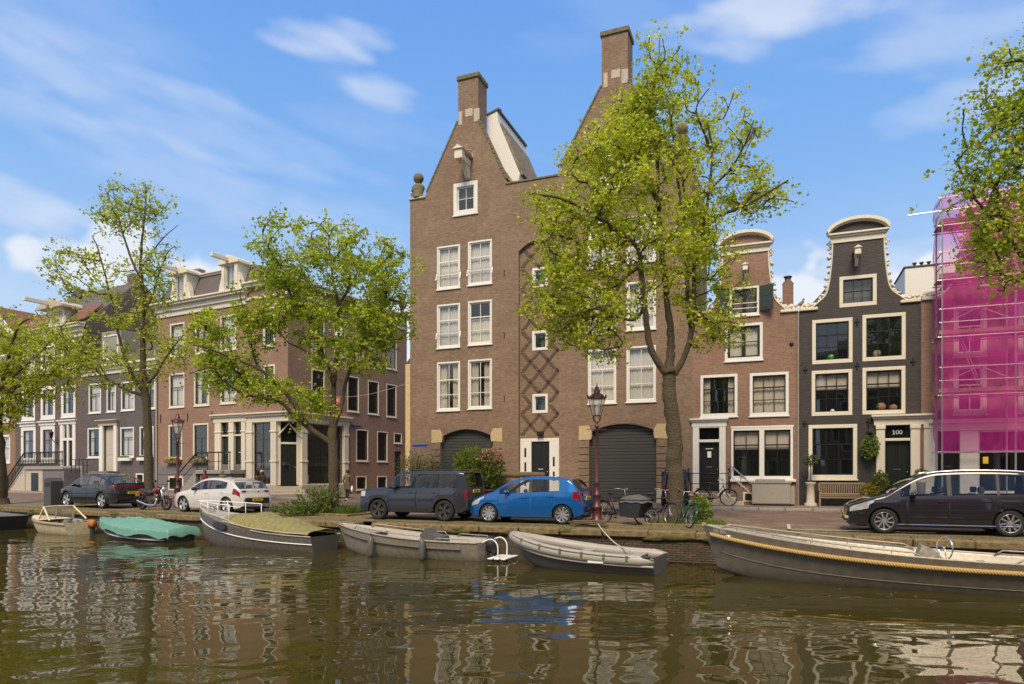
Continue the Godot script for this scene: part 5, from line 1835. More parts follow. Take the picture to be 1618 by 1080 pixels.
var LIMBS_SLIM_TREE := [[0.230,0.170,[vec(0.00,0.02,0.00),vec(0.00,0.93,0.00),vec(-0.03,3.04,0.00),vec(-0.15,5.14,0.00),vec(-0.27,6.20,0.00)]],
[0.150,0.030,[vec(-0.27,6.20,0.00),vec(-0.28,8.15,0.04),vec(-0.19,9.64,0.10),vec(-0.27,10.82,0.16),vec(-0.26,11.70,0.24),vec(-0.07,13.46,0.32),vec(0.06,14.92,0.40)]],
[0.110,0.020,[vec(-0.21,5.45,0.00),vec(-0.66,6.04,0.06),vec(-0.88,6.63,0.16),vec(-1.05,7.24,0.27),vec(-1.34,8.61,0.39),vec(-1.68,10.51,0.52),vec(-2.01,11.98,0.65),vec(-2.22,12.64,0.80)]],
[0.080,0.020,[vec(-0.21,5.30,0.00),vec(-1.09,5.58,-0.12),vec(-2.37,6.27,-0.29),vec(-3.10,6.88,-0.49),vec(-4.25,7.53,-0.71),vec(-5.49,8.81,-0.95),vec(-6.26,9.65,-1.20)]],
[0.080,0.015,[vec(-0.15,5.90,0.00),vec(0.37,6.20,0.20),vec(1.12,7.14,0.49),vec(2.02,7.99,0.83),vec(2.67,8.35,1.20)]],
[0.080,0.020,[vec(-0.33,10.87,0.00),vec(-0.69,11.35,-0.10),vec(-1.07,12.15,-0.24),vec(-1.47,13.12,-0.41),vec(-1.85,14.41,-0.60),vec(-2.21,15.42,-0.80)]],
[0.050,0.012,[vec(-0.28,9.01,0.20),vec(0.30,9.88,0.33),vec(0.75,11.01,0.52),vec(1.34,11.98,0.75),vec(1.96,12.04,1.00)]],
[0.050,0.012,[vec(-0.19,11.41,0.20),vec(0.23,12.34,-0.09),vec(0.53,13.09,-0.51),vec(0.90,13.79,-1.00)]]]
var CROWN_SLIM_TREE := [[vec(-1.75,14.18,0),vec(1.27,1.45,1.17),34],
[vec(-0.03,14.03,0),vec(1.45,1.45,1.37),34],
[vec(-3.34,11.17,0),vec(1.66,1.51,1.57),40],
[vec(-0.93,9.96,0),vec(2.11,2.11,2.10),60],
[vec(0.48,11.17,0),vec(1.14,1.51,1.06),22],
[vec(-3.95,7.86,0),vec(1.66,1.51,1.61),44],
[vec(1.02,7.61,0),vec(1.27,1.39,1.20),36],
[vec(-1.54,6.65,0),vec(1.87,1.14,1.86),50],
[vec(-4.85,8.91,0),vec(0.90,0.75,0.80),10]]
var LIMBS_SPREADING_TREE := [[0.220,0.170,[vec(0.02,0.01,0.00),vec(0.02,0.79,0.00),vec(-0.02,2.76,0.00),vec(-0.07,3.45,0.00)]],
[0.120,0.020,[vec(-0.07,2.76,0.00),vec(-0.95,3.44,0.12),vec(-1.55,4.44,0.29),vec(-2.21,5.14,0.50),vec(-2.63,5.54,0.72),vec(-3.58,5.93,0.97),vec(-4.39,6.24,1.23),vec(-4.75,6.28,1.50)]],
[0.090,0.020,[vec(-0.54,3.00,0.00),vec(-1.43,3.77,0.21),vec(-1.91,4.32,0.53),vec(-3.14,4.59,0.89),vec(-3.75,5.08,1.30),vec(-3.95,5.43,1.74),vec(-4.54,5.13,2.20)]],
[0.130,0.030,[vec(-0.05,3.37,0.00),vec(-0.01,4.24,-0.04),vec(-0.00,5.08,-0.10),vec(0.10,6.23,-0.17),vec(0.16,6.83,-0.24),vec(0.09,8.14,-0.32),vec(-0.16,9.51,-0.41),vec(-0.31,10.79,-0.50)]],
[0.100,0.020,[vec(0.02,5.07,0.00),vec(-0.28,5.89,0.06),vec(-0.74,7.15,0.16),vec(-0.98,7.80,0.27),vec(-1.52,8.43,0.39),vec(-1.77,9.00,0.52),vec(-2.15,9.91,0.65),vec(-2.46,10.46,0.80)]],
[0.100,0.020,[vec(-0.02,3.25,0.00),vec(0.29,4.24,-0.12),vec(0.39,5.06,-0.29),vec(0.62,5.98,-0.50),vec(0.95,6.93,-0.72),vec(1.35,7.89,-0.97),vec(1.81,9.24,-1.23),vec(1.97,10.09,-1.50)]],
[0.060,0.015,[vec(1.11,6.79,0.00),vec(1.91,7.01,0.22),vec(2.62,7.55,0.53),vec(3.03,8.05,0.90)]],
[0.050,0.012,[vec(-0.29,5.90,0.00),vec(-1.21,6.41,0.29),vec(-1.54,6.55,0.71),vec(-1.73,6.92,1.20)]],
[0.060,0.012,[vec(0.17,8.06,0.00),vec(0.60,9.00,-0.38),vec(0.97,10.18,-0.94),vec(1.22,10.91,-1.60)]],
[0.060,0.012,[vec(-2.90,5.66,0.00),vec(-3.19,6.66,0.14),vec(-3.28,7.59,0.35),vec(-3.37,8.25,0.60)]]]
var CROWN_SPREADING_TREE := [[vec(-0.91,10.13,0),vec(2.33,1.60,2.27),90],
[vec(1.55,9.14,0),vec(1.77,1.84,1.76),90],
[vec(-2.14,8.41,0),vec(1.35,1.47,1.28),50],
[vec(-4.22,5.83,0),vec(1.35,1.23,1.32),54],
[vec(-4.84,7.18,0),vec(0.98,0.98,0.88),26],
[vec(0.81,6.69,0),vec(1.96,1.35,1.96),70],
[vec(2.16,7.55,0),vec(1.18,1.11,1.09),40],
[vec(-0.91,4.23,0),vec(0.69,0.93,0.80),22],
[vec(-2.87,4.85,0),vec(1.47,0.69,1.33),30],
[vec(-0.66,7.67,0),vec(1.72,1.47,1.71),50],
[vec(-3.24,7.18,0),vec(0.98,0.98,0.88),26]]
var LIMBS_TALL_TREE := [[0.300,0.190,[vec(0.06,0.09,0.00),vec(0.02,0.56,0.00),vec(-0.02,1.74,0.00),vec(-0.02,2.52,0.00),vec(-0.14,3.70,0.00),vec(-0.20,4.48,0.00),vec(-0.22,4.77,0.00)]],
[0.130,0.030,[vec(-0.24,4.68,0.00),vec(-0.42,4.82,0.05),vec(-0.81,5.53,0.13),vec(-1.00,6.66,0.22),vec(-1.14,7.91,0.31),vec(-1.27,8.46,0.42),vec(-1.87,8.90,0.53),vec(-2.80,9.48,0.65),vec(-3.53,9.76,0.77),vec(-4.19,9.84,0.90)]],
[0.160,0.030,[vec(-0.20,4.68,0.00),vec(-0.15,5.27,-0.04),vec(-0.13,5.97,-0.10),vec(-0.26,7.27,-0.17),vec(-0.40,8.88,-0.24),vec(-0.46,10.10,-0.32),vec(-0.48,11.33,-0.41),vec(-0.62,12.58,-0.50)]],
[0.110,0.025,[vec(-0.14,4.64,0.00),vec(0.05,4.77,0.04),vec(0.41,5.64,0.10),vec(0.52,6.69,0.17),vec(0.54,8.13,0.24),vec(0.79,9.26,0.33),vec(0.92,10.19,0.41),vec(0.99,11.30,0.50),vec(0.83,12.01,0.60)]],
[0.080,0.020,[vec(0.49,6.05,0.00),vec(0.40,6.86,-0.10),vec(0.43,8.48,-0.24),vec(0.35,9.73,-0.40),vec(0.16,11.21,-0.58),vec(0.08,12.72,-0.77),vec(-0.11,13.85,-0.98),vec(-0.48,14.59,-1.20)]],
[0.070,0.020,[vec(0.88,9.38,0.00),vec(1.54,9.57,0.26),vec(2.09,9.71,0.65),vec(2.58,9.90,1.10),vec(2.84,9.97,1.60)]],
[0.070,0.020,[vec(-0.53,9.97,0.00),vec(-0.88,10.75,-0.21),vec(-1.22,11.18,-0.53),vec(-1.46,11.45,-0.89),vec(-1.81,12.15,-1.30)]],
[0.070,0.015,[vec(-1.08,8.01,0.00),vec(-1.63,7.57,0.15),vec(-2.15,6.74,0.36),vec(-2.75,6.49,0.62),vec(-3.54,6.23,0.90),vec(-4.02,6.53,1.20)]],
[0.060,0.015,[vec(-0.96,6.71,0.00),vec(-1.35,6.29,0.21),vec(-2.07,6.32,0.52),vec(-2.69,5.86,0.88),vec(-3.20,5.32,1.27),vec(-3.51,5.33,1.70)]],
[0.060,0.015,[vec(-0.73,12.32,0.00),vec(-0.73,13.21,-0.19),vec(-0.43,14.57,-0.47),vec(-0.32,15.58,-0.80)]],
[0.050,0.012,[vec(1.14,11.54,0.00),vec(0.77,12.09,0.26),vec(0.47,12.56,0.65),vec(0.72,12.88,1.10)]],
[0.050,0.012,[vec(1.04,10.36,0.00),vec(1.62,10.90,0.34),vec(1.93,11.52,0.83),vec(1.92,11.79,1.40)]],
[0.060,0.015,[vec(-0.29,7.22,0.00),vec(0.25,7.92,-0.36),vec(1.09,7.87,-0.89),vec(1.89,8.26,-1.50)]],
[0.060,0.012,[vec(0.57,6.73,0.00),vec(0.81,6.33,0.46),vec(1.09,5.81,1.12),vec(1.03,5.29,1.90)]],
[0.060,0.012,[vec(-1.78,9.09,0.00),vec(-2.71,9.49,0.22),vec(-3.70,8.99,0.53),vec(-4.10,8.11,0.90)]]]
var CROWN_TALL_TREE := [[vec(-1.22,10.36,0),vec(2.25,1.96,2.14),120],
[vec(-2.98,8.20,0),vec(1.57,1.67,1.53),80],
[vec(-3.67,7.03,0),vec(1.08,1.37,1.02),50],
[vec(-2.10,6.24,0),vec(1.47,0.98,1.40),50],
[vec(-0.43,13.30,0),vec(1.37,1.86,1.27),70],
[vec(-1.31,12.52,0),vec(0.98,1.18,0.88),36],
[vec(1.53,11.54,0),vec(1.27,1.76,1.21),44],
[vec(2.71,10.07,0),vec(1.08,0.82,0.97),24],
[vec(1.14,6.05,0),vec(0.98,0.82,0.88),26],
[vec(-2.20,11.54,0),vec(1.37,0.98,1.23),46],
[vec(-0.24,8.40,0),vec(2.16,1.76,2.23),90],
[vec(1.04,8.40,0),vec(1.18,1.57,1.12),36],
[vec(-3.67,9.77,0),vec(0.98,0.88,0.88),30]]
var LIMBS_OLD_TREE := [[0.550,0.400,[vec(0.00,-0.15,0.00),vec(-0.03,1.19,0.00),vec(-0.10,3.19,0.00),vec(-0.23,5.19,0.00),vec(-0.43,6.52,0.00)]],
[0.160,0.030,[vec(-0.10,4.52,0.00),vec(0.54,5.68,0.05),vec(1.25,6.24,0.12),vec(1.94,6.53,0.20),vec(3.10,6.88,0.29),vec(3.49,7.20,0.39),vec(4.15,7.31,0.49),vec(4.88,7.75,0.60)]],
[0.140,0.030,[vec(-0.17,5.19,0.00),vec(0.62,6.82,0.25),vec(1.28,8.41,0.61),vec(2.07,9.30,1.03),vec(3.21,9.51,1.50)]],
[0.200,0.050,[vec(-0.43,6.52,0.00),vec(-0.98,8.61,-0.41),vec(-1.61,10.78,-1.00)]],
[0.120,0.030,[vec(-0.17,4.86,0.00),vec(0.35,5.82,0.33),vec(1.26,6.41,0.81),vec(3.12,7.62,1.38),vec(4.50,8.45,2.00)]]]
var CROWN_OLD_TREE := [[vec(2.17,7.86,0),vec(2.17,1.60,2.16),70],
[vec(0.33,6.86,0),vec(1.67,2.17,1.73),80],
[vec(3.17,6.19,0),vec(1.50,0.93,1.43),30],
[vec(-0.17,9.19,0),vec(1.67,1.33,1.70),50],
[vec(1.17,4.86,0),vec(1.00,1.00,0.90),20]]

# limbs: [radius at foot, radius at tip, points]; crown: [centre, radii, number of twigs]
func tree(called: String, label: String, at: Vector3, limbs: Array, crown: Array, leaves: int, leaf_len: float, tones: Array, sd: int, spread := 0.34, group := "trees along the quay", turn := 0.0) -> Node3D:
	var t := thing(called, label, "tree", at, turn, group)
	rng.seed = sd
	var P := PackedVector3Array()          # skeleton points
	var D := PackedVector3Array()          # direction at each
	var up := PackedInt32Array()           # index of the point below
	var chains: Array = []                 # runs of indices
	var given := {}
	for l in limbs:
		var pts: Array = smooth_line(l[2], 5)
		var chain: Array = []
		var near := -1
		var best := 1e9
		for i in P.size():
			var q := P[i].distance_squared_to(pts[0])
			if q < best:
				best = q
				near = i
		for k in pts.size():
			var p: Vector3 = pts[k]
			if k > 0 and k < pts.size() - 1:
				p += vec(rng.randf_range(-1, 1), rng.randf_range(-0.6, 0.6), rng.randf_range(-1, 1)) * minf(l[0] * 0.12, 0.04)
			up.append(near if k == 0 else P.size() - 1)
			P.append(p)
			D.append((pts[mini(k + 1, pts.size() - 1)] - pts[maxi(k - 1, 0)]).normalized())
			chain.append(P.size() - 1)
			given[P.size() - 1] = lerpf(l[0], l[1], pow(float(k) / (pts.size() - 1), 0.8))
		if near >= 0:
			chain.push_front(near)
		chains.append(chain)
	# twig ends spread through the crown, nearest to the limbs first
	var ends: Array = []
	for c in crown:
		for k in c[2]:
			var v := vec(rng.randfn(0, 1), rng.randfn(0, 1), rng.randfn(0, 1)).normalized() * pow(rng.randf(), 0.42)
			var p: Vector3 = c[0] + v * c[1]
			var best := 1e9
			for i in range(0, P.size(), 2):
				best = minf(best, P[i].distance_squared_to(p))
			ends.append([best, p])
	ends.sort_custom(func(a, b): return a[0] < b[0])
	var tips: Array = []
	for e in ends:
		var p: Vector3 = e[1]
		var near := -1
		var best := 1e9
		for i in P.size():
			var dlt := p - P[i]
			var cost := dlt.length() + 0.55 * maxf(0.0, -dlt.y) + 0.25 * maxf(0.0, 0.5 - dlt.normalized().dot(D[i]))
			if cost < best and P[i].y > 2.2:
				best = cost
				near = i
		if near < 0:
			continue
		var a := P[near]
		var span := a.distance_to(p)
		var ctrl := a + (D[near] * 0.35 + Vector3.UP * 0.25 + (p - a).normalized() * 0.4) * span * 0.55
		var n := clampi(int(span / 0.3) + 2, 3, 7)
		var chain: Array = [near]
		for k in range(1, n + 1):
			var f := float(k) / n
			var q := a.lerp(ctrl, f).lerp(ctrl.lerp(p, f), f) + vec(rng.randf_range(-1, 1), rng.randf_range(-1, 1), rng.randf_range(-1, 1)) * 0.03
			up.append(chain[chain.size() - 1])
			D.append((q - P[chain[chain.size() - 1]]).normalized())
			P.append(q)
			chain.append(P.size() - 1)
		chains.append(chain)
		tips.append(chain)
	# thickness grows with what a branch carries
	var load_ := PackedFloat32Array()
	load_.resize(P.size())
	for c in tips:
		load_[c[c.size() - 1]] += 1.0
	for i in range(P.size() - 1, -1, -1):
		if up[i] >= 0 and up[i] < i:
			load_[up[i]] += load_[i]
	var st := begin(true)
	for c in chains:
		var pts: Array = []
		var rad: Array = []
		for k in c.size():
			var i: int = c[k]
			var r: float = 0.006 + 0.0095 * sqrt(load_[i])
			if given.has(i):
				r = given[i] if not (k == 0 and c.size() > 1 and not given.has(c[1])) else minf(r, given[i] * 0.7)
			if k == 0 and c.size() > 1:
				var r1: float = given.get(c[1], 0.006 + 0.0095 * sqrt(load_[c[1]]))
				r = minf(r, r1 * 1.2)
			pts.append(P[i])
			rad.append(r * (1.0 + 0.07 * sin(i * 2.7)))
		var sides := 12 if rad[0] > 0.12 else (8 if rad[0] > 0.05 else (5 if rad[0] > 0.02 else 4))
		tube(st, pts, rad, sides, false)
	# root flare
	var foot: Vector3 = limbs[0][2][0]
	var fr: float = limbs[0][0]
	lathe(st, [flat(fr * 1.55, -0.15), flat(fr * 1.3, 0.05), flat(fr * 1.1, 0.2), flat(fr * 0.98, 0.45)], 12, Transform3D(Basis(), foot))
	part(t, "trunk", st, M.bark)
	# leaves on the twigs
	var vs := PackedVector3Array()
	var ns := PackedVector3Array()
	var cs := PackedColorArray()
	for c in tips:
		var m: int = int(leaves * rng.randf_range(0.55, 1.45))
		var tone: Color = tones[rng.randi() % tones.size()]
		var tip := P[c[c.size() - 1]]
		# leaves sit in tufts strung along the twig and its side shoots
		var tufts: Array = []
		for k in 5 + rng.randi() % 4:
			var f := rng.randf()
			var i0: int = c[maxi(1, c.size() - 3) if f < 0.6 else maxi(1, c.size() - 2)]
			tufts.append([P[i0].lerp(tip, rng.randf() * 1.1) + vec(rng.randfn(0, 1), rng.randfn(0, 0.75), rng.randfn(0, 1)) * spread * (0.35 + 0.75 * f), rng.randf_range(0.05, 0.15), rng.randf_range(0.8, 1.2)])
		for k in m:
			var tf: Array = tufts[rng.randi() % tufts.size()]
			var base: Vector3 = tf[0] + vec(rng.randfn(0, 1), rng.randfn(-0.1, 0.8), rng.randfn(0, 1)) * tf[1]
			var dir := vec(rng.randfn(0, 1), rng.randfn(-0.35, 0.7), rng.randfn(0, 1)).normalized()
			var sidev := dir.cross(vec(rng.randfn(0, 1), rng.randfn(0, 1) + 0.8, rng.randfn(0, 1))).normalized()
			var ln: float = leaf_len * rng.randf_range(0.45, 1.4)
			var wd := ln * rng.randf_range(0.32, 0.48)
			var nrm := dir.cross(sidev).normalized()
			var col: Color = tone * rng.randf_range(0.75, 1.2) * tf[2]
			col.a = 1.0
			var p0 := base
			var p1 := base + dir * ln * 0.45 + sidev * wd + nrm * wd * 0.25
			var p2 := base + dir * ln
			var p3 := base + dir * ln * 0.45 - sidev * wd + nrm * wd * 0.25
			vs.append_array([p0, p1, p2, p0, p2, p3])
			var n1 := (p2 - p0).cross(p1 - p0).normalized()
			var n2 := (p3 - p0).cross(p2 - p0).normalized()
			ns.append_array([n1, n1, n1, n2, n2, n2])
			cs.append_array([col, col, col, col, col, col])
	leaf_mesh(t, "crown", vs, ns, cs)
	return t

func leaf_mesh(parent: Node3D, called: String, vs: PackedVector3Array, ns: PackedVector3Array, cs: PackedColorArray) -> MeshInstance3D:
	var arr := []
	arr.resize(Mesh.ARRAY_MAX)
	arr[Mesh.ARRAY_VERTEX] = vs
	arr[Mesh.ARRAY_NORMAL] = ns
	arr[Mesh.ARRAY_COLOR] = cs
	var am := ArrayMesh.new()
	am.add_surface_from_arrays(Mesh.PRIMITIVE_TRIANGLES, arr)
	return inst(parent, called, am, M.leaf)

# a bush: stems from the foot and leaves through a rounded volume
func bush(parent: Node3D, called: String, centre: Vector3, r: Vector3, n: int, leaf_len: float, tones: Array, shellness := 0.5, narrow := 0.4) -> MeshInstance3D:
	var vs := PackedVector3Array()
	var ns := PackedVector3Array()
	var cs := PackedColorArray()
	var lumps: Array = []
	for k in 14:
		lumps.append([vec(rng.randfn(0, 1), rng.randfn(0, 1), rng.randfn(0, 1)).normalized(), rng.randf_range(0.7, 1.25)])
	for k in n:
		var v := vec(rng.randfn(0, 1), rng.randfn(0, 1), rng.randfn(0, 1)).normalized()
		var g := 1.0
		for l in lumps:
			g = lerpf(g, l[1], smoothstep(0.72, 1.0, v.dot(l[0])))
		var base := centre + v * r * g * pow(rng.randf(), 0.33 * (1.0 - shellness) + 0.08)
		var dir := (v * 0.5 + vec(rng.randfn(0, 0.6), rng.randfn(0.1, 0.6), rng.randfn(0, 0.6))).normalized()
		var sidev := dir.cross(vec(rng.randfn(0, 1), rng.randfn(0, 1), rng.randfn(0, 1))).normalized()
		var ln := leaf_len * rng.randf_range(0.6, 1.3)
		var wd := ln * narrow * rng.randf_range(0.8, 1.2)
		var nrm := dir.cross(sidev)
		var col: Color = tones[rng.randi() % tones.size()] * rng.randf_range(0.75, 1.25)
		col.a = 1.0
		var p1 := base + dir * ln * 0.45 + sidev * wd + nrm * wd * 0.3
		var p2 := base + dir * ln
		var p3 := base + dir * ln * 0.45 - sidev * wd + nrm * wd * 0.3
		vs.append_array([base, p1, p2, base, p2, p3])
		var n1 := (p2 - base).cross(p1 - base).normalized()
		var n2 := (p3 - base).cross(p2 - base).normalized()
		ns.append_array([n1, n1, n1, n2, n2, n2])
		cs.append_array([col, col, col, col, col, col])
	return leaf_mesh(parent, called, vs, ns, cs)

# upright blades: long grass and weeds
func blades(parent: Node3D, called: String, area: Callable, n: int, h0: float, h1: float, tones: Array) -> MeshInstance3D:
	var vs := PackedVector3Array()
	var ns := PackedVector3Array()
	var cs := PackedColorArray()
	for k in n:
		var p: Vector3 = area.call()
		var h := rng.randf_range(h0, h1)
		var lean := vec(rng.randfn(0, 0.35), 1, rng.randfn(0, 0.35)).normalized()
		var sd := vec(rng.randfn(0, 1), 0, rng.randfn(0, 1)).normalized() * h * rng.randf_range(0.02, 0.06)
		var col: Color = tones[rng.randi() % tones.size()] * rng.randf_range(0.75, 1.25)
		col.a = 1.0
		var mid := p + lean * h * 0.6
		var tip := mid + (lean + vec(lean.x, -0.35, lean.z)).normalized() * h * 0.4
		vs.append_array([p - sd, mid - sd, p + sd, p + sd, mid - sd, mid + sd, mid - sd, tip, mid + sd])
		for q in 3:
			var i0 := vs.size() - 9 + q * 3
			var nn := (vs[i0 + 2] - vs[i0]).cross(vs[i0 + 1] - vs[i0]).normalized()
			for k2 in 3:
				ns.append(nn)
				cs.append(col)
	return leaf_mesh(parent, called, vs, ns, cs)

func build_trees() -> void:
	var fresh := [Color(0.56, 0.59, 0.055), Color(0.50, 0.55, 0.05), Color(0.62, 0.63, 0.07), Color(0.43, 0.49, 0.045)]
	var green := [Color(0.41, 0.48, 0.04), Color(0.46, 0.52, 0.045), Color(0.34, 0.42, 0.035), Color(0.50, 0.55, 0.05)]
	var pale := [Color(0.51, 0.54, 0.06), Color(0.45, 0.49, 0.055), Color(0.56, 0.58, 0.07), Color(0.38, 0.43, 0.045)]
	tree("elm_tree", "tall forked tree in fresh yellow green leaf before the warehouse's right half", vec(5.06, 0.04, -21.15), LIMBS_TALL_TREE, CROWN_TALL_TREE, 66, 0.10, fresh, 101, 0.27)
	tree("elm_tree", "leaning spreading tree with dense green crown before the corner shop", vec(-6.93, 0.05, -26.5), LIMBS_SPREADING_TREE, CROWN_SPREADING_TREE, 64, 0.115, green, 102, 0.28)
	tree("elm_tree", "slender sparse tree behind the black crossover on the left", vec(-17.26, 0.05, -32.5), LIMBS_SLIM_TREE, CROWN_SLIM_TREE, 44, 0.12, pale, 103, 0.34)
	tree("elm_tree", "thick trunked tree cut by the left edge, branch reaching right", vec(-27.16, 0.06, -36.0), LIMBS_OLD_TREE, CROWN_OLD_TREE, 58, 0.13, pale, 104, 0.36)
	var limbs := [[0.28, 0.18, [vec(0, 0, 0), vec(0.05, 2, 0), vec(-0.1, 4, 0.1), vec(0, 5.5, 0.1)]], [0.14, 0.03, [vec(0, 5.2, 0.1), vec(-0.5, 7, 0.3), vec(-0.9, 9, 0.2), vec(-1.4, 11.5, 0.5)]], [0.12, 0.03, [vec(0, 5.0, 0.1), vec(-0.9, 6.3, -0.2), vec(-1.8, 7.6, -0.3), vec(-2.6, 8.8, -0.5)]], [0.12, 0.03, [vec(0, 5.5, 0.1), vec(0.5, 8, -0.4), vec(0.6, 11, -0.5)]], [0.1, 0.02, [vec(-0.5, 7, 0.3), vec(-1.4, 8.4, 0.8), vec(-2.3, 10.2, 0.9)]]]
	var crown := [[vec(-2.1, 11.2, 0.2), vec(1.25, 1.5, 1.4), 70], [vec(-2.25, 9.3, 0), vec(1.15, 1.4, 1.4), 80], [vec(-1.95, 7.3, -0.2), vec(1.1, 1.1, 1.2), 60], [vec(-0.8, 12, 0), vec(1.4, 1.4, 1.5), 50], [vec(0, 9.5, 0), vec(1.8, 2.6, 1.8), 70]]
	tree("elm_tree", "leafy tree reaching in from the right edge over the scaffold", vec(14.8, 0.04, -17.5), limbs, crown, 46, 0.10, green, 105, 0.28)
	# trees of the near bank, seen only in the panes
	for k in 3:
		var lb := [[0.3, 0.16, [vec(0, 0, 0), vec(0.1, 3, 0), vec(0, 5, 0)]], [0.12, 0.03, [vec(0, 4.6, 0), vec(-1, 7, 0.3), vec(-1.6, 10, 0)]], [0.12, 0.03, [vec(0, 4.8, 0), vec(1.1, 7.5, -0.4), vec(1.5, 10.5, 0)]]]
		var cr := [[vec(-1.2, 9, 0), vec(2.4, 2.6, 2.4), 60], [vec(1.3, 9.5, 0), vec(2.4, 2.8, 2.4), 60], [vec(0, 12, 0), vec(2, 2, 2), 40]]
		tree("elm_tree", ["tree on the near bank behind the viewer, towards the left", "tree on the near bank straight behind the viewer", "tree on the near bank behind the viewer, towards the right"][k], vec([-15.0, -2.5, 13.0][k], 0, 3.5 + k * 0.4), lb, cr, 26, 0.2, green, 110 + k, 0.5, "trees of the near bank", k * 1.3)
	rng.seed = 500

# ---------------------------------------------------------------- cars

var cs_: Dictionary = {}      # the car being built

func car_w(x: float) -> float:
	var S := cs_
	var f := maxf(0.0, (S.fx - x) / S.fx)
	var r := maxf(0.0, (x - (S.L - S.rx)) / S.rx)
	return S.W * (1.0 - S.fa * pow(f, 2.3) - S.ra * pow(r, 2.3))

func car_belt(x: float) -> float:
	return lerpf(cs_.belt[0], cs_.belt[1], clampf(x / cs_.L, 0, 1))

func car_side(x: float, y: float) -> float:
	var b := car_belt(x)
	var w := car_w(x)
	if y <= b:
		var t := clampf((y - 0.2) / maxf(b - 0.2, 0.05), 0, 1)
		var f := 1.0 - 0.045 * pow((t - 0.55) / 0.45, 2.0) if t > 0.55 else 1.0 - 0.06 * pow((0.55 - t) / 0.55, 2.0)
		f += 0.012 * exp(-pow((t - 0.80) / 0.06, 2.0))
		return w * f
	return w * 0.955 - cs_.tumble * (y - b)

func car_bottom(x: float) -> float:
	var y: float = cs_.sill
	y += 0.10 * pow(maxf(0.0, (0.35 - x) / 0.35), 2.0) + 0.14 * pow(maxf(0.0, (x - cs_.L + 0.4) / 0.4), 2.0)
	for xw in cs_.wheels:
		var d := absf(x - xw)
		if d < cs_.ar:
			y = maxf(y, cs_.wr + sqrt(cs_.ar * cs_.ar - d * d))
	return y

func car_section(x: float, yt: float, inset: float) -> Array:
	var S := cs_
	var yb := minf(car_bottom(x), yt - 0.03)
	var yE := maxf(yb + 0.02, yt - 0.075)
	var yB := minf(car_belt(x), yE)
	var row: Array = []
	for k in 8:
		var y := lerpf(yb, yB, k / 7.0)
		if k == 1:
			y = minf(yb + S.clad_h, lerpf(yb, yB, 0.4))
		elif k > 1:
			y = lerpf(minf(yb + S.clad_h, lerpf(yb, yB, 0.4)), yB, (k - 1) / 6.0)
		row.append(vec(x, y, car_side(x, y) - (inset if k < 7 else 0.0)))
	for f in [0.06, 0.5, 0.93, 1.0]:
		var y := lerpf(yB, yE, f)
		row.append(vec(x, y, car_side(x, y)))
	var zE: float = row[11].z
	row.append(vec(x, lerpf(yE, yt, 0.55), zE - minf(0.028, zE * 0.2)))
	row.append(vec(x, lerpf(yE, yt, 0.82), zE - minf(0.085, zE * 0.3)))
	var z13: float = row[13].z
	for f in [0.72, 0.45, 0.2, 0.0]:
		row.append(vec(x, yt - (yt - row[13].y) * f * f, z13 * f))
	return row

func car_at(p: Vector3, s: float) -> Vector3:
	return vec(cs_.L * 0.5 - p.x, p.y, p.z * s)

# where the centre line is at a height, at the front or the rear end
func car_end(y: float, rear: bool) -> float:
	var pr: Array = cs_.prof
	var best: float = 0.0 if not rear else cs_.L
	var bd := 1e9
	for p in pr:
		if (p.x > cs_.L * 0.5) == rear and absf(p.y - y) < bd:
			bd = absf(p.y - y)
			best = p.x
	return best

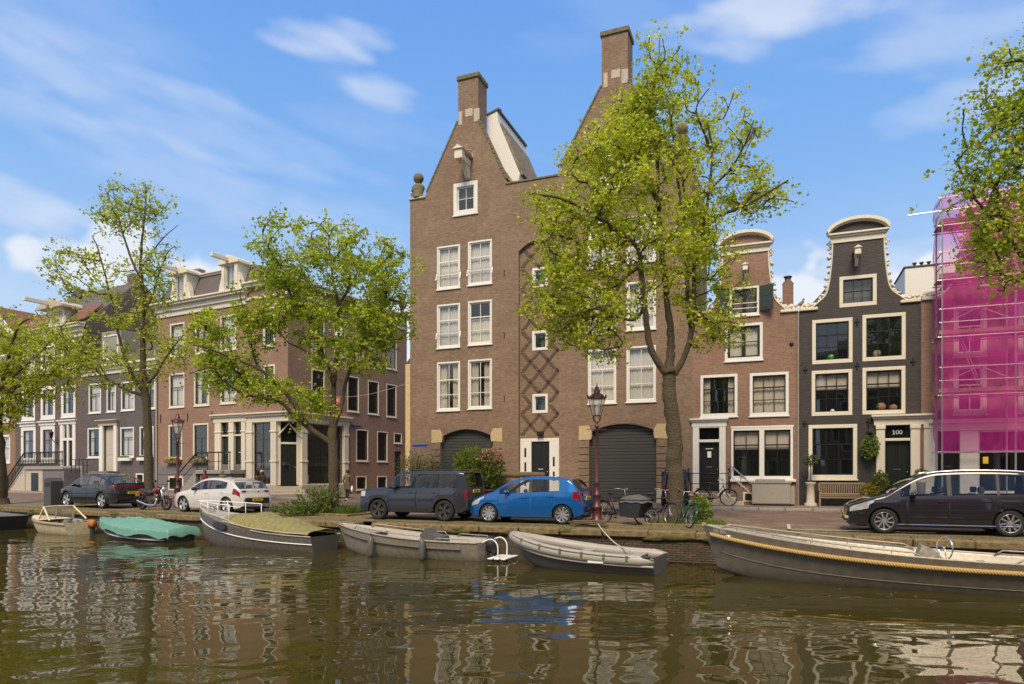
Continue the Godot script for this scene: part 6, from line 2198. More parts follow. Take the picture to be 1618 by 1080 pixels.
func wheel(root: Node3D, at: Vector3, s: float, r: float, w: float, rim: Dictionary) -> void:
	var key := "wheel%s" % rim.hash()
	if not meshes.has(key):
		var rot := Transform3D(Basis(Vector3.RIGHT, PI / 2), Vector3.ZERO)
		var st := begin(true)
		var ri: float = r * rim.get("share", 0.68)
		lathe(st, [flat(ri, w * 0.42), flat(ri + 0.015, w * 0.48), flat(r * 0.93, w * 0.5), flat(r * 0.985, w * 0.42), flat(r, w * 0.25), flat(r, -w * 0.25), flat(r * 0.985, -w * 0.42), flat(r * 0.93, -w * 0.5), flat(ri, -w * 0.45)], 32, rot)
		var s2 := begin(true)
		lathe(s2, [flat(ri * 0.985, -w * 0.4), flat(ri * 0.96, w * 0.3), flat(ri * 0.99, w * 0.44), flat(ri * 1.02, w * 0.44), flat(ri * 1.02, w * 0.38)], 32, rot)
		var s3 := begin()
		var n: int = rim.spokes
		for k in n:
			var a := TAU * k / n
			var tw: float = rim.get("twist", 0.0)
			var hw: float = rim.get("width", 0.03)
			for d in rim.get("pair", [0.0]):
				var p0 := vec(cos(a + d * 0.3), sin(a + d * 0.3), 0) * ri * 0.16
				var p1 := vec(cos(a + tw + d), sin(a + tw + d), 0) * ri * 0.95
				var side := (p1 - p0).normalized().cross(vec(0, 0, 1)) * hw
				var z0 := w * 0.36
				var q := [p0 - side * 0.8 + vec(0, 0, z0), p0 + side * 0.8 + vec(0, 0, z0), p1 + side * 1.15 + vec(0, 0, w * 0.4), p1 - side * 1.15 + vec(0, 0, w * 0.4)]
				quad(s3, q[0], q[1], q[2], q[3])
				for e in 4:
					var b0: Vector3 = q[e]
					var b1: Vector3 = q[(e + 1) % 4]
					quad(s3, b0, b1, b1 - vec(0, 0, 0.03), b0 - vec(0, 0, 0.03))
		lathe(s3, [flat(ri * 0.2, w * 0.2), flat(ri * 0.2, w * 0.385), flat(ri * 0.12, w * 0.40), flat(0, w * 0.40)], 14, rot)
		var s4 := begin()
		lathe(s4, [flat(ri * 0.97, w * 0.1), flat(0, w * 0.1)], 24, rot)
		meshes[key] = [done(st), done(s2), done(s3), done(s4)]
	var m: Array = meshes[key]
	var t := inst(root, "wheel", m[0], M.tyre, Transform3D(Basis() if s > 0 else Basis(Vector3.UP, PI), at))
	inst(t, "rim", m[1], M.alloy if rim.bright else M.dark_alloy)
	inst(t, "spokes", m[2], M.alloy if rim.bright else M.dark_alloy)
	inst(t, "brake_disc", m[3], M.black_plastic)

func car(called: String, label: String, at: Vector3, turn: float, S: Dictionary) -> Node3D:
	cs_ = S
	S.merge({"fx": 0.8, "fa": 0.32, "rx": 0.65, "ra": 0.22, "tumble": 0.30, "sill": 0.22, "ar": 0.37, "wr": 0.315, "clad": false, "clad_h": 0.085, "gaps": [], "head": [0.12, 0.6], "tail": [0.42, 0.1], "plate_rear": 0.75})
	var root := thing(called, label, "car", at, turn, "cars parked along the quay")
	var prof: Array = smooth_line(S.top, 6)
	S.prof = prof
	var want: Array = []
	for xw in S.wheels:
		for k in 23:
			want.append(xw - S.ar * cos(PI * k / 22.0))
	for g in S.gaps:
		want.append_array([g - 0.009, g - 0.003, g + 0.003, g + 0.009])
	for p in S.pillars:
		want.append_array(p)
	want.append_array(S.glass)
	want.append_array(S.ws)
	want.append_array(S.rw)
	want.append_array(S.head)
	want.append_array([S.L - S.tail[0], S.L - S.tail[1]])
	for k in int(S.L / 0.1):
		want.append(k * 0.1)
	want.sort()
	var sta: Array = [prof[0]]
	for i in range(1, prof.size()):
		var a: Vector2 = prof[i - 1]
		var b: Vector2 = prof[i]
		for x in want:
			if x > a.x + 0.001 and x < b.x - 0.001:
				sta.append(a.lerp(b, (x - a.x) / (b.x - a.x)))
		sta.append(b)
	var rows: Array = []
	for p in sta:
		var inset := 0.0
		for g in S.gaps:
			if absf(p.x - g) < 0.004:
				inset = 0.014
		rows.append(car_section(p.x, p.y, inset))
	var bins := {}
	for i in rows.size() - 1:
		var xm: float = (rows[i][0].x + rows[i + 1][0].x) * 0.5
		var in_glass: bool = xm > S.glass[0] and xm < S.glass[1]
		var open: bool = rows[i][11].y - rows[i][7].y > 0.05 and rows[i + 1][11].y - rows[i + 1][7].y > 0.05
		var pillar := -1
		var seg := 0
		for k in S.pillars.size():
			if xm > S.pillars[k][0] and xm < S.pillars[k][1]:
				pillar = k
			if xm > S.pillars[k][1]:
				seg = k + 1
		for j in 17:
			for s in [1.0, -1.0]:
				var key := "body"
				if in_glass and open and j in [8, 9]:
					key = "pillar_trim %d %d" % [pillar, int(s)] if pillar >= 0 else "side_window %d %d" % [seg, int(s)]
				elif j >= 13 and xm > S.ws[0] and xm < S.ws[1]:
					key = "windscreen"
				elif j >= 13 and xm > S.rw[0] and xm < S.rw[1]:
					key = "rear_window"
				elif j in [5, 6] and xm > S.head[0] and xm < S.head[1]:
					key = "headlight %d" % int(s)
				elif j in S.get("tail_rows", [5, 6]) and xm > S.L - S.tail[0] and xm < S.L - S.tail[1]:
					key = "tail_light %d" % int(s)
				elif S.clad and j == 0:
					key = "cladding"
				if not bins.has(key):
					bins[key] = begin(true)
				var q := [car_at(rows[i][j], s), car_at(rows[i + 1][j], s), car_at(rows[i + 1][j + 1], s), car_at(rows[i][j + 1], s)]
				if s > 0:
					quad(bins[key], q[3], q[2], q[1], q[0])
				else:
					quad(bins[key], q[0], q[1], q[2], q[3])
	# closing faces at nose and tail
	for i in [0, rows.size() - 1]:
		for j in 17:
			var a := car_at(rows[i][j], 1)
			var b := car_at(rows[i][j + 1], 1)
			quad(bins.body, a, b, vec(b.x, b.y, -b.z), vec(a.x, a.y, -a.z))
	var body := part(root, "body", bins.body, M[S.paint])
	for key in bins:
		if key == "body":
			continue
		var called2: String = key.split(" ")[0]
		var m: Material = {"pillar_trim": M.black_plastic, "side_window": M.car_glass, "windscreen": M.car_glass, "rear_window": M.car_glass, "headlight": M.lamp_lens, "tail_light": M.tail_lens, "cladding": M.black_plastic}[called2]
		part(root, called2, bins[key], m)
	# wheel housings, floor, wheels
	var st := begin()
	for xw in S.wheels:
		for s in [1.0, -1.0]:
			for k in 12:
				var a0 := PI * k / 12.0 - 0.12
				var a1 := PI * (k + 1) / 12.0 - 0.12
				var rr: float = S.ar + 0.004
				var w: float = car_w(xw) * 0.97
				quad(st, car_at(vec(xw - cos(a0) * rr, S.wr + sin(a0) * rr, w), s), car_at(vec(xw - cos(a1) * rr, S.wr + sin(a1) * rr, w), s), car_at(vec(xw - cos(a1) * rr, S.wr + sin(a1) * rr, w - 0.42), s), car_at(vec(xw - cos(a0) * rr, S.wr + sin(a0) * rr, w - 0.42), s))
	bx(st, vec(-S.L * 0.5 + 0.12, S.sill - 0.03, -S.W * 0.80), vec(S.L * 0.5 - 0.12, S.sill + 0.04, S.W * 0.80))
	bx(st, vec(S.L * 0.5 - S.wheels[0] - 0.36, S.sill, -S.W * 0.5), vec(S.L * 0.5 - S.wheels[0] + 0.36, 0.7, S.W * 0.5))
	part(root, "underbody", st, M.black_plastic)
	for xw in S.wheels:
		for s in [1.0, -1.0]:
			wheel(root, vec(S.L * 0.5 - xw, S.wr, s * (S.W - 0.125)), s, S.wr, 0.21, S.rim)
	# seats, dashboard, steering wheel
	var fy: float = S.belt[0]
	st = begin()
	var seat_x := [S.ws[0] + 1.05, S.ws[0] + 1.95]
	for sx in seat_x:
		for s in [-0.38, 0.38]:
			var c := car_at(vec(sx, 0, 0), 1).x
			cbx(st, vec(c - 0.2, 0.3, s - 0.24), vec(c + 0.3, 0.6, s + 0.24), 0.05)
			cbx(st, vec(c - 0.34, 0.5, s - 0.24), vec(c - 0.16, fy + 0.12, s + 0.24), 0.05)
			cbx(st, vec(c - 0.34, fy + 0.14, s - 0.13), vec(c - 0.22, fy + 0.30, s + 0.13), 0.03)
	part(root, "seats", st, M.car_interior)
	st = begin()
	var dx := car_at(vec(S.ws[0] + 0.2, 0, 0), 1).x
	cbx(st, vec(dx - 0.35, 0.3, -S.W * 0.85), vec(dx + 0.1, fy - 0.06, S.W * 0.85), 0.05)
	part(root, "dashboard", st, M.car_interior)
	# mirrors, door handles
	for s in [1.0, -1.0]:
		st = begin(true)
		var mx: float = S.glass[0] + S.get("mirror", 0.28)
		var mp := car_at(vec(mx, car_belt(mx) + 0.07, car_side(mx, car_belt(mx)) + 0.11), s)
		blob(st, mp, vec(0.075, 0.075, 0.12), Basis(), 12, 0.0)
		bar(st, mp, car_at(vec(mx + 0.02, car_belt(mx) - 0.02, car_side(mx, car_belt(mx)) - 0.03), s), 0.025)
		part(root, "wing_mirror", st, M[S.get("mirror_mat", S.paint)])
		for hx in S.handles:
			st = begin()
			var hy := car_belt(hx) - 0.13
			var hz := car_side(hx, hy)
			cbx(st, vec(-0.1, -0.016, -0.02), vec(0.1, 0.016, 0.035), 0.012, Transform3D(Basis(), car_at(vec(hx, hy, hz), s)))
			part(root, "door_handle", st, M[S.get("handle_mat", S.paint)])
	# ends: plates, bumper inserts, emblem
	var xr := car_at(vec(car_end(S.plate_rear, true), 0, 0), 1).x
	plate(root, vec(xr - 0.022, S.plate_rear, 0), -1.0)
	var xf := car_at(vec(car_end(0.45, false), 0, 0), 1).x
	plate(root, vec(xf + 0.02, 0.45, 0), 1.0)
	return root

func plate(root: Node3D, at: Vector3, dirx: float) -> void:
	var st := begin()
	cbx(st, at + vec(-0.012, -0.055, -0.26), at + vec(0.012, 0.055, 0.26), 0.004)
	var p := part(root, "number_plate", st, M.plate_yellow)
	st = begin()
	var widths := [0.035, 0.022, 0.03, 0.0, 0.03, 0.034, 0.026, 0.0, 0.03]
	var z := -0.19
	for w in widths:
		if w > 0.0:
			bx(st, at + vec(dirx * 0.010 - 0.003, -0.033, z), at + vec(dirx * 0.010 + 0.006, 0.033, z + w))
		z += 0.043
	part(p, "plate_characters", st, M.plate_ink)

func end_box(root: Node3D, called: String, rear: bool, y0: float, y1: float, z: float, out: float, m: Material, z2 := -99.0) -> MeshInstance3D:
	var x := car_at(vec(car_end((y0 + y1) * 0.5, rear), 0, 0), 1).x
	var st := begin()
	var zz := -z if z2 < -90 else z2
	cbx(st, vec(x - 0.06 if not rear else x - out, y0, minf(zz, z)), vec(x + out if not rear else x + 0.06, y1, maxf(zz, z)), 0.012)
	return part(root, called, st, m)

func build_cars() -> void:
	var right_turn := PI + TURN_R
	var left_turn := PI + TURN_L
	# black people carrier
	var c := car("people_carrier", "black people carrier with silver roof rails nearest the right edge", on_right(-6.75, 1.2 + 0.9), right_turn, {"L": 4.53, "W": 0.91, "paint": "car_plum_black", "belt": [0.93, 1.02], "sill": 0.2, "wr": 0.325, "ar": 0.375, "wheels": [0.90, 3.69], "top": [flat(0.0, 0.36), flat(0.01, 0.52), flat(0.06, 0.70), flat(0.2, 0.80), flat(0.6, 0.94), flat(0.95, 1.04), flat(1.25, 1.24), flat(1.6, 1.46), flat(1.85, 1.57), flat(2.2, 1.645), flat(3.0, 1.675), flat(3.8, 1.655), flat(4.2, 1.60), flat(4.34, 1.5), flat(4.46, 1.12), flat(4.49, 0.95), flat(4.53, 0.6), flat(4.5, 0.36)], "ws": [0.95, 1.87], "rw": [4.28, 4.47], "glass": [1.28, 4.22], "pillars": [[2.34, 2.44], [3.42, 3.48]], "gaps": [1.42, 2.39, 3.42], "head": [0.09, 0.66], "tail": [0.36, 0.05], "handles": [2.2, 3.2], "handle_mat": "car_plum_black", "rim": {"spokes": 9, "twist": 0.5, "width": 0.02, "bright": true, "share": 0.7}})
	var st: SurfaceTool
	for s in [1.0, -1.0]:
		st = begin(true)
		var pts: Array = []
		for x in [1.9, 2.1, 2.6, 3.2, 3.8, 4.15]:
			var y := 0.0
			for p in cs_.prof:
				if p.x <= x:
					y = p.y
			pts.append(car_at(vec(x, y - 0.012, 0.58), s))
		tube(st, smooth_line(pts, 4), 0.022, 8)
		part(c, "roof_rail", st, M.alloy)
		st = begin()
		var line: Array = []
		for k in 12:
			var x := 1.15 + 2.9 * k / 11.0
			line.append(car_at(vec(x, 0.245, car_side(x, 0.26) + 0.004), s))
		tube(st, line, 0.012, 5)
		part(c, "sill_trim", st, M.chrome)
		end_box(c, "fog_lamp", false, 0.36, 0.44, s * 0.50, 0.03, M.lamp_lens, s * 0.68)
	end_box(c, "grille", false, 0.62, 0.71, 0.5, 0.02, M.black_plastic)
	end_box(c, "grille_bar", false, 0.655, 0.67, 0.5, 0.028, M.chrome)
	end_box(c, "lower_grille", false, 0.28, 0.40, 0.46, 0.02, M.black_plastic)
	end_box(c, "lower_bar", false, 0.30, 0.315, 0.7, 0.03, M.chrome)
	# blue hatchback
	c = car("hatchback", "bright blue small hatchback parked left of the red lamp post", on_right(4.85, 1.2 + 0.85), right_turn, {"L": 3.95, "W": 0.85, "paint": "car_blue", "belt": [0.86, 1.03], "sill": 0.2, "wr": 0.30, "ar": 0.345, "wheels": [0.78, 3.29], "top": [flat(0.0, 0.34), flat(0.02, 0.5), flat(0.1, 0.68), flat(0.35, 0.82), flat(0.7, 0.95), flat(0.92, 1.02), flat(1.3, 1.25), flat(1.65, 1.41), flat(2.1, 1.5), flat(2.7, 1.505), flat(3.3, 1.45), flat(3.52, 1.39), flat(3.72, 1.16), flat(3.80, 1.03), flat(3.88, 0.85), flat(3.94, 0.58), flat(3.90, 0.34)], "ws": [0.92, 1.7], "rw": [3.5, 3.81], "glass": [1.15, 3.18], "pillars": [[2.16, 2.25]], "gaps": [1.12, 2.2, 2.98], "head": [0.12, 0.62], "tail": [0.34, 0.07], "tail_rows": [5, 6], "handles": [2.02, 2.95], "rim": {"spokes": 9, "width": 0.034, "bright": true, "share": 0.74}, "plate_rear": 0.80})
	for s in [1.0, -1.0]:
		end_box(c, "tail_lamp_inner", true, 0.86, 1.0, s * 0.42, 0.012, M.tail_lens, s * 0.62)
	end_box(c, "rear_bumper_insert", true, 0.36, 0.46, 0.55, 0.02, M.black_plastic)
	end_box(c, "grille", false, 0.30, 0.46, 0.5, 0.02, M.black_plastic)
	# slate SUV
	c = car("compact_suv", "slate blue boxy SUV with dark wheels parked behind the blue hatchback", on_right(8.95, 1.2 + 0.9), right_turn, {"L": 4.24, "W": 0.90, "paint": "car_slate", "belt": [1.02, 1.10], "tumble": 0.15, "fa": 0.2, "ra": 0.14, "sill": 0.28, "wr": 0.345, "ar": 0.41, "clad": true, "clad_h": 0.13, "wheels": [0.83, 3.40], "top": [flat(0.0, 0.42), flat(0.0, 0.66), flat(0.02, 0.94), flat(0.1, 1.04), flat(0.6, 1.10), flat(1.12, 1.14), flat(1.36, 1.40), flat(1.52, 1.57), flat(1.74, 1.66), flat(2.3, 1.69), flat(3.4, 1.69), flat(3.98, 1.66), flat(4.08, 1.58), flat(4.15, 1.18), flat(4.18, 1.05), flat(4.24, 0.62), flat(4.2, 0.42)], "ws": [1.14, 1.6], "rw": [4.04, 4.16], "glass": [1.26, 3.8], "pillars": [[2.3, 2.4], [3.2, 3.3]], "gaps": [1.3, 2.35, 3.22], "head": [0.05, 0.28], "tail": [0.12, 0.03], "tail_rows": [4, 5], "handles": [2.15, 3.05], "rim": {"spokes": 5, "width": 0.028, "pair": [-0.16, 0.16], "bright": false, "share": 0.7}, "mirror_mat": "black_plastic", "plate_rear": 1.0})
	for s in [1.0, -1.0]:
		st = begin(true)
		tube(st, [car_at(vec(1.95, 1.665, 0.62), s), car_at(vec(2.1, 1.72, 0.62), s), car_at(vec(3.6, 1.715, 0.62), s), car_at(vec(3.8, 1.65, 0.62), s)], 0.02, 8)
		part(c, "roof_rail", st, M.black_plastic)
		end_box(c, "tail_lamp_inner", true, 0.86, 1.04, s * 0.58, 0.012, M.tail_lens, s * 0.78)
		end_box(c, "reflector", true, 0.58, 0.66, s * 0.6, 0.012, M.tail_lens, s * 0.7)
	end_box(c, "rear_bumper_insert", true, 0.42, 0.74, 0.8, 0.012, M.black_plastic)
	# white hatchback
	c = car("hatchback", "pearl white hatchback with black rear bumper insert, seen from behind", on_left(9.3, 1.3 + 0.9), left_turn, {"L": 4.37, "W": 0.90, "paint": "car_white", "belt": [0.83, 1.0], "sill": 0.18, "wr": 0.32, "ar": 0.365, "wheels": [0.93, 3.57], "top": [flat(0.0, 0.34), flat(0.02, 0.5), flat(0.1, 0.64), flat(0.4, 0.78), flat(0.9, 0.90), flat(1.2, 0.95), flat(1.6, 1.2), flat(1.95, 1.36), flat(2.4, 1.43), flat(3.0, 1.42), flat(3.6, 1.32), flat(3.85, 1.24), flat(4.12, 1.02), flat(4.22, 0.93), flat(4.27, 0.80), flat(4.37, 0.62), flat(4.35, 0.45), flat(4.28, 0.32)], "ws": [1.2, 2.0], "rw": [3.82, 4.17], "glass": [1.45, 3.55], "pillars": [[2.5, 2.6], [3.22, 3.27]], "gaps": [1.3, 2.55, 3.35], "head": [0.12, 0.7], "tail": [0.44, 0.12], "tail_rows": [5, 6], "handles": [2.4, 3.3], "rim": {"spokes": 5, "width": 0.03, "pair": [-0.12, 0.12], "bright": true, "share": 0.72}, "plate_rear": 0.53, "mirror_mat": "black_plastic"})
	for s in [1.0, -1.0]:
		end_box(c, "tail_lamp_inner", true, 0.82, 0.91, s * 0.46, 0.01, M.tail_lens, s * 0.68)
	end_box(c, "rear_bumper_insert", true, 0.38, 0.62, 0.62, 0.012, M.black_plastic)
	end_box(c, "spoiler", true, 1.30, 1.34, 0.55, 0.06, M.car_white)
	st = begin(true)
	blob(st, vec(-4.27 * 0.5 - 0.1, 0.87, 0), vec(0.012, 0.05, 0.06), Basis(), 10, 0.0)
	part(c, "emblem", st, M.chrome)
	# black crossover
	c = car("crossover_car", "glossy black coupe crossover parked at the far left", on_left(17.6, 1.3 + 0.92), left_turn, {"L": 4.62, "W": 0.93, "paint": "car_black", "belt": [0.97, 1.06], "sill": 0.24, "wr": 0.36, "ar": 0.415, "clad": true, "wheels": [0.88, 3.65], "top": [flat(0.0, 0.4), flat(0.02, 0.58), flat(0.08, 0.80), flat(0.35, 0.93), flat(0.8, 1.02), flat(1.05, 1.07), flat(1.5, 1.35), flat(1.9, 1.53), flat(2.4, 1.61), flat(3.0, 1.59), flat(3.6, 1.46), flat(4.0, 1.32), flat(4.38, 1.14), flat(4.46, 1.08), flat(4.52, 0.95), flat(4.62, 0.68), flat(4.58, 0.42)], "ws": [1.05, 1.95], "rw": [3.62, 4.4], "glass": [1.4, 4.0], "pillars": [[2.5, 2.6], [3.45, 3.52]], "gaps": [1.4, 2.55, 3.45], "head": [0.08, 0.5], "tail": [0.4, 0.06], "tail_rows": [6], "handles": [2.35, 3.3], "rim": {"spokes": 5, "width": 0.03, "pair": [-0.14, 0.14], "bright": true, "share": 0.72}, "plate_rear": 0.72})
	end_box(c, "tail_light_bar", true, 0.96, 1.03, 0.74, 0.012, M.tail_lens)
	end_box(c, "rear_bumper_insert", true, 0.44, 0.58, 0.7, 0.012, M.black_plastic)
	end_box(c, "spoiler", true, 1.12, 1.16, 0.62, 0.05, M.car_black)

# ---------------------------------------------------------------- boats
# local space of a boat: x towards the bow, y up from the waterline, z across

func hull_point(S: Dictionary, s: float, f: float, side: float, inner := 0.0) -> Vector3:
	var hb: float
	var m: float = S.get("mid", 0.42)
	if s < m:
		hb = lerpf(S.stern, 1.0, sin(s / m * PI * 0.5))
	else:
		hb = pow(maxf(0.0, 1.0 - pow((s - m) / (1.0 - m), S.get("full", 2.4))), 0.8)
	hb = maxf(hb * S.B - inner, 0.012)
	var sheer: float = S.sheer[0] + (S.sheer[1] - S.sheer[0]) * pow(s, S.get("sheer_pow", 2.2)) - S.get("sag", 0.0) * sin(PI * s)
	var keel: float = -S.draft * (1.0 - pow(s, 6.0))
	keel += S.get("forefoot", 0.15) * pow(s, 8.0)
	var z := hb * pow(f, S.get("flare", 0.45))
	var y := lerpf(keel, sheer, pow(f, 1.25))
	var x: float = -S.L * 0.5 + S.L * s + S.get("rake", 0.3) * pow(s, 5.0) * (y / maxf(sheer, 0.1) - 0.5) - inner * pow(s, 6.0) * 1.5 + S.get("stern_rake", 0.0) * pow(1.0 - s, 8.0) * (y - 0.2)
	return vec(x, y, z * side)

func hull(root: Node3D, S: Dictionary, m: Material, inside: Material) -> void:
	var st := begin(true)
	var n := 34
	var k := 11
	for side in [1.0, -1.0]:
		var rows: Array = []
		for i in n + 1:
			var row: Array = []
			for j in k + 1:
				row.append(hull_point(S, float(i) / n, float(j) / k, side))
			if side < 0:
				row.reverse()
			rows.append(row)
		sheet(st, rows)
	part(root, "hull", st, m)
	# transom
	st = begin()
	var a: Array = []
	for j in k + 1:
		a.append(hull_point(S, 0, float(j) / k, 1))
	for j in k:
		quad(st, a[j], a[j + 1], a[j + 1] * vec(1, 1, -1), a[j] * vec(1, 1, -1))
	part(root, "transom", st, S.get("transom", m))
	if inside == null:
		return
	st = begin(true)
	for side in [1.0, -1.0]:
		var rows: Array = []
		for i in n + 1:
			var s := 0.012 + 0.975 * float(i) / n
			var row: Array = [hull_point(S, s, 1.0, side), hull_point(S, s, 1.0, side, 0.05)]
			for j in 6:
				var p := hull_point(S, s, 0.97 - 0.13 * j, side, 0.05)
				p.y = maxf(p.y, S.get("floor", -0.02))
				row.append(p)
			row.append(vec(row[row.size() - 1].x, maxf(row[row.size() - 1].y, S.get("floor", -0.02)), 0))
			if side > 0:
				row.reverse()
			rows.append(row)
		sheet(st, rows)
	var b: Array = []
	for j in 8:
		b.append(hull_point(S, 0.012, 0.3 + 0.1 * j, 1, 0.05))
	for j in 7:
		quad(st, b[j] * vec(1, 1, -1), b[j + 1] * vec(1, 1, -1), b[j + 1], b[j])
	part(root, "inner_shell", st, inside)

func gun_line(S: Dictionary, s0: float, s1: float, side: float, f := 1.0, out := 0.0, up := 0.0, n := 24) -> Array:
	var pts: Array = []
	for i in n + 1:
		var p := hull_point(S, lerpf(s0, s1, float(i) / n), f, side)
		pts.append(p + vec(0, up, side * out))
	return pts

func rail(root: Node3D, called: String, pts: Array, r: float, m: Material, sides := 7) -> MeshInstance3D:
	var st := begin(true)
	tube(st, pts, r, sides)
	return part(root, called, st, m)

# three strands laid round a line
func laid_rope(root: Node3D, called: String, pts: Array, r: float, pitch: float, m: Material) -> MeshInstance3D:
	var st := begin(true)
	var fine: Array = []
	for i in pts.size() - 1:
		var a: Vector3 = pts[i]
		var b: Vector3 = pts[i + 1]
		var n := maxi(1, int(a.distance_to(b) / (pitch / 9.0)))
		for k in n:
			fine.append(a.lerp(b, float(k) / n))
	var run := 0.0
	for strand in 3:
		var q: Array = []
		run = 0.0
		for i in fine.size():
			var d: Vector3 = (fine[mini(i + 1, fine.size() - 1)] - fine[maxi(i - 1, 0)]).normalized()
			var u := d.cross(Vector3.UP).normalized()
			var v := d.cross(u)
			if i > 0:
				run += fine[i].distance_to(fine[i - 1])
			var an := TAU * (run / pitch + strand / 3.0)
			q.append(fine[i] + (u * cos(an) + v * sin(an)) * r * 0.52)
		tube(st, q, r * 0.6, 6)
	return part(root, called, st, m)

func fender(label: String, at: Vector3, y_top: float) -> void:
	var t := thing("boat_fender", label, "fender", at, 0.0, "fenders of the aluminium sloop")
	var st := begin(true)
	lathe(st, [flat(0, 0), flat(0.06, 0.02), flat(0.095, 0.1), flat(0.095, 0.5), flat(0.06, 0.6), flat(0.03, 0.64), flat(0, 0.65)], 12)
	part(t, "fender_body", st, M.fender_grey)
	st = begin()
	bar(st, vec(0, 0.64, 0), vec(0, y_top, 0), 0.012)
	part(t, "fender_line", st, M.black_plastic)

func build_boats() -> void:
	var lt := PI + TURN_L
	var rt := PI + TURN_R
	var on := func(p: Vector3) -> Vector3: return vec(p.x, WATER, p.z)
	# 7: long grey sloop with rope fender
	var S := {"L": 7.7, "B": 1.12, "stern": 0.72, "mid": 0.45, "sheer": [0.66, 1.2], "sheer_pow": 2.0, "sag": 0.03, "draft": 0.35, "rake": 0.42, "flare": 0.42, "floor": 0.12, "full": 2.3}
	var b := thing("sloop", "long grey steel sloop with tan rope fender, nearest boat", "boat", vec(8.45, WATER, -15.35), PI - 0.434, "boats moored along the quay")
	hull(b, S, M.hull_grey, M.aluminium)
	for side in [1.0, -1.0]:
		laid_rope(b, "rope_fender", gun_line(S, 0.03, 0.985, side, 0.86, 0.045, 0.0, 40), 0.05, 0.17, M.rope_tan)
		rail(b, "gunwale", gun_line(S, 0.0, 0.99, side, 1.0, -0.02, 0.01, 40), 0.022, M.aluminium)
		rail(b, "bow_rail", [gun_line(S, 0.42, 0.43, side, 1.0, -0.1, 0.0, 1)[0]] + gun_line(S, 0.45, 0.93, side, 1.0, -0.1, 0.09, 20) + [gun_line(S, 0.95, 0.96, side, 1.0, -0.08, 0.0, 1)[0]], 0.017, M.aluminium)
		rail(b, "stern_rail", [gun_line(S, 0.22, 0.23, side, 1.0, -0.08, 0.0, 1)[0]] + gun_line(S, 0.2, 0.04, side, 1.0, -0.08, 0.1, 10) + [gun_line(S, 0.03, 0.02, side, 1.0, -0.08, 0.0, 1)[0]], 0.018, M.aluminium)
		rail(b, "chine_line", gun_line(S, 0.02, 0.97, side, 0.55, 0.004, 0.0, 40), 0.009, M.hull_grey)
		var st := begin()
		for k in 5:
			var p: Vector3 = gun_line(S, 0.5 + 0.1 * k, 1, side, 1.0, -0.1, 0.0, 1)[0]
			bar(st, p, p + vec(0, 0.09, 0), 0.012)
		part(b, "rail_post", st, M.aluminium)
	var st := begin()
	for i in 10:
		var s0 := 0.72 + 0.027 * i
		var s1 := s0 + 0.027
		var a0 := hull_point(S, s0, 1, 1, 0.06) - vec(0, 0.07, 0)
		var a1 := hull_point(S, s1, 1, 1, 0.06) - vec(0, 0.07, 0)
		quad(st, a0, a0 * vec(1, 1, -1), a1 * vec(1, 1, -1), a1)
	part(b, "foredeck", st, M.aluminium)
	st = begin()
	for q in [[-2.9, -2.2, 0.42], [-1.9, -1.5, 0.42], [1.3, 2.1, 0.5]]:
		cbx(st, vec(q[0], q[2] - 0.05, -0.62), vec(q[1], q[2], 0.62), 0.015)
	for s in [-1.0, 1.0]:
		cbx(st, vec(-2.6, 0.36, minf(s * 0.5, s * 0.8)), vec(0.6, 0.42, maxf(s * 0.5, s * 0.8)), 0.015)
	part(b, "bench", st, M.deck_grey)
	st = begin()
	slab(st, PackedVector2Array([flat(-1.05, 0.1), flat(-0.55, 0.1), flat(-0.5, 0.55), flat(-0.62, 0.92), flat(-0.95, 0.78)]), -0.28, 0.28)
	part(b, "console", st, M.aluminium)
	st = begin(true)
	var ring: Array = []
	for k in 25:
		var a := TAU * k / 24
		ring.append(vec(-1.08 + 0.12 * cos(a), 0.86 + 0.25 * sin(a), 0.22 * cos(a)))
	tube(st, ring, 0.016, 7, false)
	for k in 3:
		var a := TAU * k / 3 + 0.3
		bar(st, vec(-1.08, 0.86, 0), vec(-1.08 + 0.12 * cos(a), 0.86 + 0.25 * sin(a), 0.22 * cos(a)), 0.01)
	bar(st, vec(-1.08, 0.84, 0), vec(-0.8, 0.74, 0), 0.02)
	part(b, "steering_wheel", st, M.chrome)
	st = begin(true)
	for k in 9:
		blob(st, vec(-1.75 + 0.07 * k, 0.62 + 0.03 * sin(k), -0.55 + 0.05 * cos(k * 2.0)), vec(0.05, 0.035, 0.05), Basis(), 6, 0.3)
	tube(st, smooth_line([vec(-1.8, 0.62, -0.5), vec(-1.5, 0.55, -0.2), vec(-1.3, 0.45, 0.1), vec(-1.5, 0.44, 0.4)], 5), 0.012)
	part(b, "coiled_cable", st, M.black_plastic)
	for side in [1.0, -1.0]:
		st = begin(true)
		var hp := hull_point(S, 0.93, 0.9, side)
		blob(st, hp + vec(0, 0, side * 0.01), vec(0.11, 0.035, 0.03), Basis(), 10, 0.0)
		part(b, "fairlead", st, M.chrome)
	var pl: Array = gun_line(S, 0.84, 0.83, 1.0, 0.62, 0.02, 0.0, 2)
	rail(b, "painter_knot", smooth_line([pl[0], pl[0] + vec(-0.06, -0.05, 0.03), pl[0] + vec(-0.02, -0.12, 0.03), pl[0] + vec(0.04, -0.05, 0.03), pl[0] + vec(-0.14, -0.06, 0.02), pl[0] + vec(-0.2, 0.0, 0.02)], 4), 0.022, M.rope_white)
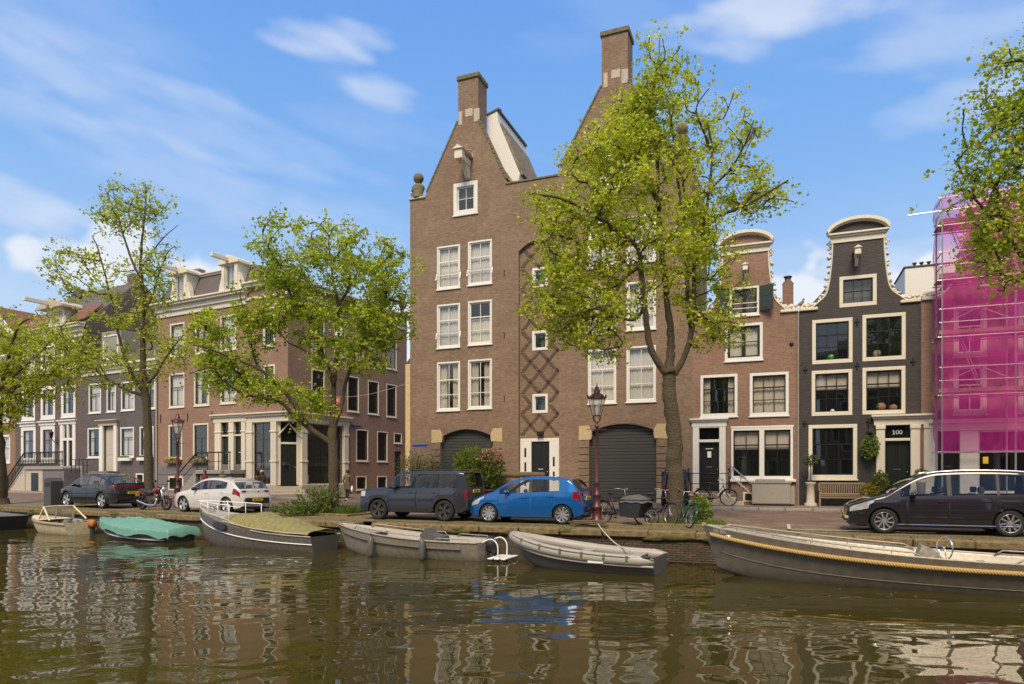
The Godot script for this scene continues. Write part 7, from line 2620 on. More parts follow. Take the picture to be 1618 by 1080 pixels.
	for side in [1.0, -1.0]:
		var n0 := hull_point(S, 0.965, 0.955, side)
		var n1 := hull_point(S, 0.935, 0.955, side)
		var yaw := atan2(-(n1.z - n0.z), n1.x - n0.x) + (PI if side < 0 else 0.0)
		lettering(b, "boat_name", "HENK", 0.11, M.deck_grey, Transform3D(Basis(Vector3.UP, yaw + (PI if side > 0 else 0.0) + (PI if side < 0 else 0.0)), (n0 + n1) * 0.5 + vec(0, 0, side * 0.02)))
	st = begin()
	var bowp := hull_point(S, 1.0, 1.0, 1)
	cbx(st, vec(bowp.x - 0.08, bowp.y - 0.03, -0.03), vec(bowp.x + 0.03, bowp.y + 0.06, 0.03), 0.01)
	part(b, "stem_head", st, M.aluminium)
	# 6: grey plastic workboat with fat gunwales
	S = {"L": 3.95, "B": 0.9, "stern": 0.95, "mid": 0.4, "sheer": [0.42, 0.82], "sheer_pow": 2.4, "draft": 0.22, "rake": 0.4, "flare": 0.32, "floor": 0.1, "full": 3.2, "forefoot": 0.3}
	b = thing("workboat", "grey plastic dinghy with fat rounded gunwales and dark interior", "boat", on.call(on_right(1.95, -1.75)), rt - 0.06, "boats moored along the quay")
	hull(b, S, M.dinghy_dark, M.fender_grey)
	for side in [1.0, -1.0]:
		var line := gun_line(S, 0.0, 0.995, side, 0.92, -0.06, 0.0, 36)
		var rad: Array = []
		for i in line.size():
			rad.append(0.145 if i > 2 else 0.06 + 0.03 * i)
		st = begin(true)
		tube(st, line, rad, 12)
		part(b, "gunwale_tube", st, M.dinghy_grey)
		rail(b, "rubbing_strip", gun_line(S, 0.0, 0.995, side, 0.75, 0.05, 0.0, 36), 0.03, M.deck_grey)
		rail(b, "grab_line", gun_line(S, 0.14, 0.98, side, 0.95, 0.06, 0.06, 30), 0.014, M.dinghy_dark)
		for k in 6:
			var p: Vector3 = gun_line(S, 0.16 + 0.145 * k, 1, side, 0.95, 0.07, 0.03, 1)[0]
			boxpart(b, "line_holder", p - vec(0.03, 0.07, 0.025), p + vec(0.03, 0.07, 0.025), M.dinghy_dark)
		var tp: Vector3 = gun_line(S, 0.03, 1, side, 0.92, 0.0, 0.13, 1)[0]
		st = begin(true)
		blob(st, tp - vec(-0.08, 0.03, 0), vec(0.14, 0.045, 0.05), Basis(), 10, 0.0)
		part(b, "grab_recess", st, M.black_plastic)
	for q in [[0.0, 0.3], [-1.5, -1.2]]:
		boxpart(b, "thwart", vec(q[0], 0.36, -0.7), vec(q[1], 0.42, 0.7), M.dinghy_grey, 0.02)
	var lp: Vector3 = gun_line(S, 0.36, 1, 1.0, 0.80, 0.085, 0.0, 1)[0]
	boxpart(b, "maker_label", lp + vec(-0.2, -0.03, 0.0), lp + vec(0.2, 0.03, 0.012), M.sign_white, 0.003)
	lp = gun_line(S, 0.36, 1, -1.0, 0.80, 0.085, 0.0, 1)[0]
	boxpart(b, "maker_label", lp + vec(-0.2, -0.03, -0.012), lp + vec(0.2, 0.03, 0.0), M.sign_white, 0.003)
	# 5: bright aluminium sloop
	S = {"L": 4.95, "B": 0.88, "stern": 0.82, "mid": 0.4, "sheer": [0.52, 0.9], "sheer_pow": 2.2, "sag": 0.0, "draft": 0.28, "rake": 0.4, "flare": 0.42, "floor": 0.1}
	b = thing("sloop", "bright aluminium sloop with two grey fenders and stern swim ladder", "boat", on.call(on_right(7.6, -1.0)), rt, "boats moored along the quay")
	hull(b, S, M.aluminium, M.deck_grey)
	for side in [1.0, -1.0]:
		rail(b, "gunwale", gun_line(S, 0.0, 0.995, side, 1.0, 0.0, 0.01, 36), 0.025, M.aluminium)
		rail(b, "rubbing_strake", gun_line(S, 0.1, 0.96, side, 0.8, 0.012, 0.0, 36), 0.03, M.fender_grey)
		rail(b, "side_rail", [gun_line(S, 0.34, 1, side, 1, -0.05, 0.0, 1)[0]] + gun_line(S, 0.36, 0.82, side, 1.0, -0.06, 0.12, 14) + [gun_line(S, 0.84, 1, side, 1, -0.05, 0.0, 1)[0]], 0.016, M.aluminium)
		rail(b, "quarter_rail", [gun_line(S, 0.27, 1, side, 1, -0.05, 0.0, 1)[0]] + gun_line(S, 0.25, 0.06, side, 1.0, -0.06, 0.1, 8) + [gun_line(S, 0.05, 1, side, 1, -0.05, 0.0, 1)[0]], 0.016, M.aluminium)
	st = begin()
	for i in 10:
		var s0 := 0.74 + 0.025 * i
		var a0 := hull_point(S, s0, 1, 1, 0.04) - vec(0, 0.05, 0)
		var a1 := hull_point(S, s0 + 0.025, 1, 1, 0.04) - vec(0, 0.05, 0)
		quad(st, a0, a0 * vec(1, 1, -1), a1 * vec(1, 1, -1), a1)
	part(b, "foredeck", st, M.aluminium)
	for q in [[-1.9, -1.4], [0.4, 0.8]]:
		boxpart(b, "thwart", vec(q[0], 0.3, -0.55), vec(q[1], 0.36, 0.55), M.deck_grey, 0.015)
	st = begin()
	slab(st, PackedVector2Array([flat(-1.15, 0.1), flat(-0.45, 0.1), flat(-0.42, 0.66), flat(-0.6, 0.86), flat(-0.72, 0.70), flat(-1.1, 0.62)]), -0.3, 0.3)
	part(b, "seat_console", st, M.fender_grey)
	st = begin(true)
	tube(st, smooth_line([vec(-2.45, 0.5, 0.35), vec(-2.75, 0.62, 0.35), vec(-2.95, 0.45, 0.35), vec(-2.95, 0.05, 0.35)], 4), 0.02)
	tube(st, smooth_line([vec(-2.45, 0.5, -0.35), vec(-2.75, 0.62, -0.35), vec(-2.95, 0.45, -0.35), vec(-2.95, 0.05, -0.35)], 4), 0.02)
	part(b, "ladder_frame", st, M.sign_white)
	for k in 3:
		boxpart(b, "platform_slat", vec(-3.25 + 0.2 * k, 0.06, -0.5), vec(-3.1 + 0.2 * k, 0.1, 0.5), M.sign_white, 0.01)
	st = begin(true)
	blob(st, vec(-2.6, 0.42, 0.0), vec(0.16, 0.26, 0.16), Basis(), 12, 0.05)
	bar(st, vec(-2.6, 0.3, 0), vec(-2.62, -0.3, 0), 0.07, 8)
	part(b, "outboard_motor", st, M.black_plastic)
	var bt := b.transform
	var sgn := 1.0 if (bt * vec(0, 0, 1)).z > bt.origin.z else -1.0
	for q in [["dark grey fender hanging near the bow of the aluminium sloop", 0.69], ["dark grey fender hanging amidships on the aluminium sloop", 0.33]]:
		var fp := hull_point(S, q[1], 0.8, sgn) + vec(0, 0, sgn * 0.12)
		fender(q[0], bt * vec(fp.x, -0.02, fp.z), 0.75 if q[1] > 0.5 else 0.62)
	# 4: grey cabin cruiser under a mossy cover
	S = {"L": 5.9, "B": 0.80, "stern": 0.85, "mid": 0.42, "sheer": [0.50, 1.28], "sheer_pow": 2.4, "sag": -0.02, "draft": 0.3, "rake": 0.42, "flare": 0.34, "floor": 0.1, "transom": M.fender_grey}
	b = thing("cabin_cruiser", "old slate grey cabin cruiser under a sagging mossy canvas cover", "boat", on.call(on_left(3.4, -0.98)), lt, "boats moored along the quay")
	hull(b, S, M.hull_slate, null)
	for side in [1.0, -1.0]:
		rail(b, "white_strake", gun_line(S, 0.0, 0.985, side, 0.74, 0.012, 0.0, 36), 0.018, M.sign_white)
		# cabin side with an oval window
		st = begin(true)
		var lo: Array = []
		var hi: Array = []
		for i in 21:
			var s := 0.42 + 0.5 * i / 20.0
			var p := hull_point(S, s, 1.0, side)
			lo.append(p)
			hi.append(p + vec(0, 0.14 * smoothstep(0.0, 0.5, i / 20.0) * (1.0 - 0.75 * smoothstep(0.55, 1.0, i / 20.0)), -side * 0.05))
		sheet(st, [lo, hi] if side > 0 else [hi, lo])
		part(b, "cabin_side", st, M.hull_slate)
		rail(b, "deck_edge", gun_line(S, 0.0, 0.42, side, 1.0, 0.0, 0.0, 12) + hi.slice(1), 0.022, M.deck_grey)
		st = begin()
		var oval := PackedVector2Array()
		for k in 20:
			oval.append(flat(0.42 * cos(TAU * k / 20) + 0.08 * sin(TAU * k / 20), 0.13 * sin(TAU * k / 20)))
		var wp := hull_point(S, 0.70, 0.9, side)
		var wn := hull_point(S, 0.78, 0.9, side)
		var yaw := atan2(-(wn.z - wp.z), wn.x - wp.x)
		slab(st, oval, -0.03, 0.03, Transform3D(Basis(Vector3.UP, yaw), wp + vec(0, 0, side * 0.025)))
		part(b, "oval_window", st, M.black_gloss)
	st = begin(true)
	var rows: Array = []
	for i in 16:
		var s := 0.6 + 0.385 * i / 15.0
		var p := hull_point(S, s, 1.0, 1.0)
		var hgt := 0.14 * smoothstep(0.42, 0.67, s) * (1.0 - 0.75 * smoothstep(0.695, 0.92, s))
		var row: Array = []
		for k in 9:
			var q := -1.0 + 2.0 * k / 8.0
			row.append(vec(p.x, p.y + hgt + 0.05 * (1.0 - q * q), (maxf(p.z - 0.05, 0.01)) * q))
		rows.append(row)
	sheet(st, rows)
	part(b, "foredeck", st, M.deck_grey)
	# the cover: hoops hold it up, it sags between them
	st = begin(true)
	rows = []
	for i in 41:
		var s := 0.02 + 0.66 * i / 40.0
		var p := hull_point(S, s, 1.0, 1.0)
		var hump := 0.1 + 0.50 * pow(sin(PI * clampf((s - 0.0) / 0.72, 0, 1)), 0.8) * (0.55 + 0.45 * s / 0.66)
		hump *= 0.86 + 0.14 * cos(i * 0.47)
		var row: Array = []
		for k in 17:
			var q := -1.0 + 2.0 * k / 16.0
			row.append(vec(p.x + 0.02 * sin(k * 1.7), p.y + 0.05 + hump * pow(maxf(0.0, 1.0 - q * q), 0.6) + 0.012 * sin(i * 0.45 + k * 0.8), p.z * q * 1.01))
		rows.append(row)
	sheet(st, rows)
	part(b, "canvas_cover", st, M.mossy_canvas)
	for side in [1.0, -1.0]:
		rail(b, "cover_rope", gun_line(S, 0.04, 0.66, side, 1.0, 0.02, 0.09, 20), 0.012, M.rope_white)
	st = begin(true)
	for side in [1.0, -1.0]:
		var base := gun_line(S, 0.62, 0.99, side, 1.0, -0.06, 0.0, 10)
		var top: Array = []
		for i in base.size():
			top.append(vec(base[i].x + 0.06 * i / 10.0, 1.42 + 0.1 * i / 10.0, base[i].z))
		tube(st, smooth_line(top, 3), 0.018, 7)
		for i in [0, 3, 6, 9]:
			bar(st, base[i] + vec(0, 0.1, 0), top[i], 0.015)
		var midr: Array = []
		for i in range(4, 11):
			midr.append((base[i] + top[i]) * 0.5 + vec(0, 0.08, 0))
		tube(st, midr, 0.012, 6)
	part(b, "pulpit_rail", st, M.sign_white)
	st = begin(true)
	for q in [[2.2, 0.12], [2.2, -0.12], [2.55, 0.0]]:
		lathe(st, [flat(0.03, 0), flat(0.03, 0.12), flat(0.06, 0.13), flat(0.06, 0.16), flat(0, 0.17)], 8, Transform3D(Basis(), vec(q[0], 1.18, q[1])))
	part(b, "bollards", st, M.grey_stone)
	# 3: open boat under a green tarpaulin
	S = {"L": 4.7, "B": 0.82, "stern": 0.8, "mid": 0.45, "sheer": [0.42, 0.7], "sheer_pow": 2.2, "draft": 0.25, "rake": 0.3, "flare": 0.4}
	b = thing("covered_boat", "small boat wrapped in a green tarpaulin", "boat", on.call(on_left(9.75, -1.05)), lt, "boats moored along the quay")
	hull(b, S, M.hull_slate, null)
	for side in [1.0, -1.0]:
		rail(b, "white_strake", gun_line(S, 0.05, 0.985, side, 0.55, 0.012, 0.0, 30), 0.03, M.sign_white)
	st = begin(true)
	rows = []
	var nz := FastNoiseLite.new()
	nz.seed = 9
	nz.frequency = 1.1
	for i in 49:
		var s := -0.03 + 1.04 * i / 48.0
		var p := hull_point(S, clampf(s, 0, 1), 1.0, 1.0)
		p.x += (s - clampf(s, 0, 1)) * 4.7
		var row: Array = []
		for k in 33:
			var q := -1.35 + 2.7 * k / 32.0
			var over := maxf(0.0, absf(q) - 1.0)
			var ridge := 0.30 * sin(PI * clampf(s * 0.9 + 0.12, 0, 1)) * (1.0 - minf(absf(q), 1.0))
			var drop := over * (0.75 + 0.12 * sin(i * 0.35))
			var wr := nz.get_noise_2d(p.x * 1.2, q * 0.8) * 0.07 + 0.015 * sin(q * 5.0 + p.x * 3.0) * minf(absf(q), 1.0)
			row.append(vec(p.x, p.y + 0.05 + ridge - drop + wr, (maxf(p.z, 0.05) + 0.03 + 0.015 * sin(i * 0.6)) * clampf(q, -1.0, 1.0) + signf(q) * over * 0.05))
		rows.append(row)
	var hem: Array = []
	for p in rows[0]:
		hem.append(vec(p.x - 0.06, minf(p.y - 0.05, 0.22 + 0.04 * sin(p.z * 9.0)), p.z))
	rows.push_front(hem)
	sheet(st, rows)
	part(b, "tarpaulin", st, M.green_tarp)
	# 2: cream runabout seen from astern
	S = {"L": 3.3, "B": 0.76, "stern": 0.94, "mid": 0.4, "sheer": [0.5, 0.7], "sheer_pow": 2.0, "draft": 0.2, "rake": 0.3, "flare": 0.34, "floor": 0.12}
	b = thing("motorboat", "grubby cream motorboat with upright windscreen and orange outboard", "boat", on.call(on_left(15.4, -1.0)), lt, "boats moored along the quay")
	hull(b, S, M.cream_hull, M.deck_grey)
	for side in [1.0, -1.0]:
		rail(b, "rubbing_strip", gun_line(S, 0.0, 0.98, side, 0.9, 0.012, 0.0, 24), 0.025, M.hull_slate)
	st = begin()
	for q in [[0.1, 0.62, 0.6, 1.08], [0.1, -0.62, 0.6, 1.08]]:
		tube(st, [vec(-0.7, 0.58, signf(q[1]) * 0.74), vec(0.0, 1.12, signf(q[1]) * 0.6)], 0.035)
	tube(st, [vec(0.0, 1.12, 0.6), vec(0.08, 1.14, 0.0), vec(0.0, 1.12, -0.6)], 0.035)
	tube(st, [vec(0.08, 1.14, 0.0), vec(0.25, 0.6, 0.0)], 0.03)
	for s in [-1.0, 1.0]:
		tube(st, [vec(0.0, 1.12, s * 0.6), vec(0.18, 0.6, s * 0.7)], 0.03)
	part(b, "windscreen_frame", st, M.cream_hull)
	st = begin()
	for s in [-1.0, 1.0]:
		var a0 := vec(0.2, 0.62, s * 0.68)
		var a1 := vec(0.02, 1.1, s * 0.58)
		var a2 := vec(0.08, 1.12, 0.02 * s)
		var a3 := vec(0.25, 0.62, 0.02 * s)
		if s > 0:
			quad(st, a0, a1, a2, a3)
		else:
			quad(st, a3, a2, a1, a0)
	part(b, "windscreen_glass", st, M.lamp_glass)
	st = begin()
	for i in 8:
		var s0 := 0.55 + 0.054 * i
		var a0 := hull_point(S, s0, 1, 1, 0.02) + vec(0, 0.01, 0)
		var a1 := hull_point(S, minf(s0 + 0.054, 0.985), 1, 1, 0.02) + vec(0, 0.01, 0)
		quad(st, a0, a0 * vec(1, 1, -1), a1 * vec(1, 1, -1), a1)
	part(b, "foredeck", st, M.cream_hull)
	st = begin(true)
	for k in 8:
		blob(st, vec(-1.3 + 0.16 * k, 0.42 + 0.05 * sin(k * 2.0), 0.35 * sin(k * 1.9)), vec(0.16, 0.1, 0.15), Basis(), 8, 0.3)
	part(b, "loose_gear", st, M.hull_slate)
	st = begin(true)
	slab(st, PackedVector2Array([flat(-1.95, 0.3), flat(-1.62, 0.3), flat(-1.6, 0.52), flat(-1.7, 0.6), flat(-1.93, 0.55)]), 0.24, 0.46)
	cbx(st, vec(-1.78, 0.36, 0.27), vec(-1.5, 0.46, 0.43), 0.02)
	part(b, "outboard_motor", st, M.outboard_orange)
	st = begin()
	cbx(st, vec(-1.9, -0.4, 0.29), vec(-1.7, 0.34, 0.41), 0.03)
	part(b, "outboard_leg", st, M.black_plastic)
	# 1: dark open boat cut by the left edge
	S = {"L": 5.0, "B": 0.85, "stern": 0.8, "mid": 0.45, "sheer": [0.62, 0.85], "draft": 0.25, "rake": 0.3, "flare": 0.4}
	b = thing("open_boat", "low black boat cut off by the left edge", "boat", on.call(on_left(21.3, -1.1)), lt, "boats moored along the quay")
	hull(b, S, M.black_paint, M.hull_slate)
	for side in [1.0, -1.0]:
		rail(b, "gunwale", gun_line(S, 0.0, 0.99, side, 1.0, 0.0, 0.01, 24), 0.03, M.black_plastic)
	# mooring line of the workboat, and leaves and bits afloat
	var mr := thing("mooring_rope", "pale mooring rope from the quay to the grey plastic dinghy", "rope")
	var p0 := on_right(2.6, 1.95, 0.1)
	var p1 := on_right(2.0, 0.0, 0.06)
	var p2 := vec(on_right(0.75, -1.6).x, WATER + 0.46, on_right(0.75, -1.6).z)
	rail(mr, "rope_line", smooth_line([p0, p1, (p1 + p2) * 0.5 - vec(0, 0.12, 0), p2], 8), 0.016, M.rope_white)
	var fl := begin()
	for k in 130:
		var q := vec(rng.randf_range(-16, 10), WATER + 0.006, -rng.randf_range(9.5, 20))
		var d := (flat(q.x, -q.z) - PR).dot(NR) if q.x > -5 else (flat(q.x, -q.z) - PB).dot(NL)
		if d > -0.4:
			continue
		var r := rng.randf_range(0.012, 0.035)
		var a := rng.randf() * TAU
		quad(fl, q + vec(cos(a), 0, sin(a)) * r, q + vec(-sin(a), 0, cos(a)) * r * 0.5, q - vec(cos(a), 0, sin(a)) * r, q - vec(-sin(a), 0, cos(a)) * r * 0.5)
	var fo := part(self, "floating_litter", fl, M.rope_white)
	fo.set_meta("kind", "stuff")
	fo.set_meta("label", "pale specks of litter and petals floating on the canal")
	fo.set_meta("category", "litter")

# ---------------------------------------------------------------- street furniture, bicycles, plants

func street_lamp(label: String, at: Vector3) -> void:
	var t := thing("street_lamp", label, "street lamp", at, 0.0, "red lantern posts on the quay")
	var st := begin(true)
	lathe(st, [flat(0.20, 0), flat(0.20, 0.12), flat(0.15, 0.15), flat(0.14, 0.45), flat(0.17, 0.48), flat(0.17, 0.54), flat(0.12, 0.58), flat(0.11, 0.85), flat(0.13, 0.88), flat(0.13, 0.93), flat(0.085, 0.97), flat(0.075, 1.25), flat(0.095, 1.28), flat(0.06, 1.34), flat(0.052, 2.4), flat(0.045, 3.05), flat(0.075, 3.08), flat(0.075, 3.12), flat(0.04, 3.15), flat(0.035, 3.24)], 14)
	part(t, "post", st, M.lamp_red)
	st = begin()
	bar(st, vec(-0.32, 3.0, 0), vec(0.32, 3.0, 0), 0.014)
	part(t, "ladder_bar", st, M.lamp_red)
	st = begin(true)
	for k in 4:
		var a := TAU * k / 4 + PI / 4
		tube(st, smooth_line([vec(0, 3.2, 0), vec(cos(a) * 0.13, 3.3, sin(a) * 0.13), vec(cos(a) * 0.15, 3.45, sin(a) * 0.15)], 4), 0.016)
	part(t, "cradle", st, M.lamp_red)
	var frame := begin()
	var glassm := begin()
	for k in 6:
		var a := TAU * k / 6
		var b := TAU * (k + 1) / 6
		var p0 := vec(cos(a) * 0.14, 3.45, sin(a) * 0.14)
		var p1 := vec(cos(a) * 0.27, 4.0, sin(a) * 0.27)
		var q0 := vec(cos(b) * 0.14, 3.45, sin(b) * 0.14)
		var q1 := vec(cos(b) * 0.27, 4.0, sin(b) * 0.27)
		bar(frame, p0, p1, 0.012)
		bar(frame, p0, q0, 0.012)
		bar(frame, p1, q1, 0.016)
		quad(glassm, p0, p1, q1, q0)
		blob(frame, p1 + vec(cos(a) * 0.02, 0.07, sin(a) * 0.02), vec(0.03, 0.06, 0.03), Basis(), 6, 0.1)
	part(t, "lantern_frame", frame, M.lamp_red)
	part(t, "lantern_glass", glassm, M.lamp_glass)
	st = begin(true)
	lathe(st, [flat(0.30, 4.0), flat(0.28, 4.04), flat(0.17, 4.13), flat(0.10, 4.18), flat(0.11, 4.24), flat(0.06, 4.28), flat(0.07, 4.34), flat(0.02, 4.4), flat(0.012, 4.5), flat(0, 4.51)], 12)
	part(t, "lantern_cap", st, M.lamp_red)
	st = begin(true)
	lathe(st, [flat(0.03, 3.45), flat(0.03, 3.55), flat(0.06, 3.62), flat(0.05, 3.72), flat(0, 3.74)], 10)
	part(t, "bulb", st, M.sign_white)

func spoked_wheel(parent: Node3D, at: Vector3, r: float, steer := 0.0) -> void:
	if not meshes.has("bw%.2f" % r):
		var st := begin(true)
		var ring: Array = []
		for k in 33:
			ring.append(vec(cos(TAU * k / 32) * r, sin(TAU * k / 32) * r, 0))
		tube(st, ring, 0.021, 7, false)
		var s2 := begin()
		ring = []
		for k in 33:
			ring.append(vec(cos(TAU * k / 32) * (r - 0.03), sin(TAU * k / 32) * (r - 0.03), 0))
		tube(s2, ring, 0.010, 5, false)
		for k in 24:
			var a := TAU * k / 24
			bar(s2, vec(cos(a + 0.4) * 0.025, sin(a + 0.4) * 0.025, 0.03 if k % 2 else -0.03), vec(cos(a), sin(a), 0) * (r - 0.03), 0.0025, 3)
		bar(s2, vec(0, 0, -0.05), vec(0, 0, 0.05), 0.022, 8)
		meshes["bw%.2f" % r] = [done(st), done(s2)]
	var m: Array = meshes["bw%.2f" % r]
	var w := inst(parent, "wheel", m[0], M.tyre, Transform3D(Basis(Vector3.UP, steer), at))
	inst(w, "spokes", m[1], M.scaffold_tube)

# x forward, y up; leans by lean about the line on the ground
func bicycle(called: String, label: String, at: Vector3, turn: float, lean: float, o: Dictionary) -> Node3D:
	var t := thing(called, label, o.get("category", "bicycle"), at, turn, "bicycles on the quay")
	t.rotation = vec(0, turn, 0)
	t.transform = Transform3D(Basis(Vector3.UP, turn) * Basis(Vector3.RIGHT, lean), at)
	var m: Material = o.get("mat", M.black_paint)
	var r: float = 0.34
	var front: float = o.get("front", 0.56)
	var fr: float = o.get("fr", 0.34)
	spoked_wheel(t, vec(-0.52, r, 0), r)
	spoked_wheel(t, vec(front, fr, 0), fr, o.get("steer", 0.0))
	var st := begin(true)
	var bb := vec(-0.05, 0.29, 0)
	var seat := vec(-0.22, 0.82, 0)
	var head := vec(0.36, 0.86, 0)
	var head0 := vec(0.40, 0.66, 0)
	bar(st, bb, seat, 0.018, 7)
	if o.get("step", false):
		tube(st, smooth_line([head0, vec(0.25, 0.45, 0), vec(0.1, 0.33, 0), bb], 4), 0.022, 7)
		tube(st, smooth_line([head, vec(0.2, 0.62, 0), vec(0.02, 0.48, 0), bb + vec(-0.07, 0.2, 0)], 4), 0.016, 7)
	else:
		bar(st, head, seat - vec(0, 0.03, 0), 0.016, 7)
		bar(st, head0, bb, 0.02, 7)
	bar(st, head, head0, 0.022, 7)
	for z in [-0.06, 0.06]:
		tube(st, [bb, vec(-0.52, r, z)], 0.011)
		tube(st, [seat - vec(0, 0.08, 0), vec(-0.52, r, z)], 0.009)
		tube(st, [head0, vec(lerpf(0.40, front, 0.55), lerpf(0.66, fr, 0.55), z), vec(front, fr, z)], 0.012)
	part(t, "frame", st, m)
	st = begin(true)
	tube(st, [head, head + vec(-0.04, 0.2, 0)], 0.013)
	tube(st, smooth_line([head + vec(-0.24, 0.24, -0.28), head + vec(-0.1, 0.25, -0.24), head + vec(0.0, 0.22, -0.08), head + vec(0.0, 0.22, 0.08), head + vec(-0.1, 0.25, 0.24), head + vec(-0.24, 0.24, 0.28)], 4), 0.012)
	part(t, "handlebar", st, M.scaffold_tube)
	st = begin(true)
	blob(st, seat + vec(-0.03, 0.14, 0), vec(0.14, 0.04, 0.08), Basis(), 10, 0.05)
	bar(st, seat, seat + vec(-0.02, 0.12, 0), 0.013)
	part(t, "saddle", st, o.get("saddle", M.black_plastic))
	for w in [[vec(-0.52, r, 0), 0.2, 3.2, r], [vec(front, fr, 0), 0.6, 3.0, fr]]:
		st = begin(true)
		var arc: Array = []
		for k in 13:
			var a: float = lerpf(w[1], w[2], k / 12.0)
			arc.append(w[0] + vec(cos(a), sin(a), 0) * (w[3] + 0.035))
		tube(st, arc, 0.018, 5)
		part(t, "mudguard", st, m)
	st = begin(true)
	blob(st, vec(-0.28, 0.31, 0.05), vec(0.28, 0.07, 0.02), Basis(), 10, 0.0)
	part(t, "chain_guard", st, M.black_plastic)
	st = begin()
	bar(st, bb + vec(0.1, 0.13, 0.08), bb + vec(0, 0, 0.08), 0.01)
	bx(st, bb + vec(0.05, 0.115, 0.08), bb + vec(0.15, 0.145, 0.17))
	part(t, "pedal", st, M.black_plastic)
	st = begin()
	bar(st, bb + vec(-0.1, -0.13, -0.08), bb + vec(0, 0, -0.08), 0.01)
	bx(st, bb + vec(-0.15, -0.145, -0.17), bb + vec(-0.05, -0.115, -0.08))
	part(t, "pedal", st, M.black_plastic)
	if o.get("rack", true):
		st = begin()
		for z in [-0.06, 0.06]:
			bar(st, vec(-0.28, 0.72, z), vec(-0.78, 0.72, z), 0.008)
			bar(st, vec(-0.7, 0.72, z), vec(-0.54, r, z), 0.007)
		for k in 4:
			bar(st, vec(-0.32 - 0.14 * k, 0.72, -0.06), vec(-0.32 - 0.14 * k, 0.72, 0.06), 0.007)
		part(t, "luggage_rack", st, M.black_paint)
	st = begin()
	bar(st, vec(-0.3, 0.3, 0.06), vec(-0.38, 0.0, 0.16), 0.01)
	part(t, "kickstand", st, M.scaffold_tube)
	return t

func planter(label: String, at: Vector3, r: float, h: float, pot: Material, grow: Callable, category := "potted plant", called := "potted_plant") -> void:
	var t := thing(called, label, category, at)
	var st := begin(true)
	lathe(st, [flat(0, 0), flat(r * 0.72, 0), flat(r * 0.98, h * 0.86), flat(r * 1.06, h * 0.87), flat(r * 1.06, h), flat(r * 0.94, h), flat(r * 0.92, h * 0.9), flat(0, h * 0.9)], 14)
	part(t, "pot", st, pot)
	grow.call(t, h)

func stems(parent: Node3D, n: int, spread: float, h: float, y0: float) -> void:
	var st := begin(true)
	for k in n:
		var a := TAU * k / n + rng.randf()
		var r := spread * rng.randf_range(0.2, 0.8)
		tube(st, smooth_line([vec(0.02 * cos(a), y0, 0.02 * sin(a)), vec(cos(a) * r * 0.5, y0 + h * 0.5, sin(a) * r * 0.5), vec(cos(a) * r, y0 + h, sin(a) * r)], 3), 0.01, 4)
	part(parent, "stems", st, M.bark)

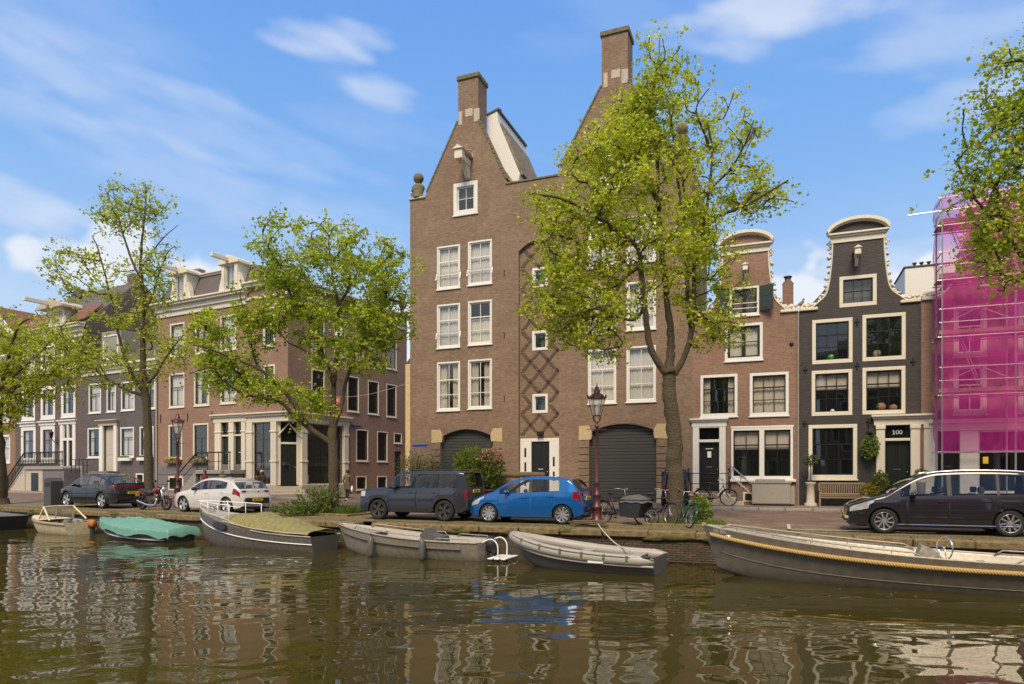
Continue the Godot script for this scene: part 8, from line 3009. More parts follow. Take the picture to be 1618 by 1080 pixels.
func build_street() -> void:
	rng.seed = 900
	var TR := TURN_R
	street_lamp("red cast iron lantern post beside the blue hatchback and cargo bike", on_right(2.67, 2.2))
	street_lamp("red cast iron lantern post behind the red motorcycle", on_left(13.6, 3.3))
	var V := [Color(0.10, 0.15, 0.025), Color(0.14, 0.20, 0.03), Color(0.18, 0.24, 0.04)]
	var bright := [Color(0.20, 0.27, 0.03), Color(0.25, 0.32, 0.045), Color(0.16, 0.23, 0.03)]
	# tree pits: edging stones, earth, and what grows in them
	var pits := [["low kerbed tree pit with grass at the foot of the tall tree", on_right(-0.2, 2.2), TR, 1.25, 0.75, 300, 0.1], ["weedy kerbed tree pit at the foot of the spreading tree", on_left(3.3, 2.6), TURN_L, 1.3, 0.8, 420, 0.3], ["kerbed tree pit round the thick trunk at the left edge", on_left(22.4, 4.0), TURN_L, 1.6, 1.0, 260, 0.16]]
	for q in pits:
		var t := thing("tree_pit", q[0], "tree pit", q[1], q[2], "tree pits on the quay")
		for e in [[-q[3], q[4] - 0.14, q[3], q[4]], [-q[3], -q[4], q[3], -q[4] + 0.14], [-q[3], -q[4] + 0.141, -q[3] + 0.14, q[4] - 0.141], [q[3] - 0.14, -q[4] + 0.141, q[3], q[4] - 0.141]]:
			boxpart(t, "edging_stone", vec(e[0], -0.08, e[1]), vec(e[2], 0.09, e[3]), M.quay_stone, 0.02)
		boxpart(t, "earth", vec(-q[3] + 0.15, -0.05, -q[4] + 0.15), vec(q[3] - 0.15, 0.07, q[4] - 0.15), M.soil)
		var w: float = q[3] - 0.2
		var d: float = q[4] - 0.2
		var g := blades(t, "grass", func() -> Vector3: return vec(rng.randf_range(-w, w), 0.06, rng.randf_range(-d, d)), q[5] * 6, 0.05, 0.1 + q[6], bright if q[6] < 0.2 else V)
		g.set_meta("kind", "stuff")
	var wd := thing("weeds", "tall leafy weeds round the foot of the spreading tree", "weeds", on_left(3.5, 2.3))
	stems(wd, 22, 1.0, 1.0, 0.0)
	bush(wd, "foliage", vec(-0.2, 0.5, 0.1), vec(0.85, 0.6, 0.6), 1100, 0.16, V, 0.1, 0.16)
	wd = thing("weeds", "low spreading weeds on the quay left of the spreading tree", "weeds", on_left(4.3, 1.5))
	stems(wd, 12, 0.8, 0.3, 0.0)
	bush(wd, "foliage", vec(0, 0.22, 0), vec(1.0, 0.28, 0.5), 700, 0.13, V, 0.3, 0.25)
	wd = thing("weeds", "bushy green shoots at the foot of the tall tree", "weeds", on_right(-0.55, 2.45))
	stems(wd, 10, 0.3, 0.6, 0.0)
	bush(wd, "foliage", vec(0, 0.45, 0), vec(0.34, 0.5, 0.3), 420, 0.11, bright, 0.3, 0.4)
	wd = thing("weeds", "green ivy shoots at the foot of the left edge tree", "weeds", on_left(22.2, 3.7))
	bush(wd, "foliage", vec(0, 0.4, 0), vec(0.7, 0.5, 0.6), 500, 0.14, V, 0.3, 0.4)
	# grass tufts along the edge of the setts
	var gs := blades(self, "quay_grass", func() -> Vector3: return on_right(rng.randf_range(-12, 10), 0.52 + absf(rng.randfn(0, 0.10)), 0.0) if rng.randf() < 0.6 else on_left(rng.randf_range(1, 26), 0.52 + absf(rng.randfn(0, 0.12)), 0.0), 9000, 0.02, 0.075, V)
	gs.set_meta("kind", "stuff")
	gs.set_meta("label", "thin grass and moss growing along the quay edge")
	gs.set_meta("category", "grass")
	# bicycles
	var bk := bicycle("cargo_bike", "black cargo bike with covered box beside the red lamp post", on_right(2.05, 2.3), TR - 0.45, 0.0, {"category": "cargo bike", "front": 1.35, "fr": 0.25, "mat": M.black_paint, "rack": true})
	var st := begin()
	slab(st, PackedVector2Array([flat(0.36, 0.25), flat(1.05, 0.25), flat(1.2, 0.78), flat(0.3, 0.78)]), -0.3, 0.3)
	part(bk, "cargo_box", st, M.black_plastic)
	st = begin(true)
	var rows: Array = []
	for i in 9:
		var row: Array = []
		for k in 9:
			var a := i / 8.0
			var b := k / 8.0
			row.append(vec(lerpf(0.26, 1.24, a), 0.79 + 0.14 * sin(PI * a) * sin(PI * b) + 0.02 * sin(i * 2.0 + k) - (0.1 if i in [0, 8] or k in [0, 8] else 0.0), lerpf(-0.33, 0.33, b)))
		rows.append(row)
	sheet(st, rows)
	part(bk, "box_cover", st, M.fender_grey)
	st = begin()
	bar(st, vec(0.36, 0.66, 0), vec(0.4, 0.3, 0), 0.02)
	bar(st, vec(0.4, 0.22, 0), vec(1.35, 0.25, 0), 0.02)
	part(bk, "cargo_frame", st, M.black_paint)
	bicycle("bicycle", "black city bicycle parked to the right of the cargo bike", on_right(0.75, 1.9), TR - 0.5, -0.06, {"steer": -0.3})
	bicycle("bicycle", "green bicycle leaning against the tall tree trunk", on_right(-0.05, 1.75), TR + 2.1, 0.22, {"mat": M.bike_green, "saddle": M.terracotta})
	bicycle("bicycle", "old black step-through bicycle before the brown brick house's railing", on_right(-0.25, 10.7, 0.1), TR, 0.1, {"step": true})
	# pile of old rope and timber at the quay edge
	var pile := thing("timber_pile", "flat pile of weathered timber and rope on the quay edge", "timber pile", on_right(2.6, 0.95), TR)
	for k in 16:
		st = begin()
		var ln := rng.randf_range(0.5, 1.1)
		cbx(st, vec(-ln * 0.5, 0, -0.04), vec(ln * 0.5, 0.045, 0.04), 0.01, Transform3D(Basis(Vector3.UP, rng.randf_range(-0.25, 0.25)), vec(rng.randf_range(-0.2, 0.2), 0.005 + 0.045 * (k % 4), rng.randf_range(-0.22, 0.22))))
		part(pile, "timber", st, M.old_wood)
	# the little three-wheeled car by the right garage
	microcar()
	motorcycle()
	# dark container left of the black crossover
	var bn := thing("litter_bin", "dark grey upright litter bin left of the black crossover", "bin", on_left(20.6, 1.6), TURN_L)
	st = begin()
	slab(st, PackedVector2Array([flat(-0.3, 0), flat(0.3, 0), flat(0.3, 1.25), flat(0.1, 1.42), flat(-0.3, 1.35)]), -0.3, 0.3)
	part(bn, "casing", st, M.grey_plastic)
	boxpart(bn, "flap", vec(-0.2, 1.0, 0.29), vec(0.2, 1.2, 0.32), M.black_plastic)
	boxpart(bn, "base", vec(-0.32, -0.03, -0.32), vec(0.32, 0.08, 0.32), M.black_plastic)
	# plants along the warehouse wall
	planter("feathery green bamboo in a tub left of the left garage", on_right(14.4, 11.2, 0.1), 0.35, 0.45, M.terracotta, func(t: Node3D, h: float) -> void:
		stems(t, 16, 0.6, 1.6, h)
		bush(t, "foliage", vec(0, h + 1.0, 0), vec(0.9, 0.95, 0.6), 1100, 0.17, [Color(0.15, 0.18, 0.06), Color(0.2, 0.22, 0.07), Color(0.12, 0.15, 0.05)], 0.1, 0.12))
	planter("grey green willowy bush before the left garage door", on_right(13.2, 11.2, 0.1), 0.3, 0.4, M.terracotta, func(t: Node3D, h: float) -> void:
		stems(t, 12, 0.4, 1.5, h)
		bush(t, "foliage", vec(0, h + 0.95, 0), vec(0.55, 0.95, 0.5), 700, 0.14, [Color(0.11, 0.14, 0.06), Color(0.15, 0.18, 0.08)], 0.1, 0.14))
	planter("tall lime green shrub before the left garage's right side", on_right(11.0, 10.6, 0.1), 0.42, 0.6, M.black_plastic, func(t: Node3D, h: float) -> void:
		stems(t, 14, 0.7, 1.7, h)
		bush(t, "foliage", vec(0, h + 0.95, 0), vec(0.95, 1.15, 0.8), 1700, 0.16, bright, 0.25, 0.36))
	planter("pink flowering shrub left of the warehouse door", on_right(10.1, 10.8, 0.1), 0.4, 0.6, M.black_plastic, func(t: Node3D, h: float) -> void:
		stems(t, 12, 0.6, 1.6, h)
		bush(t, "foliage", vec(0, h + 0.75, 0), vec(0.8, 1.0, 0.7), 1200, 0.14, V, 0.2, 0.38)
		bush(t, "blossom", vec(0, h + 1.5, 0.1), vec(0.75, 0.5, 0.6), 420, 0.1, [Color(0.45, 0.22, 0.18), Color(0.5, 0.3, 0.24), Color(0.4, 0.18, 0.15)], 0.5, 0.6))
	# barrier with a rolled mat in front of the warehouse door
	var br := thing("barrier", "black posts carrying a brown rolled mat before the warehouse door", "barrier", at_right(-11.215 + 5.9, 1.3) + vec(0, 0.3, 0), TR)
	for x in [-0.2, 1.95]:
		st = begin()
		bar(st, vec(x, 0, 0), vec(x, 1.5, 0), 0.035, 8)
		bar(st, vec(x, 0, -0.25), vec(x, 0, 0.25), 0.03)
		part(br, "post", st, M.iron)
	st = begin(true)
	tube(st, [vec(-0.2, 1.3, 0), vec(0.5, 1.28, 0), vec(1.3, 1.3, 0), vec(1.95, 1.29, 0)], [0.12, 0.14, 0.13, 0.12], 10)
	part(br, "rolled_mat", st, M.old_wood)
	for q in [[-2.05, "beside the right garage's left pillar"], [-6.55, "beside the left garage's right pillar"]]:
		var hp := thing("iron_hoop", "short black iron hoop " + q[1], "bollard", at_right(q[0], 0.5) + vec(0, 0.29, 0), TR)
		st = begin(true)
		tube(st, smooth_line([vec(0, 0, 0), vec(0, 0.75, 0), vec(0.12, 0.9, 0), vec(0.3, 0.75, 0), vec(0.3, 0, 0)], 4), 0.03, 8)
		part(hp, "hoop", st, M.iron)
		st = begin()
		bar(st, vec(0, 0.55, 0), vec(0.3, 0.55, 0), 0.015)
		part(hp, "cross_bar", st, M.iron)
	# beige cabinet under the brown house's window
	var cb := thing("utility_cabinet", "beige metal utility cabinet below the brown house's double window", "cabinet", at_right(3.0777 + 2.55, 0.55) + vec(0, 0.31, 0), TR)
	boxpart(cb, "casing", vec(0, 0.06, -0.3), vec(1.5, 0.92, 0.3), M.cabinet_beige, 0.015)
	boxpart(cb, "side_casing", vec(1.501, 0.06, -0.28), vec(1.66, 0.8, 0.2), M.cabinet_beige, 0.015)
	boxpart(cb, "lid", vec(-0.04, 0.92, -0.34), vec(1.54, 0.97, 0.34), M.cabinet_beige, 0.012)
	boxpart(cb, "lid", vec(0.12, 0.971, -0.3), vec(1.3, 1.1, 0.2), M.grey_stone, 0.02)
	boxpart(cb, "door_panel", vec(0.04, 0.1, 0.3), vec(1.46, 0.88, 0.312), M.cabinet_beige, 0.004)
	boxpart(cb, "lock", vec(0.8, 0.5, 0.312), vec(0.83, 0.54, 0.325), M.chrome, 0.003)
	boxpart(cb, "base", vec(0.1, -0.02, -0.25), vec(1.4, 0.06, 0.25), M.black_plastic, 0.01)
	# clipped tree on a white pedestal, bench, bushes before the black house
	var pd := thing("topiary_plant", "small clipped tree on a pale pedestal left of the bench", "potted plant", at_right(7.466 + 0.42, 0.75) + vec(0, 0.31, 0), TR)
	st = begin(true)
	lathe(st, [flat(0.24, 0), flat(0.24, 0.1), flat(0.16, 0.16), flat(0.14, 0.85), flat(0.2, 0.92), flat(0.2, 0.98), flat(0, 0.98)], 12)
	part(pd, "pedestal", st, M.pale_stone)
	st = begin(true)
	tube(st, [vec(0, 0.95, 0), vec(0.02, 1.3, 0), vec(0, 1.75, 0)], 0.022)
	part(pd, "trunk", st, M.bark)
	bush(pd, "crown", vec(0, 1.88, 0), vec(0.27, 0.24, 0.27), 620, 0.075, [Color(0.10, 0.12, 0.05), Color(0.13, 0.15, 0.06)], 0.4, 0.3)
	bench(at_right(7.466 + 0.72, 0.5) + vec(0, 0.31, 0), TR)
	planter("round yellow bush in a pot right of the bench", at_right(7.466 + 2.62, 0.55) + vec(0, 0.31, 0), 0.22, 0.42, M.terracotta, func(t: Node3D, h: float) -> void:
		stems(t, 6, 0.2, 0.3, h - 0.05)
		bush(t, "foliage", vec(0, h + 0.25, 0), vec(0.36, 0.28, 0.34), 800, 0.075, [Color(0.36, 0.27, 0.03), Color(0.42, 0.31, 0.04), Color(0.3, 0.25, 0.04)], 0.4, 0.4))
	planter("climbing green shrub beside the door of the black house", at_right(7.466 + 3.0, 0.42) + vec(0, 0.31, 0), 0.25, 0.4, M.terracotta, func(t: Node3D, h: float) -> void:
		stems(t, 10, 0.25, 0.9, h - 0.05)
		bush(t, "foliage", vec(0, h + 0.5, 0), vec(0.32, 0.55, 0.3), 700, 0.1, [Color(0.13, 0.15, 0.03), Color(0.2, 0.22, 0.05), Color(0.26, 0.26, 0.06)], 0.3, 0.4))
	planter("small clipped bush right of the black house's door", at_right(7.466 + 4.35, 0.75) + vec(0, 0.31, 0), 0.16, 1.1, M.pale_stone, func(t: Node3D, h: float) -> void:
		bush(t, "foliage", vec(0, h + 0.2, 0), vec(0.22, 0.22, 0.22), 420, 0.07, V, 0.4, 0.3))
	var hb := thing("hanging_plant", "trailing light green plant hanging on the black facade beside the door", "hanging plant", at_right(7.466 + 2.62, 0.3) + vec(0, 2.25, 0), TR)
	st = begin(true)
	lathe(st, [flat(0, 0.45), flat(0.14, 0.48), flat(0.18, 0.68), flat(0, 0.68)], 10)
	tube(st, [vec(0, 0.68, 0), vec(0, 1.15, 0), vec(0, 1.18, -0.28)], 0.01)
	part(hb, "basket", st, M.black_plastic)
	bush(hb, "foliage", vec(0, 0.45, 0), vec(0.3, 0.5, 0.26), 700, 0.1, [Color(0.2, 0.26, 0.06), Color(0.26, 0.31, 0.08), Color(0.16, 0.22, 0.05)], 0.3, 0.4)
	scaffold()
	# bird on the gable foot between the two canal houses
	var bd := thing("bird", "dark pigeon perched on the stone between the brown and black gables", "bird", at_right(7.466 + 0.1, -0.1) + vec(0, 8.62, 0), TR + 0.6)
	st = begin(true)
	var bp := [vec(-0.2, 0.10, 0), vec(-0.1, 0.15, 0), vec(0, 0.2, 0), vec(0.06, 0.27, 0), vec(0.075, 0.34, 0), vec(0.09, 0.385, 0), vec(0.13, 0.385, 0), vec(0.17, 0.375, 0)]
	tube(st, smooth_line(bp, 3), [0.012, 0.03, 0.045, 0.06, 0.075, 0.082, 0.085, 0.08, 0.07, 0.062, 0.055, 0.045, 0.038, 0.036, 0.036, 0.038, 0.038, 0.034, 0.026, 0.016, 0.01, 0.004], 8)
	bar(st, vec(0.02, 0.14, 0.025), vec(0.03, 0.0, 0.03), 0.008)
	bar(st, vec(0.02, 0.14, -0.025), vec(0.03, 0.0, -0.03), 0.008)
	part(bd, "body", st, M.hull_slate)
	# wire across the side street with its lantern
	var wr := thing("span_wire", "thin wire with a reddish lantern slung across the side street", "wire")
	st = begin()
	var w0 := vec(-13.3, 6.9, -44.4)
	var w1 := vec(-5.2, 6.5, -35.9)
	var wp: Array = []
	for k in 13:
		var f := k / 12.0
		wp.append(w0.lerp(w1, f) - vec(0, 0.5 * sin(PI * f), 0))
	tube(st, wp, 0.012, 4)
	part(wr, "wire", st, M.pale_stone)
	st = begin(true)
	lathe(st, [flat(0, 0), flat(0.2, 0.03), flat(0.28, 0.25), flat(0.2, 0.5), flat(0.06, 0.62), flat(0, 0.65)], 12, Transform3D(Basis(), wp[4] - vec(0, 0.65, 0)))
	part(wr, "lantern", st, M.lantern_rose)

func bench(at: Vector3, turn: float) -> void:
	var t := thing("garden_bench", "slatted weathered wooden bench before the black house", "bench", at, turn)
	for x in [0.05, 1.72]:
		for q in [[-0.2, 0.95], [0.22, 0.62]]:
			boxpart(t, "leg", vec(x - 0.035, -0.01, q[0] - 0.035), vec(x + 0.035, q[1], q[0] + 0.035), M.bench_wood)
		boxpart(t, "armrest", vec(x - 0.045, 0.62, -0.2), vec(x + 0.045, 0.655, 0.28), M.bench_wood)
	for k in 5:
		boxpart(t, "seat_slat", vec(0.0, 0.41, -0.15 + 0.085 * k), vec(1.77, 0.435, -0.08 + 0.085 * k), M.bench_wood, 0.006)
	for k in 19:
		boxpart(t, "back_slat", vec(0.12 + 0.084 * k, 0.5, -0.22), vec(0.165 + 0.084 * k, 0.88, -0.195), M.bench_wood, 0.004)
	for y in [0.45, 0.88]:
		boxpart(t, "back_rail", vec(0.08, y, -0.235), vec(1.69, y + 0.08, -0.18), M.bench_wood)
	boxpart(t, "front_rail", vec(0.08, 0.32, 0.2), vec(1.69, 0.41, 0.235), M.bench_wood)

func microcar() -> void:
	var t := thing("microcar", "tiny dark city car parked nose in behind the tall tree", "car", on_right(1.33, 10.5, 0.1), -PI / 2 + TURN_R + 0.1 + PI, "")
	# x towards its nose (at the houses), built from rounded sections
	var rows: Array = []
	var st := begin(true)
	var sec := [[-0.95, 0.25, 0.9, 0.42], [-0.92, 0.18, 1.45, 0.52], [-0.8, 0.16, 1.6, 0.55], [0.0, 0.16, 1.66, 0.56], [0.5, 0.16, 1.5, 0.55], [0.85, 0.18, 0.95, 0.53], [1.05, 0.22, 0.75, 0.46]]
	for s in sec:
		var row: Array = []
		for k in 24:
			var a := TAU * k / 24
			var cx := signf(cos(a)) * pow(absf(cos(a)), 0.45)
			var cy := signf(sin(a)) * pow(absf(sin(a)), 0.45)
			row.append(vec(s[0], lerpf(s[1], s[2], 0.5 + 0.5 * cy), s[3] * cx * (1.0 - 0.12 * maxf(0.0, cy))))
		rows.append(row)
	sheet(st, rows, true)
	for i in [0, rows.size() - 1]:
		for k in range(1, 23):
			tri(st, rows[i][0], rows[i][k], rows[i][k + 1])
	part(t, "body", st, M.car_black)
	for s in [-1.0, 1.0]:
		boxpart(t, "side_window", vec(-0.6, 0.95, minf(s * 0.5, s * 0.558)), vec(0.5, 1.45, maxf(s * 0.5, s * 0.558)), M.black_gloss, 0.02)
		boxpart(t, "tail_light", vec(-0.985, 0.72, minf(s * 0.3, s * 0.45)), vec(-0.94, 0.9, maxf(s * 0.3, s * 0.45)), M.tail_lens, 0.01)
		for x in [-0.62, 0.7]:
			wheel(t, vec(x, 0.23, s * 0.5), s, 0.23, 0.14, {"spokes": 6, "width": 0.02, "bright": false, "share": 0.6, "small": 1})
	boxpart(t, "rear_window", vec(-0.96, 0.98, -0.36), vec(-0.915, 1.42, 0.36), M.black_gloss, 0.015)
	boxpart(t, "sticker", vec(-0.967, 1.1, -0.3), vec(-0.958, 1.25, -0.18), M.sign_blue, 0.002)
	boxpart(t, "sticker", vec(-0.967, 1.05, 0.16), vec(-0.958, 1.16, 0.28), M.plate_yellow, 0.002)

func motorcycle() -> void:
	var t := thing("motorcycle", "dark red motorcycle parked between the black crossover and white hatchback", "motorcycle", on_left(13.0, 1.7), PI + TURN_L + PI + 0.12)
	t.rotation.z = 0.0
	for q in [[-0.7, 0.31], [0.72, 0.31]]:
		var st := begin(true)
		var ring: Array = []
		for k in 29:
			ring.append(vec(cos(TAU * k / 28) * 0.255, sin(TAU * k / 28) * 0.255, 0))
		tube(st, ring, 0.055, 8, false)
		st.generate_normals()
		var w := inst(t, "wheel", st.commit(), M.tyre, Transform3D(Basis(), vec(q[0], q[1], 0)))
		st = begin()
		for k in 6:
			bar(st, Vector3.ZERO, vec(cos(TAU * k / 6), sin(TAU * k / 6), 0) * 0.22, 0.018)
		bar(st, vec(0, 0, -0.06), vec(0, 0, 0.06), 0.06, 10)
		part(w, "spokes", st, M.dark_alloy)
	var st := begin(true)
	tube(st, [vec(0.72, 0.31, 0.09), vec(0.5, 0.9, 0.09)], 0.025)
	tube(st, [vec(0.72, 0.31, -0.09), vec(0.5, 0.9, -0.09)], 0.025)
	part(t, "fork", st, M.chrome)
	st = begin(true)
	tube(st, smooth_line([vec(0.42, 0.82, 0), vec(0.3, 0.87, 0), vec(0.1, 0.85, 0), vec(-0.12, 0.76, 0)], 4), [0.08, 0.11, 0.13, 0.145, 0.15, 0.155, 0.155, 0.15, 0.14, 0.12, 0.1, 0.08, 0.06], 12)
	part(t, "fuel_tank", st, M.bike_red)
	st = begin(true)
	tube(st, smooth_line([vec(-0.1, 0.76, 0), vec(-0.35, 0.77, 0), vec(-0.62, 0.84, 0), vec(-0.85, 0.9, 0)], 4), [0.1, 0.12, 0.13, 0.13, 0.13, 0.13, 0.125, 0.12, 0.11, 0.1, 0.085, 0.07, 0.04], 10)
	part(t, "seat", st, M.black_plastic)
	st = begin(true)
	tube(st, smooth_line([vec(-0.3, 0.68, 0), vec(-0.6, 0.74, 0), vec(-0.95, 0.86, 0)], 4), [0.08, 0.1, 0.11, 0.11, 0.1, 0.09, 0.08, 0.06, 0.03], 8)
	part(t, "tail_fairing", st, M.bike_red)
	st = begin(true)
	blob(st, vec(0.08, 0.45, 0), vec(0.28, 0.2, 0.18), Basis(), 10, 0.12)
	blob(st, vec(0.2, 0.58, 0), vec(0.14, 0.16, 0.14), Basis(), 10, 0.1)
	part(t, "engine", st, M.dark_alloy)
	st = begin(true)
	tube(st, smooth_line([vec(0.3, 0.5, 0.12), vec(0.2, 0.25, 0.15), vec(-0.2, 0.24, 0.17), vec(-0.8, 0.42, 0.19)], 4), 0.045, 8)
	part(t, "exhaust", st, M.chrome)
	st = begin(true)
	tube(st, smooth_line([vec(0.3, 1.06, -0.38), vec(0.42, 1.04, -0.2), vec(0.48, 0.98, 0), vec(0.42, 1.04, 0.2), vec(0.3, 1.06, 0.38)], 4), 0.016)
	bar(st, vec(0.4, 1.05, -0.25), vec(0.46, 1.25, -0.32), 0.008)
	bar(st, vec(0.4, 1.05, 0.25), vec(0.46, 1.25, 0.32), 0.008)
	blob(st, vec(0.46, 1.28, -0.33), vec(0.02, 0.05, 0.07), Basis(), 8, 0.0)
	blob(st, vec(0.46, 1.28, 0.33), vec(0.02, 0.05, 0.07), Basis(), 8, 0.0)
	part(t, "handlebar", st, M.iron)
	st = begin(true)
	blob(st, vec(0.58, 0.92, 0), vec(0.09, 0.11, 0.11), Basis(), 12, 0.0)
	part(t, "headlamp", st, M.chrome)
	st = begin(true)
	tube(st, [vec(-0.7, 0.31, 0.07), vec(-0.1, 0.42, 0.07)], 0.03)
	tube(st, [vec(-0.6, 0.4, 0.09), vec(-0.45, 0.72, 0.09)], 0.025)
	tube(st, [vec(0.45, 0.85, 0), vec(0.25, 0.4, 0)], 0.03)
	tube(st, [vec(0.0, 0.3, 0.1), vec(-0.1, 0.0, 0.25)], 0.014)
	part(t, "frame", st, M.black_paint)
	st = begin(true)
	var arc: Array = []
	for k in 9:
		var a := lerpf(0.5, 2.4, k / 8.0)
		arc.append(vec(0.72 + cos(a) * 0.34, 0.31 + sin(a) * 0.34, 0))
	tube(st, arc, 0.04, 6)
	part(t, "mudguard", st, M.bike_red)
	boxpart(t, "number_plate", vec(-1.0, 0.6, -0.1), vec(-0.985, 0.75, 0.1), M.plate_yellow, 0.003)

func scaffold() -> void:
	var o := 7.466 + 4.93
	var t := thing("scaffold", "tall tube scaffold wrapped in magenta netting at the right edge", "scaffold", at_right(o), TURN_R)
	var bays := [0.0, 2.3, 4.7]
	var lifts := [2.5, 4.62, 6.81, 8.95, 11.0]
	for x in bays:
		for z in [0.35, 1.4]:
			var st := begin()
			bar(st, vec(x, 0.33, z), vec(x, 12.1 if z > 1 else 11.6, z), 0.03, 8)
			bx(st, vec(x - 0.08, 0.31, z - 0.08), vec(x + 0.08, 0.33, z + 0.08))
			part(t, "standard", st, M.scaffold_tube)
	for y in lifts:
		for z in [0.35, 1.4]:
			var st := begin()
			bar(st, vec(-0.15, y - 0.05, z), vec(4.85, y - 0.05, z), 0.026)
			part(t, "ledger", st, M.scaffold_tube)
		for dy in [0.5, 1.0]:
			if y > 3:
				var st := begin()
				bar(st, vec(-0.1, y + dy, 1.4), vec(4.8, y + dy, 1.4), 0.022)
				bar(st, vec(0.0, y + dy, 0.35), vec(0.0, y + dy, 1.4), 0.022)
				part(t, "guard_rail", st, M.scaffold_tube)
		if y > 3 and y < 10:
			for k in 2:
				var st := begin()
				bar(st, vec(0.1 + 2.3 * k, y + 0.45, 1.36), vec(1.2 + 2.3 * k, y + 1.0, 1.36), 0.018)
				bar(st, vec(1.2 + 2.3 * k, y + 1.0, 1.36), vec(2.25 + 2.3 * k, y + 0.45, 1.36), 0.018)
				part(t, "brace", st, M.scaffold_tube)
		if y > 3:
			for k in 4:
				boxpart(t, "deck_plank", vec(-0.1, y, 0.4 + 0.25 * k), vec(4.8, y + 0.05, 0.62 + 0.25 * k), M.plank, 0.006)
			boxpart(t, "toe_board", vec(-0.1, y + 0.055, 1.38), vec(4.8, y + 0.2, 1.41), M.plank, 0.004)
	for q in [[4.7, 6.85, 0.4], [8.95, 11.2, 0.1]]:
		var st := begin()
		var a := vec(0.15 + q[2], q[1], 0.7)
		var b := vec(1.0 + q[2], q[0], 0.7)
		for z in [0.0, 0.35]:
			bar(st, a + vec(0, 0.3, z), b + vec(0, 0, z), 0.02)
		for k in 8:
			var p := a.lerp(b, (k + 0.5) / 8.0)
			bar(st, p, p + vec(0, 0, 0.35), 0.015)
		part(t, "ladder", st, M.scaffold_tube)
	var ob := begin()
	bar(ob, vec(-1.1, 11.55, 1.2), vec(1.2, 11.6, 1.2), 0.026)
	part(t, "outrigger_tube", ob, M.scaffold_tube)
	# netting: panels tied to the tubes, bellying a little between them
	var wrinkle := FastNoiseLite.new()
	wrinkle.seed = 8
	wrinkle.frequency = 0.05
	for k in 2:
		for l in 5:
			var y0: float = ([2.45] + lifts.slice(1) + [12.1])[l]
			var y1: float = ([2.45] + lifts.slice(1) + [12.1])[l + 1]
			var st := begin(true)
			var rows: Array = []
			for i in 33:
				var row: Array = []
				for j in 25:
					var a := i / 32.0
					var b := j / 24.0
					var crease := wrinkle.get_noise_3d(i * 3.2 + k * 120.0, j * 1.1, l * 40.0) * 0.16 + 0.03 * sin(a * 40.0 + sin(b * 5.0 + l) * 2.0) * b
					row.append(vec(lerpf(bays[k], bays[k + 1], a), lerpf(y0, y1, b) - 0.05 * sin(PI * 4.0 * a) * sin(PI * 4.0 * a) * (1.0 - b), 1.46 + (0.12 * sin(PI * a) * sin(PI * b) + crease) * smoothstep(0.0, 0.12, b) * smoothstep(1.0, 0.88, b) + 0.01))
				rows.append(row)
			sheet(st, rows)
			part(t, "netting", st, M.pink_net)
	for l in 5:
		var y0: float = ([2.45] + lifts.slice(1) + [12.1])[l]
		var y1: float = ([2.45] + lifts.slice(1) + [12.1])[l + 1]
		var st := begin(true)
		var rows: Array = []
		for i in 7:
			var row: Array = []
			for j in 9:
				var a := i / 6.0
				var b := j / 8.0
				row.append(vec(-0.06 - 0.14 * sin(PI * b) * sin(PI * a) + 0.015 * sin(j * 2.0 + l * 1.3), lerpf(y0, y1, b), lerpf(0.3, 1.45, a)))
			rows.append(row)
		sheet(st, rows)
		part(t, "netting", st, M.pink_net)
	boxpart(t, "warning_sign", vec(1.28, 2.0, 1.44), vec(1.45, 2.25, 1.46), M.plate_yellow, 0.003)

# ---------------------------------------------------------------- people
# bones: [from, to, radius, radius, colour]; the body is one skin laid over them

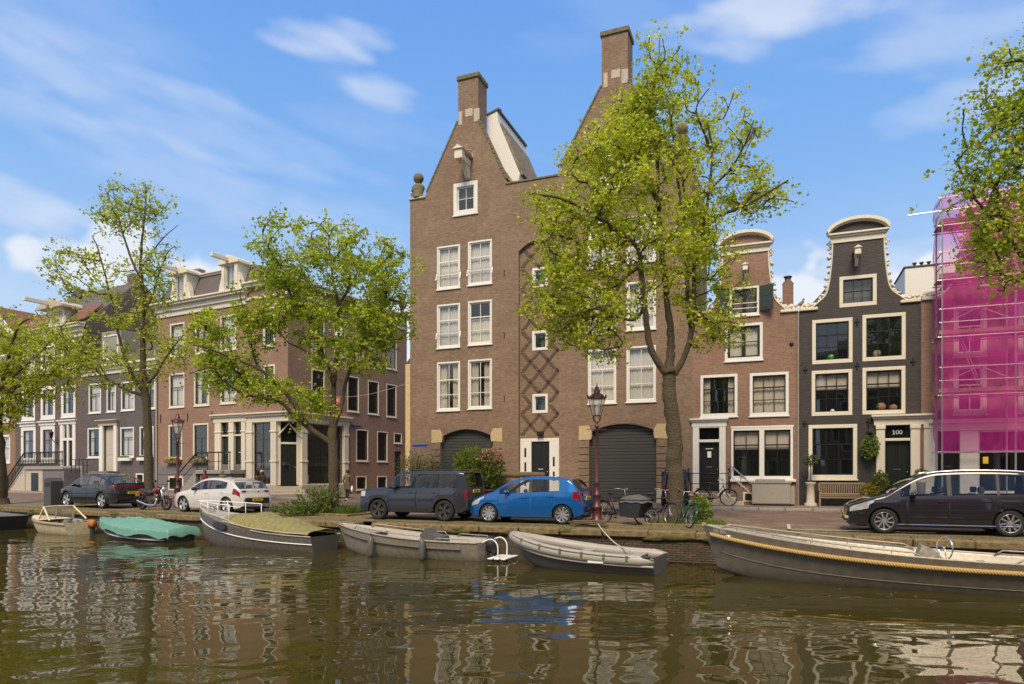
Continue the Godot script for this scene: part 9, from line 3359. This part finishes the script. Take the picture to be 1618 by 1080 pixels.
func skin_over(bones: Array, cell: float) -> ArrayMesh:
	var lo := vec(1e9, 1e9, 1e9)
	var hi := -lo
	for b in bones:
		for k in 2:
			var e: Vector3 = Vector3.ONE * (b[2 + k] + 0.05)
			lo = lo.min(b[k] - e)
			hi = hi.max(b[k] + e)
	var n := Vector3i(((hi - lo) / cell).ceil()) + Vector3i.ONE
	var field := PackedFloat32Array()
	field.resize(n.x * n.y * n.z)
	field.fill(1.0)
	for b in bones:
		var a: Vector3 = b[0]
		var d: Vector3 = b[1] - b[0]
		var dd: float = maxf(d.length_squared(), 1e-8)
		var rm: float = maxf(b[2], b[3]) + 0.06
		var p0 := Vector3i(((b[0].min(b[1]) - Vector3.ONE * rm - lo) / cell).floor()).clamp(Vector3i.ZERO, n - Vector3i.ONE)
		var p1 := Vector3i(((b[0].max(b[1]) + Vector3.ONE * rm - lo) / cell).ceil()).clamp(Vector3i.ZERO, n - Vector3i.ONE)
		for z in range(p0.z, p1.z + 1):
			for y in range(p0.y, p1.y + 1):
				var row := (z * n.y + y) * n.x
				for x in range(p0.x, p1.x + 1):
					var p := lo + vec(x, y, z) * cell
					var t := clampf((p - a).dot(d) / dd, 0.0, 1.0)
					var q := p.distance_to(a + d * t) - lerpf(b[2], b[3], t)
					var f := field[row + x]
					var h := maxf(0.03 - absf(f - q), 0.0) / 0.03
					field[row + x] = minf(f, q) - h * h * 0.0075
	var where := {}
	var at := PackedVector3Array()
	var st := begin(true)
	for z in n.z - 1:
		for y in n.y - 1:
			for x in n.x - 1:
				var i := (z * n.y + y) * n.x + x
				var inside := 0
				var sum := Vector3.ZERO
				var cuts := 0
				var v := [field[i], field[i + 1], field[i + n.x], field[i + n.x + 1], field[i + n.x * n.y], field[i + n.x * n.y + 1], field[i + n.x * n.y + n.x], field[i + n.x * n.y + n.x + 1]]
				for k in 8:
					if v[k] < 0.0:
						inside += 1
				if inside == 0 or inside == 8:
					continue
				for e in [[0, 1], [2, 3], [4, 5], [6, 7], [0, 2], [1, 3], [4, 6], [5, 7], [0, 4], [1, 5], [2, 6], [3, 7]]:
					var f0: float = v[e[0]]
					var f1: float = v[e[1]]
					if (f0 < 0.0) != (f1 < 0.0):
						var t := f0 / (f0 - f1)
						var c0 := vec(e[0] & 1, (e[0] >> 1) & 1, e[0] >> 2)
						var c1 := vec(e[1] & 1, (e[1] >> 1) & 1, e[1] >> 2)
						sum += c0.lerp(c1, t)
						cuts += 1
				where[i] = at.size()
				at.append(lo + (vec(x, y, z) + sum / cuts) * cell)
	var tint := PackedColorArray()
	for p in at:
		var best := 1e9
		var c := Color.WHITE
		for b in bones:
			var d: Vector3 = b[1] - b[0]
			var t := clampf((p - b[0]).dot(d) / maxf(d.length_squared(), 1e-8), 0.0, 1.0)
			var q: float = p.distance_to(b[0] + d * t) - lerpf(b[2], b[3], t)
			if q < best:
				best = q
				c = b[4]
		tint.append(c)
	var put := func(k: int) -> void:
		st.set_color(tint[k])
		st.add_vertex(at[k])
	var step := [1, n.x, n.x * n.y]
	for i in where:
		for ax in 3:
			var u: int = step[(ax + 1) % 3]
			var w: int = step[(ax + 2) % 3]
			if not (where.has(i - u) and where.has(i - w) and where.has(i - u - w)):
				continue
			var f0 := field[i]
			var f1 := field[i + step[ax]]
			if (f0 < 0.0) == (f1 < 0.0):
				continue
			var q := [where[i], where[i - u], where[i - u - w], where[i - w]]
			if f0 < 0.0:
				q.reverse()
			for k in [0, 1, 2, 0, 2, 3]:
				put.call(q[k])
	return done(st)

func hand_bones(wrist: Vector3, dir: Vector3, side: Vector3, col: Color) -> Array:
	var out: Array = []
	var palm := wrist + dir * 0.07
	out.append([wrist, palm, 0.026, 0.03, col])
	for k in 4:
		var base := palm + side * (0.03 - 0.02 * k)
		var ln: float = [0.068, 0.078, 0.072, 0.055][k]
		var mid := base + dir * ln * 0.5
		out.append([base, mid, 0.010, 0.009, col])
		out.append([mid, mid + (dir * 0.8 + dir.cross(side) * 0.6).normalized() * ln * 0.5, 0.009, 0.007, col])
	out.append([wrist + dir * 0.03 + side * 0.028, wrist + dir * 0.07 + side * 0.062, 0.011, 0.009, col])
	return out

func person(label: String, at: Vector3, turn: float, o: Dictionary) -> void:
	var t := thing("person", label, "person", at, turn, "people walking on the quay")
	var coat: Color = o.coat
	var leg: Color = o.legs
	var skin := Color(0.48, 0.27, 0.19)
	var shoe: Color = o.shoes
	var st: float = o.get("stride", 0.16)
	# faces +z; x is across
	var B: Array = []
	var hip := vec(0, 0.90, 0)
	for s in [-1.0, 1.0]:
		var fwd: float = st * s
		var h := hip + vec(s * 0.085, -0.02, 0)
		var knee := vec(s * 0.09, 0.48, fwd * 0.6 + 0.03)
		var ank := vec(s * 0.085, 0.09, fwd * 1.25 - (0.06 if s < 0 else 0.0))
		B.append([h, knee, 0.088, 0.06, leg])
		B.append([knee, ank, 0.06, 0.042, leg])
		B.append([ank + vec(0, -0.045, -0.03), ank + vec(0, -0.055, 0.13), 0.042, 0.034, shoe])
	var chest := vec(0, 1.28, 0.02)
	B.append([hip + vec(-0.06, 0, 0), hip + vec(0.06, 0, 0), 0.12, 0.12, coat])
	B.append([hip + vec(0, 0.02, 0), chest, 0.145, 0.155, coat])
	B.append([chest + vec(-0.09, 0.02, 0), chest + vec(0.09, 0.02, 0), 0.125, 0.125, coat])
	if o.get("long", true):
		B.append([hip + vec(-0.06, -0.02, 0), hip + vec(-0.08, -0.24, st * -0.3), 0.13, 0.125, coat])
		B.append([hip + vec(0.06, -0.02, 0), hip + vec(0.08, -0.24, st * 0.3), 0.13, 0.125, coat])
	B.append([chest + vec(0, 0.1, 0), vec(0, 1.46, 0.03), 0.07, 0.052, o.get("collar", coat)])
	var head := vec(0, 1.565, 0.06)
	B.append([vec(0, 1.44, 0.03), head - vec(0, 0.05, 0.01), 0.05, 0.055, skin])
	B.append([head + vec(0, 0.03, -0.01), head - vec(0, 0.055, -0.02), 0.092, 0.062, skin])
	B.append([head + vec(0, 0.0, 0.09), head + vec(0, -0.025, 0.105), 0.012, 0.016, skin])
	for s in [-1.0, 1.0]:
		B.append([head + vec(s * 0.088, -0.005, -0.01), head + vec(s * 0.09, 0.02, -0.015), 0.016, 0.02, skin])
		var sh := chest + vec(s * 0.175, 0.09, 0)
		var el := sh + vec(s * 0.06, -0.28, -0.06 * s * signf(st) - 0.02)
		var wr := el + vec(-s * 0.01, -0.22, 0.1 + 0.04 * s)
		if o.get("raise", 0) == int(s):
			el = sh + vec(s * 0.04, -0.25, 0.08)
			wr = el + vec(-s * 0.06, 0.16, 0.17)
		B.append([sh, el, 0.065, 0.052, coat])
		B.append([el, wr, 0.052, 0.036, coat])
		B.append_array(hand_bones(wr, (wr - el).normalized(), vec(0, 0, 1) if absf((wr - el).normalized().z) < 0.7 else vec(-s, 0, 0), skin))
	var m: StandardMaterial3D = M.person
	inst(t, "body", skin_over(B, 0.02), m)
	# hair or cap, and what is carried
	var hs := begin(true)
	var hc := head + vec(0, 0.035, -0.02)
	if o.has("cap"):
		blob(hs, hc + vec(0, 0.03, 0.005), vec(0.105, 0.085, 0.115), Basis(), 14, 0.0)
		slab(hs, PackedVector2Array([flat(-0.07, 0), flat(0.07, 0), flat(0.05, 0.1), flat(-0.05, 0.1)]), -0.006, 0.006, Transform3D(Basis(Vector3.RIGHT, PI / 2 + 0.1), hc + vec(0, 0.02, 0.09)))
		part(t, "cap", hs, o.cap)
		hs = begin(true)
		blob(hs, hc + vec(0, -0.06, -0.05), vec(0.09, 0.1, 0.07), Basis(), 12, 0.05)
		part(t, "hair", hs, o.hair)
	else:
		blob(hs, hc + vec(0, 0.012, -0.012), vec(0.103, 0.1, 0.108), Basis(), 14, 0.03)
		if o.get("long_hair", false):
			blob(hs, hc + vec(0, -0.12, -0.05), vec(0.1, 0.15, 0.07), Basis(), 12, 0.05)
		part(t, "hair", hs, o.hair)
	for s in [-1.0, 1.0]:
		var es := begin(true)
		blob(es, head + vec(s * 0.034, 0.008, 0.088), vec(0.012, 0.008, 0.008), Basis(), 8, 0.0)
		part(t, "eye", es, M.black_plastic)
	var mo := begin(true)
	blob(mo, head + vec(0, -0.06, 0.083), vec(0.024, 0.006, 0.008), Basis(), 8, 0.0)
	part(t, "mouth", mo, M.terracotta)

func build_people() -> void:
	rng.seed = 321
	var pm := mat("person", Color(1, 1, 1), 0.85)
	pm.vertex_color_use_as_albedo = true
	var brown := mat("hair_brown", Color(0.06, 0.035, 0.02), 0.7)
	var grey := mat("hair_grey", Color(0.30, 0.27, 0.24), 0.7)
	var dark := mat("hair_dark", Color(0.02, 0.015, 0.012), 0.7)
	var beige := mat("cap_beige", Color(0.55, 0.42, 0.26), 0.85)
	person("person in dark brown coat and beige cap walking behind the white hatchback", vec(-14.1, 0.16, -38.6), -PI / 2 - 0.5, {"coat": Color(0.07, 0.045, 0.025), "legs": Color(0.012, 0.012, 0.013), "shoes": Color(0.6, 0.58, 0.55), "cap": beige, "hair": brown, "raise": 1, "stride": 0.14})
	person("person in olive coat and black trousers walking away beside the spreading tree", vec(-9.25, 0.17, -38.4), PI - 0.25, {"coat": Color(0.11, 0.085, 0.045), "legs": Color(0.012, 0.013, 0.014), "shoes": Color(0.5, 0.48, 0.45), "hair": dark, "stride": 0.05})
	person("person with red top and long brown hair beyond the white hatchback", vec(-18.4, 0.17, -41.0), -PI / 2 + 0.4, {"coat": Color(0.30, 0.03, 0.035), "legs": Color(0.03, 0.035, 0.05), "shoes": Color(0.05, 0.05, 0.05), "hair": brown, "long_hair": true, "long": false})
	person("grey haired person in khaki jacket beyond the white hatchback's roof", vec(-17.1, 0.17, -40.4), -0.2, {"coat": Color(0.22, 0.19, 0.12), "legs": Color(0.05, 0.05, 0.06), "shoes": Color(0.05, 0.05, 0.05), "hair": grey, "long": false, "stride": 0.06})
	# a white carrier bag in the hand of the walker by the tree
	var bag := thing("carrier_bag", "small white carrier bag held by the person in the olive coat", "bag", vec(-8.98, 0.62, -38.35))
	var st := begin(true)
	blob(st, vec(0, 0.15, 0), vec(0.07, 0.17, 0.1), Basis(), 10, 0.12)
	part(bag, "bag_body", st, M.sign_white)
	st = begin()
	tube(st, [vec(-0.03, 0.3, 0), vec(0, 0.42, 0), vec(0.03, 0.3, 0)], 0.008)
	part(bag, "handle", st, M.sign_white)

func vec(x: float, y: float, z: float) -> Vector3:
	return Vector3(x, y, z)

func flat(x: float, y: float) -> Vector2:
	return Vector2(x, y)
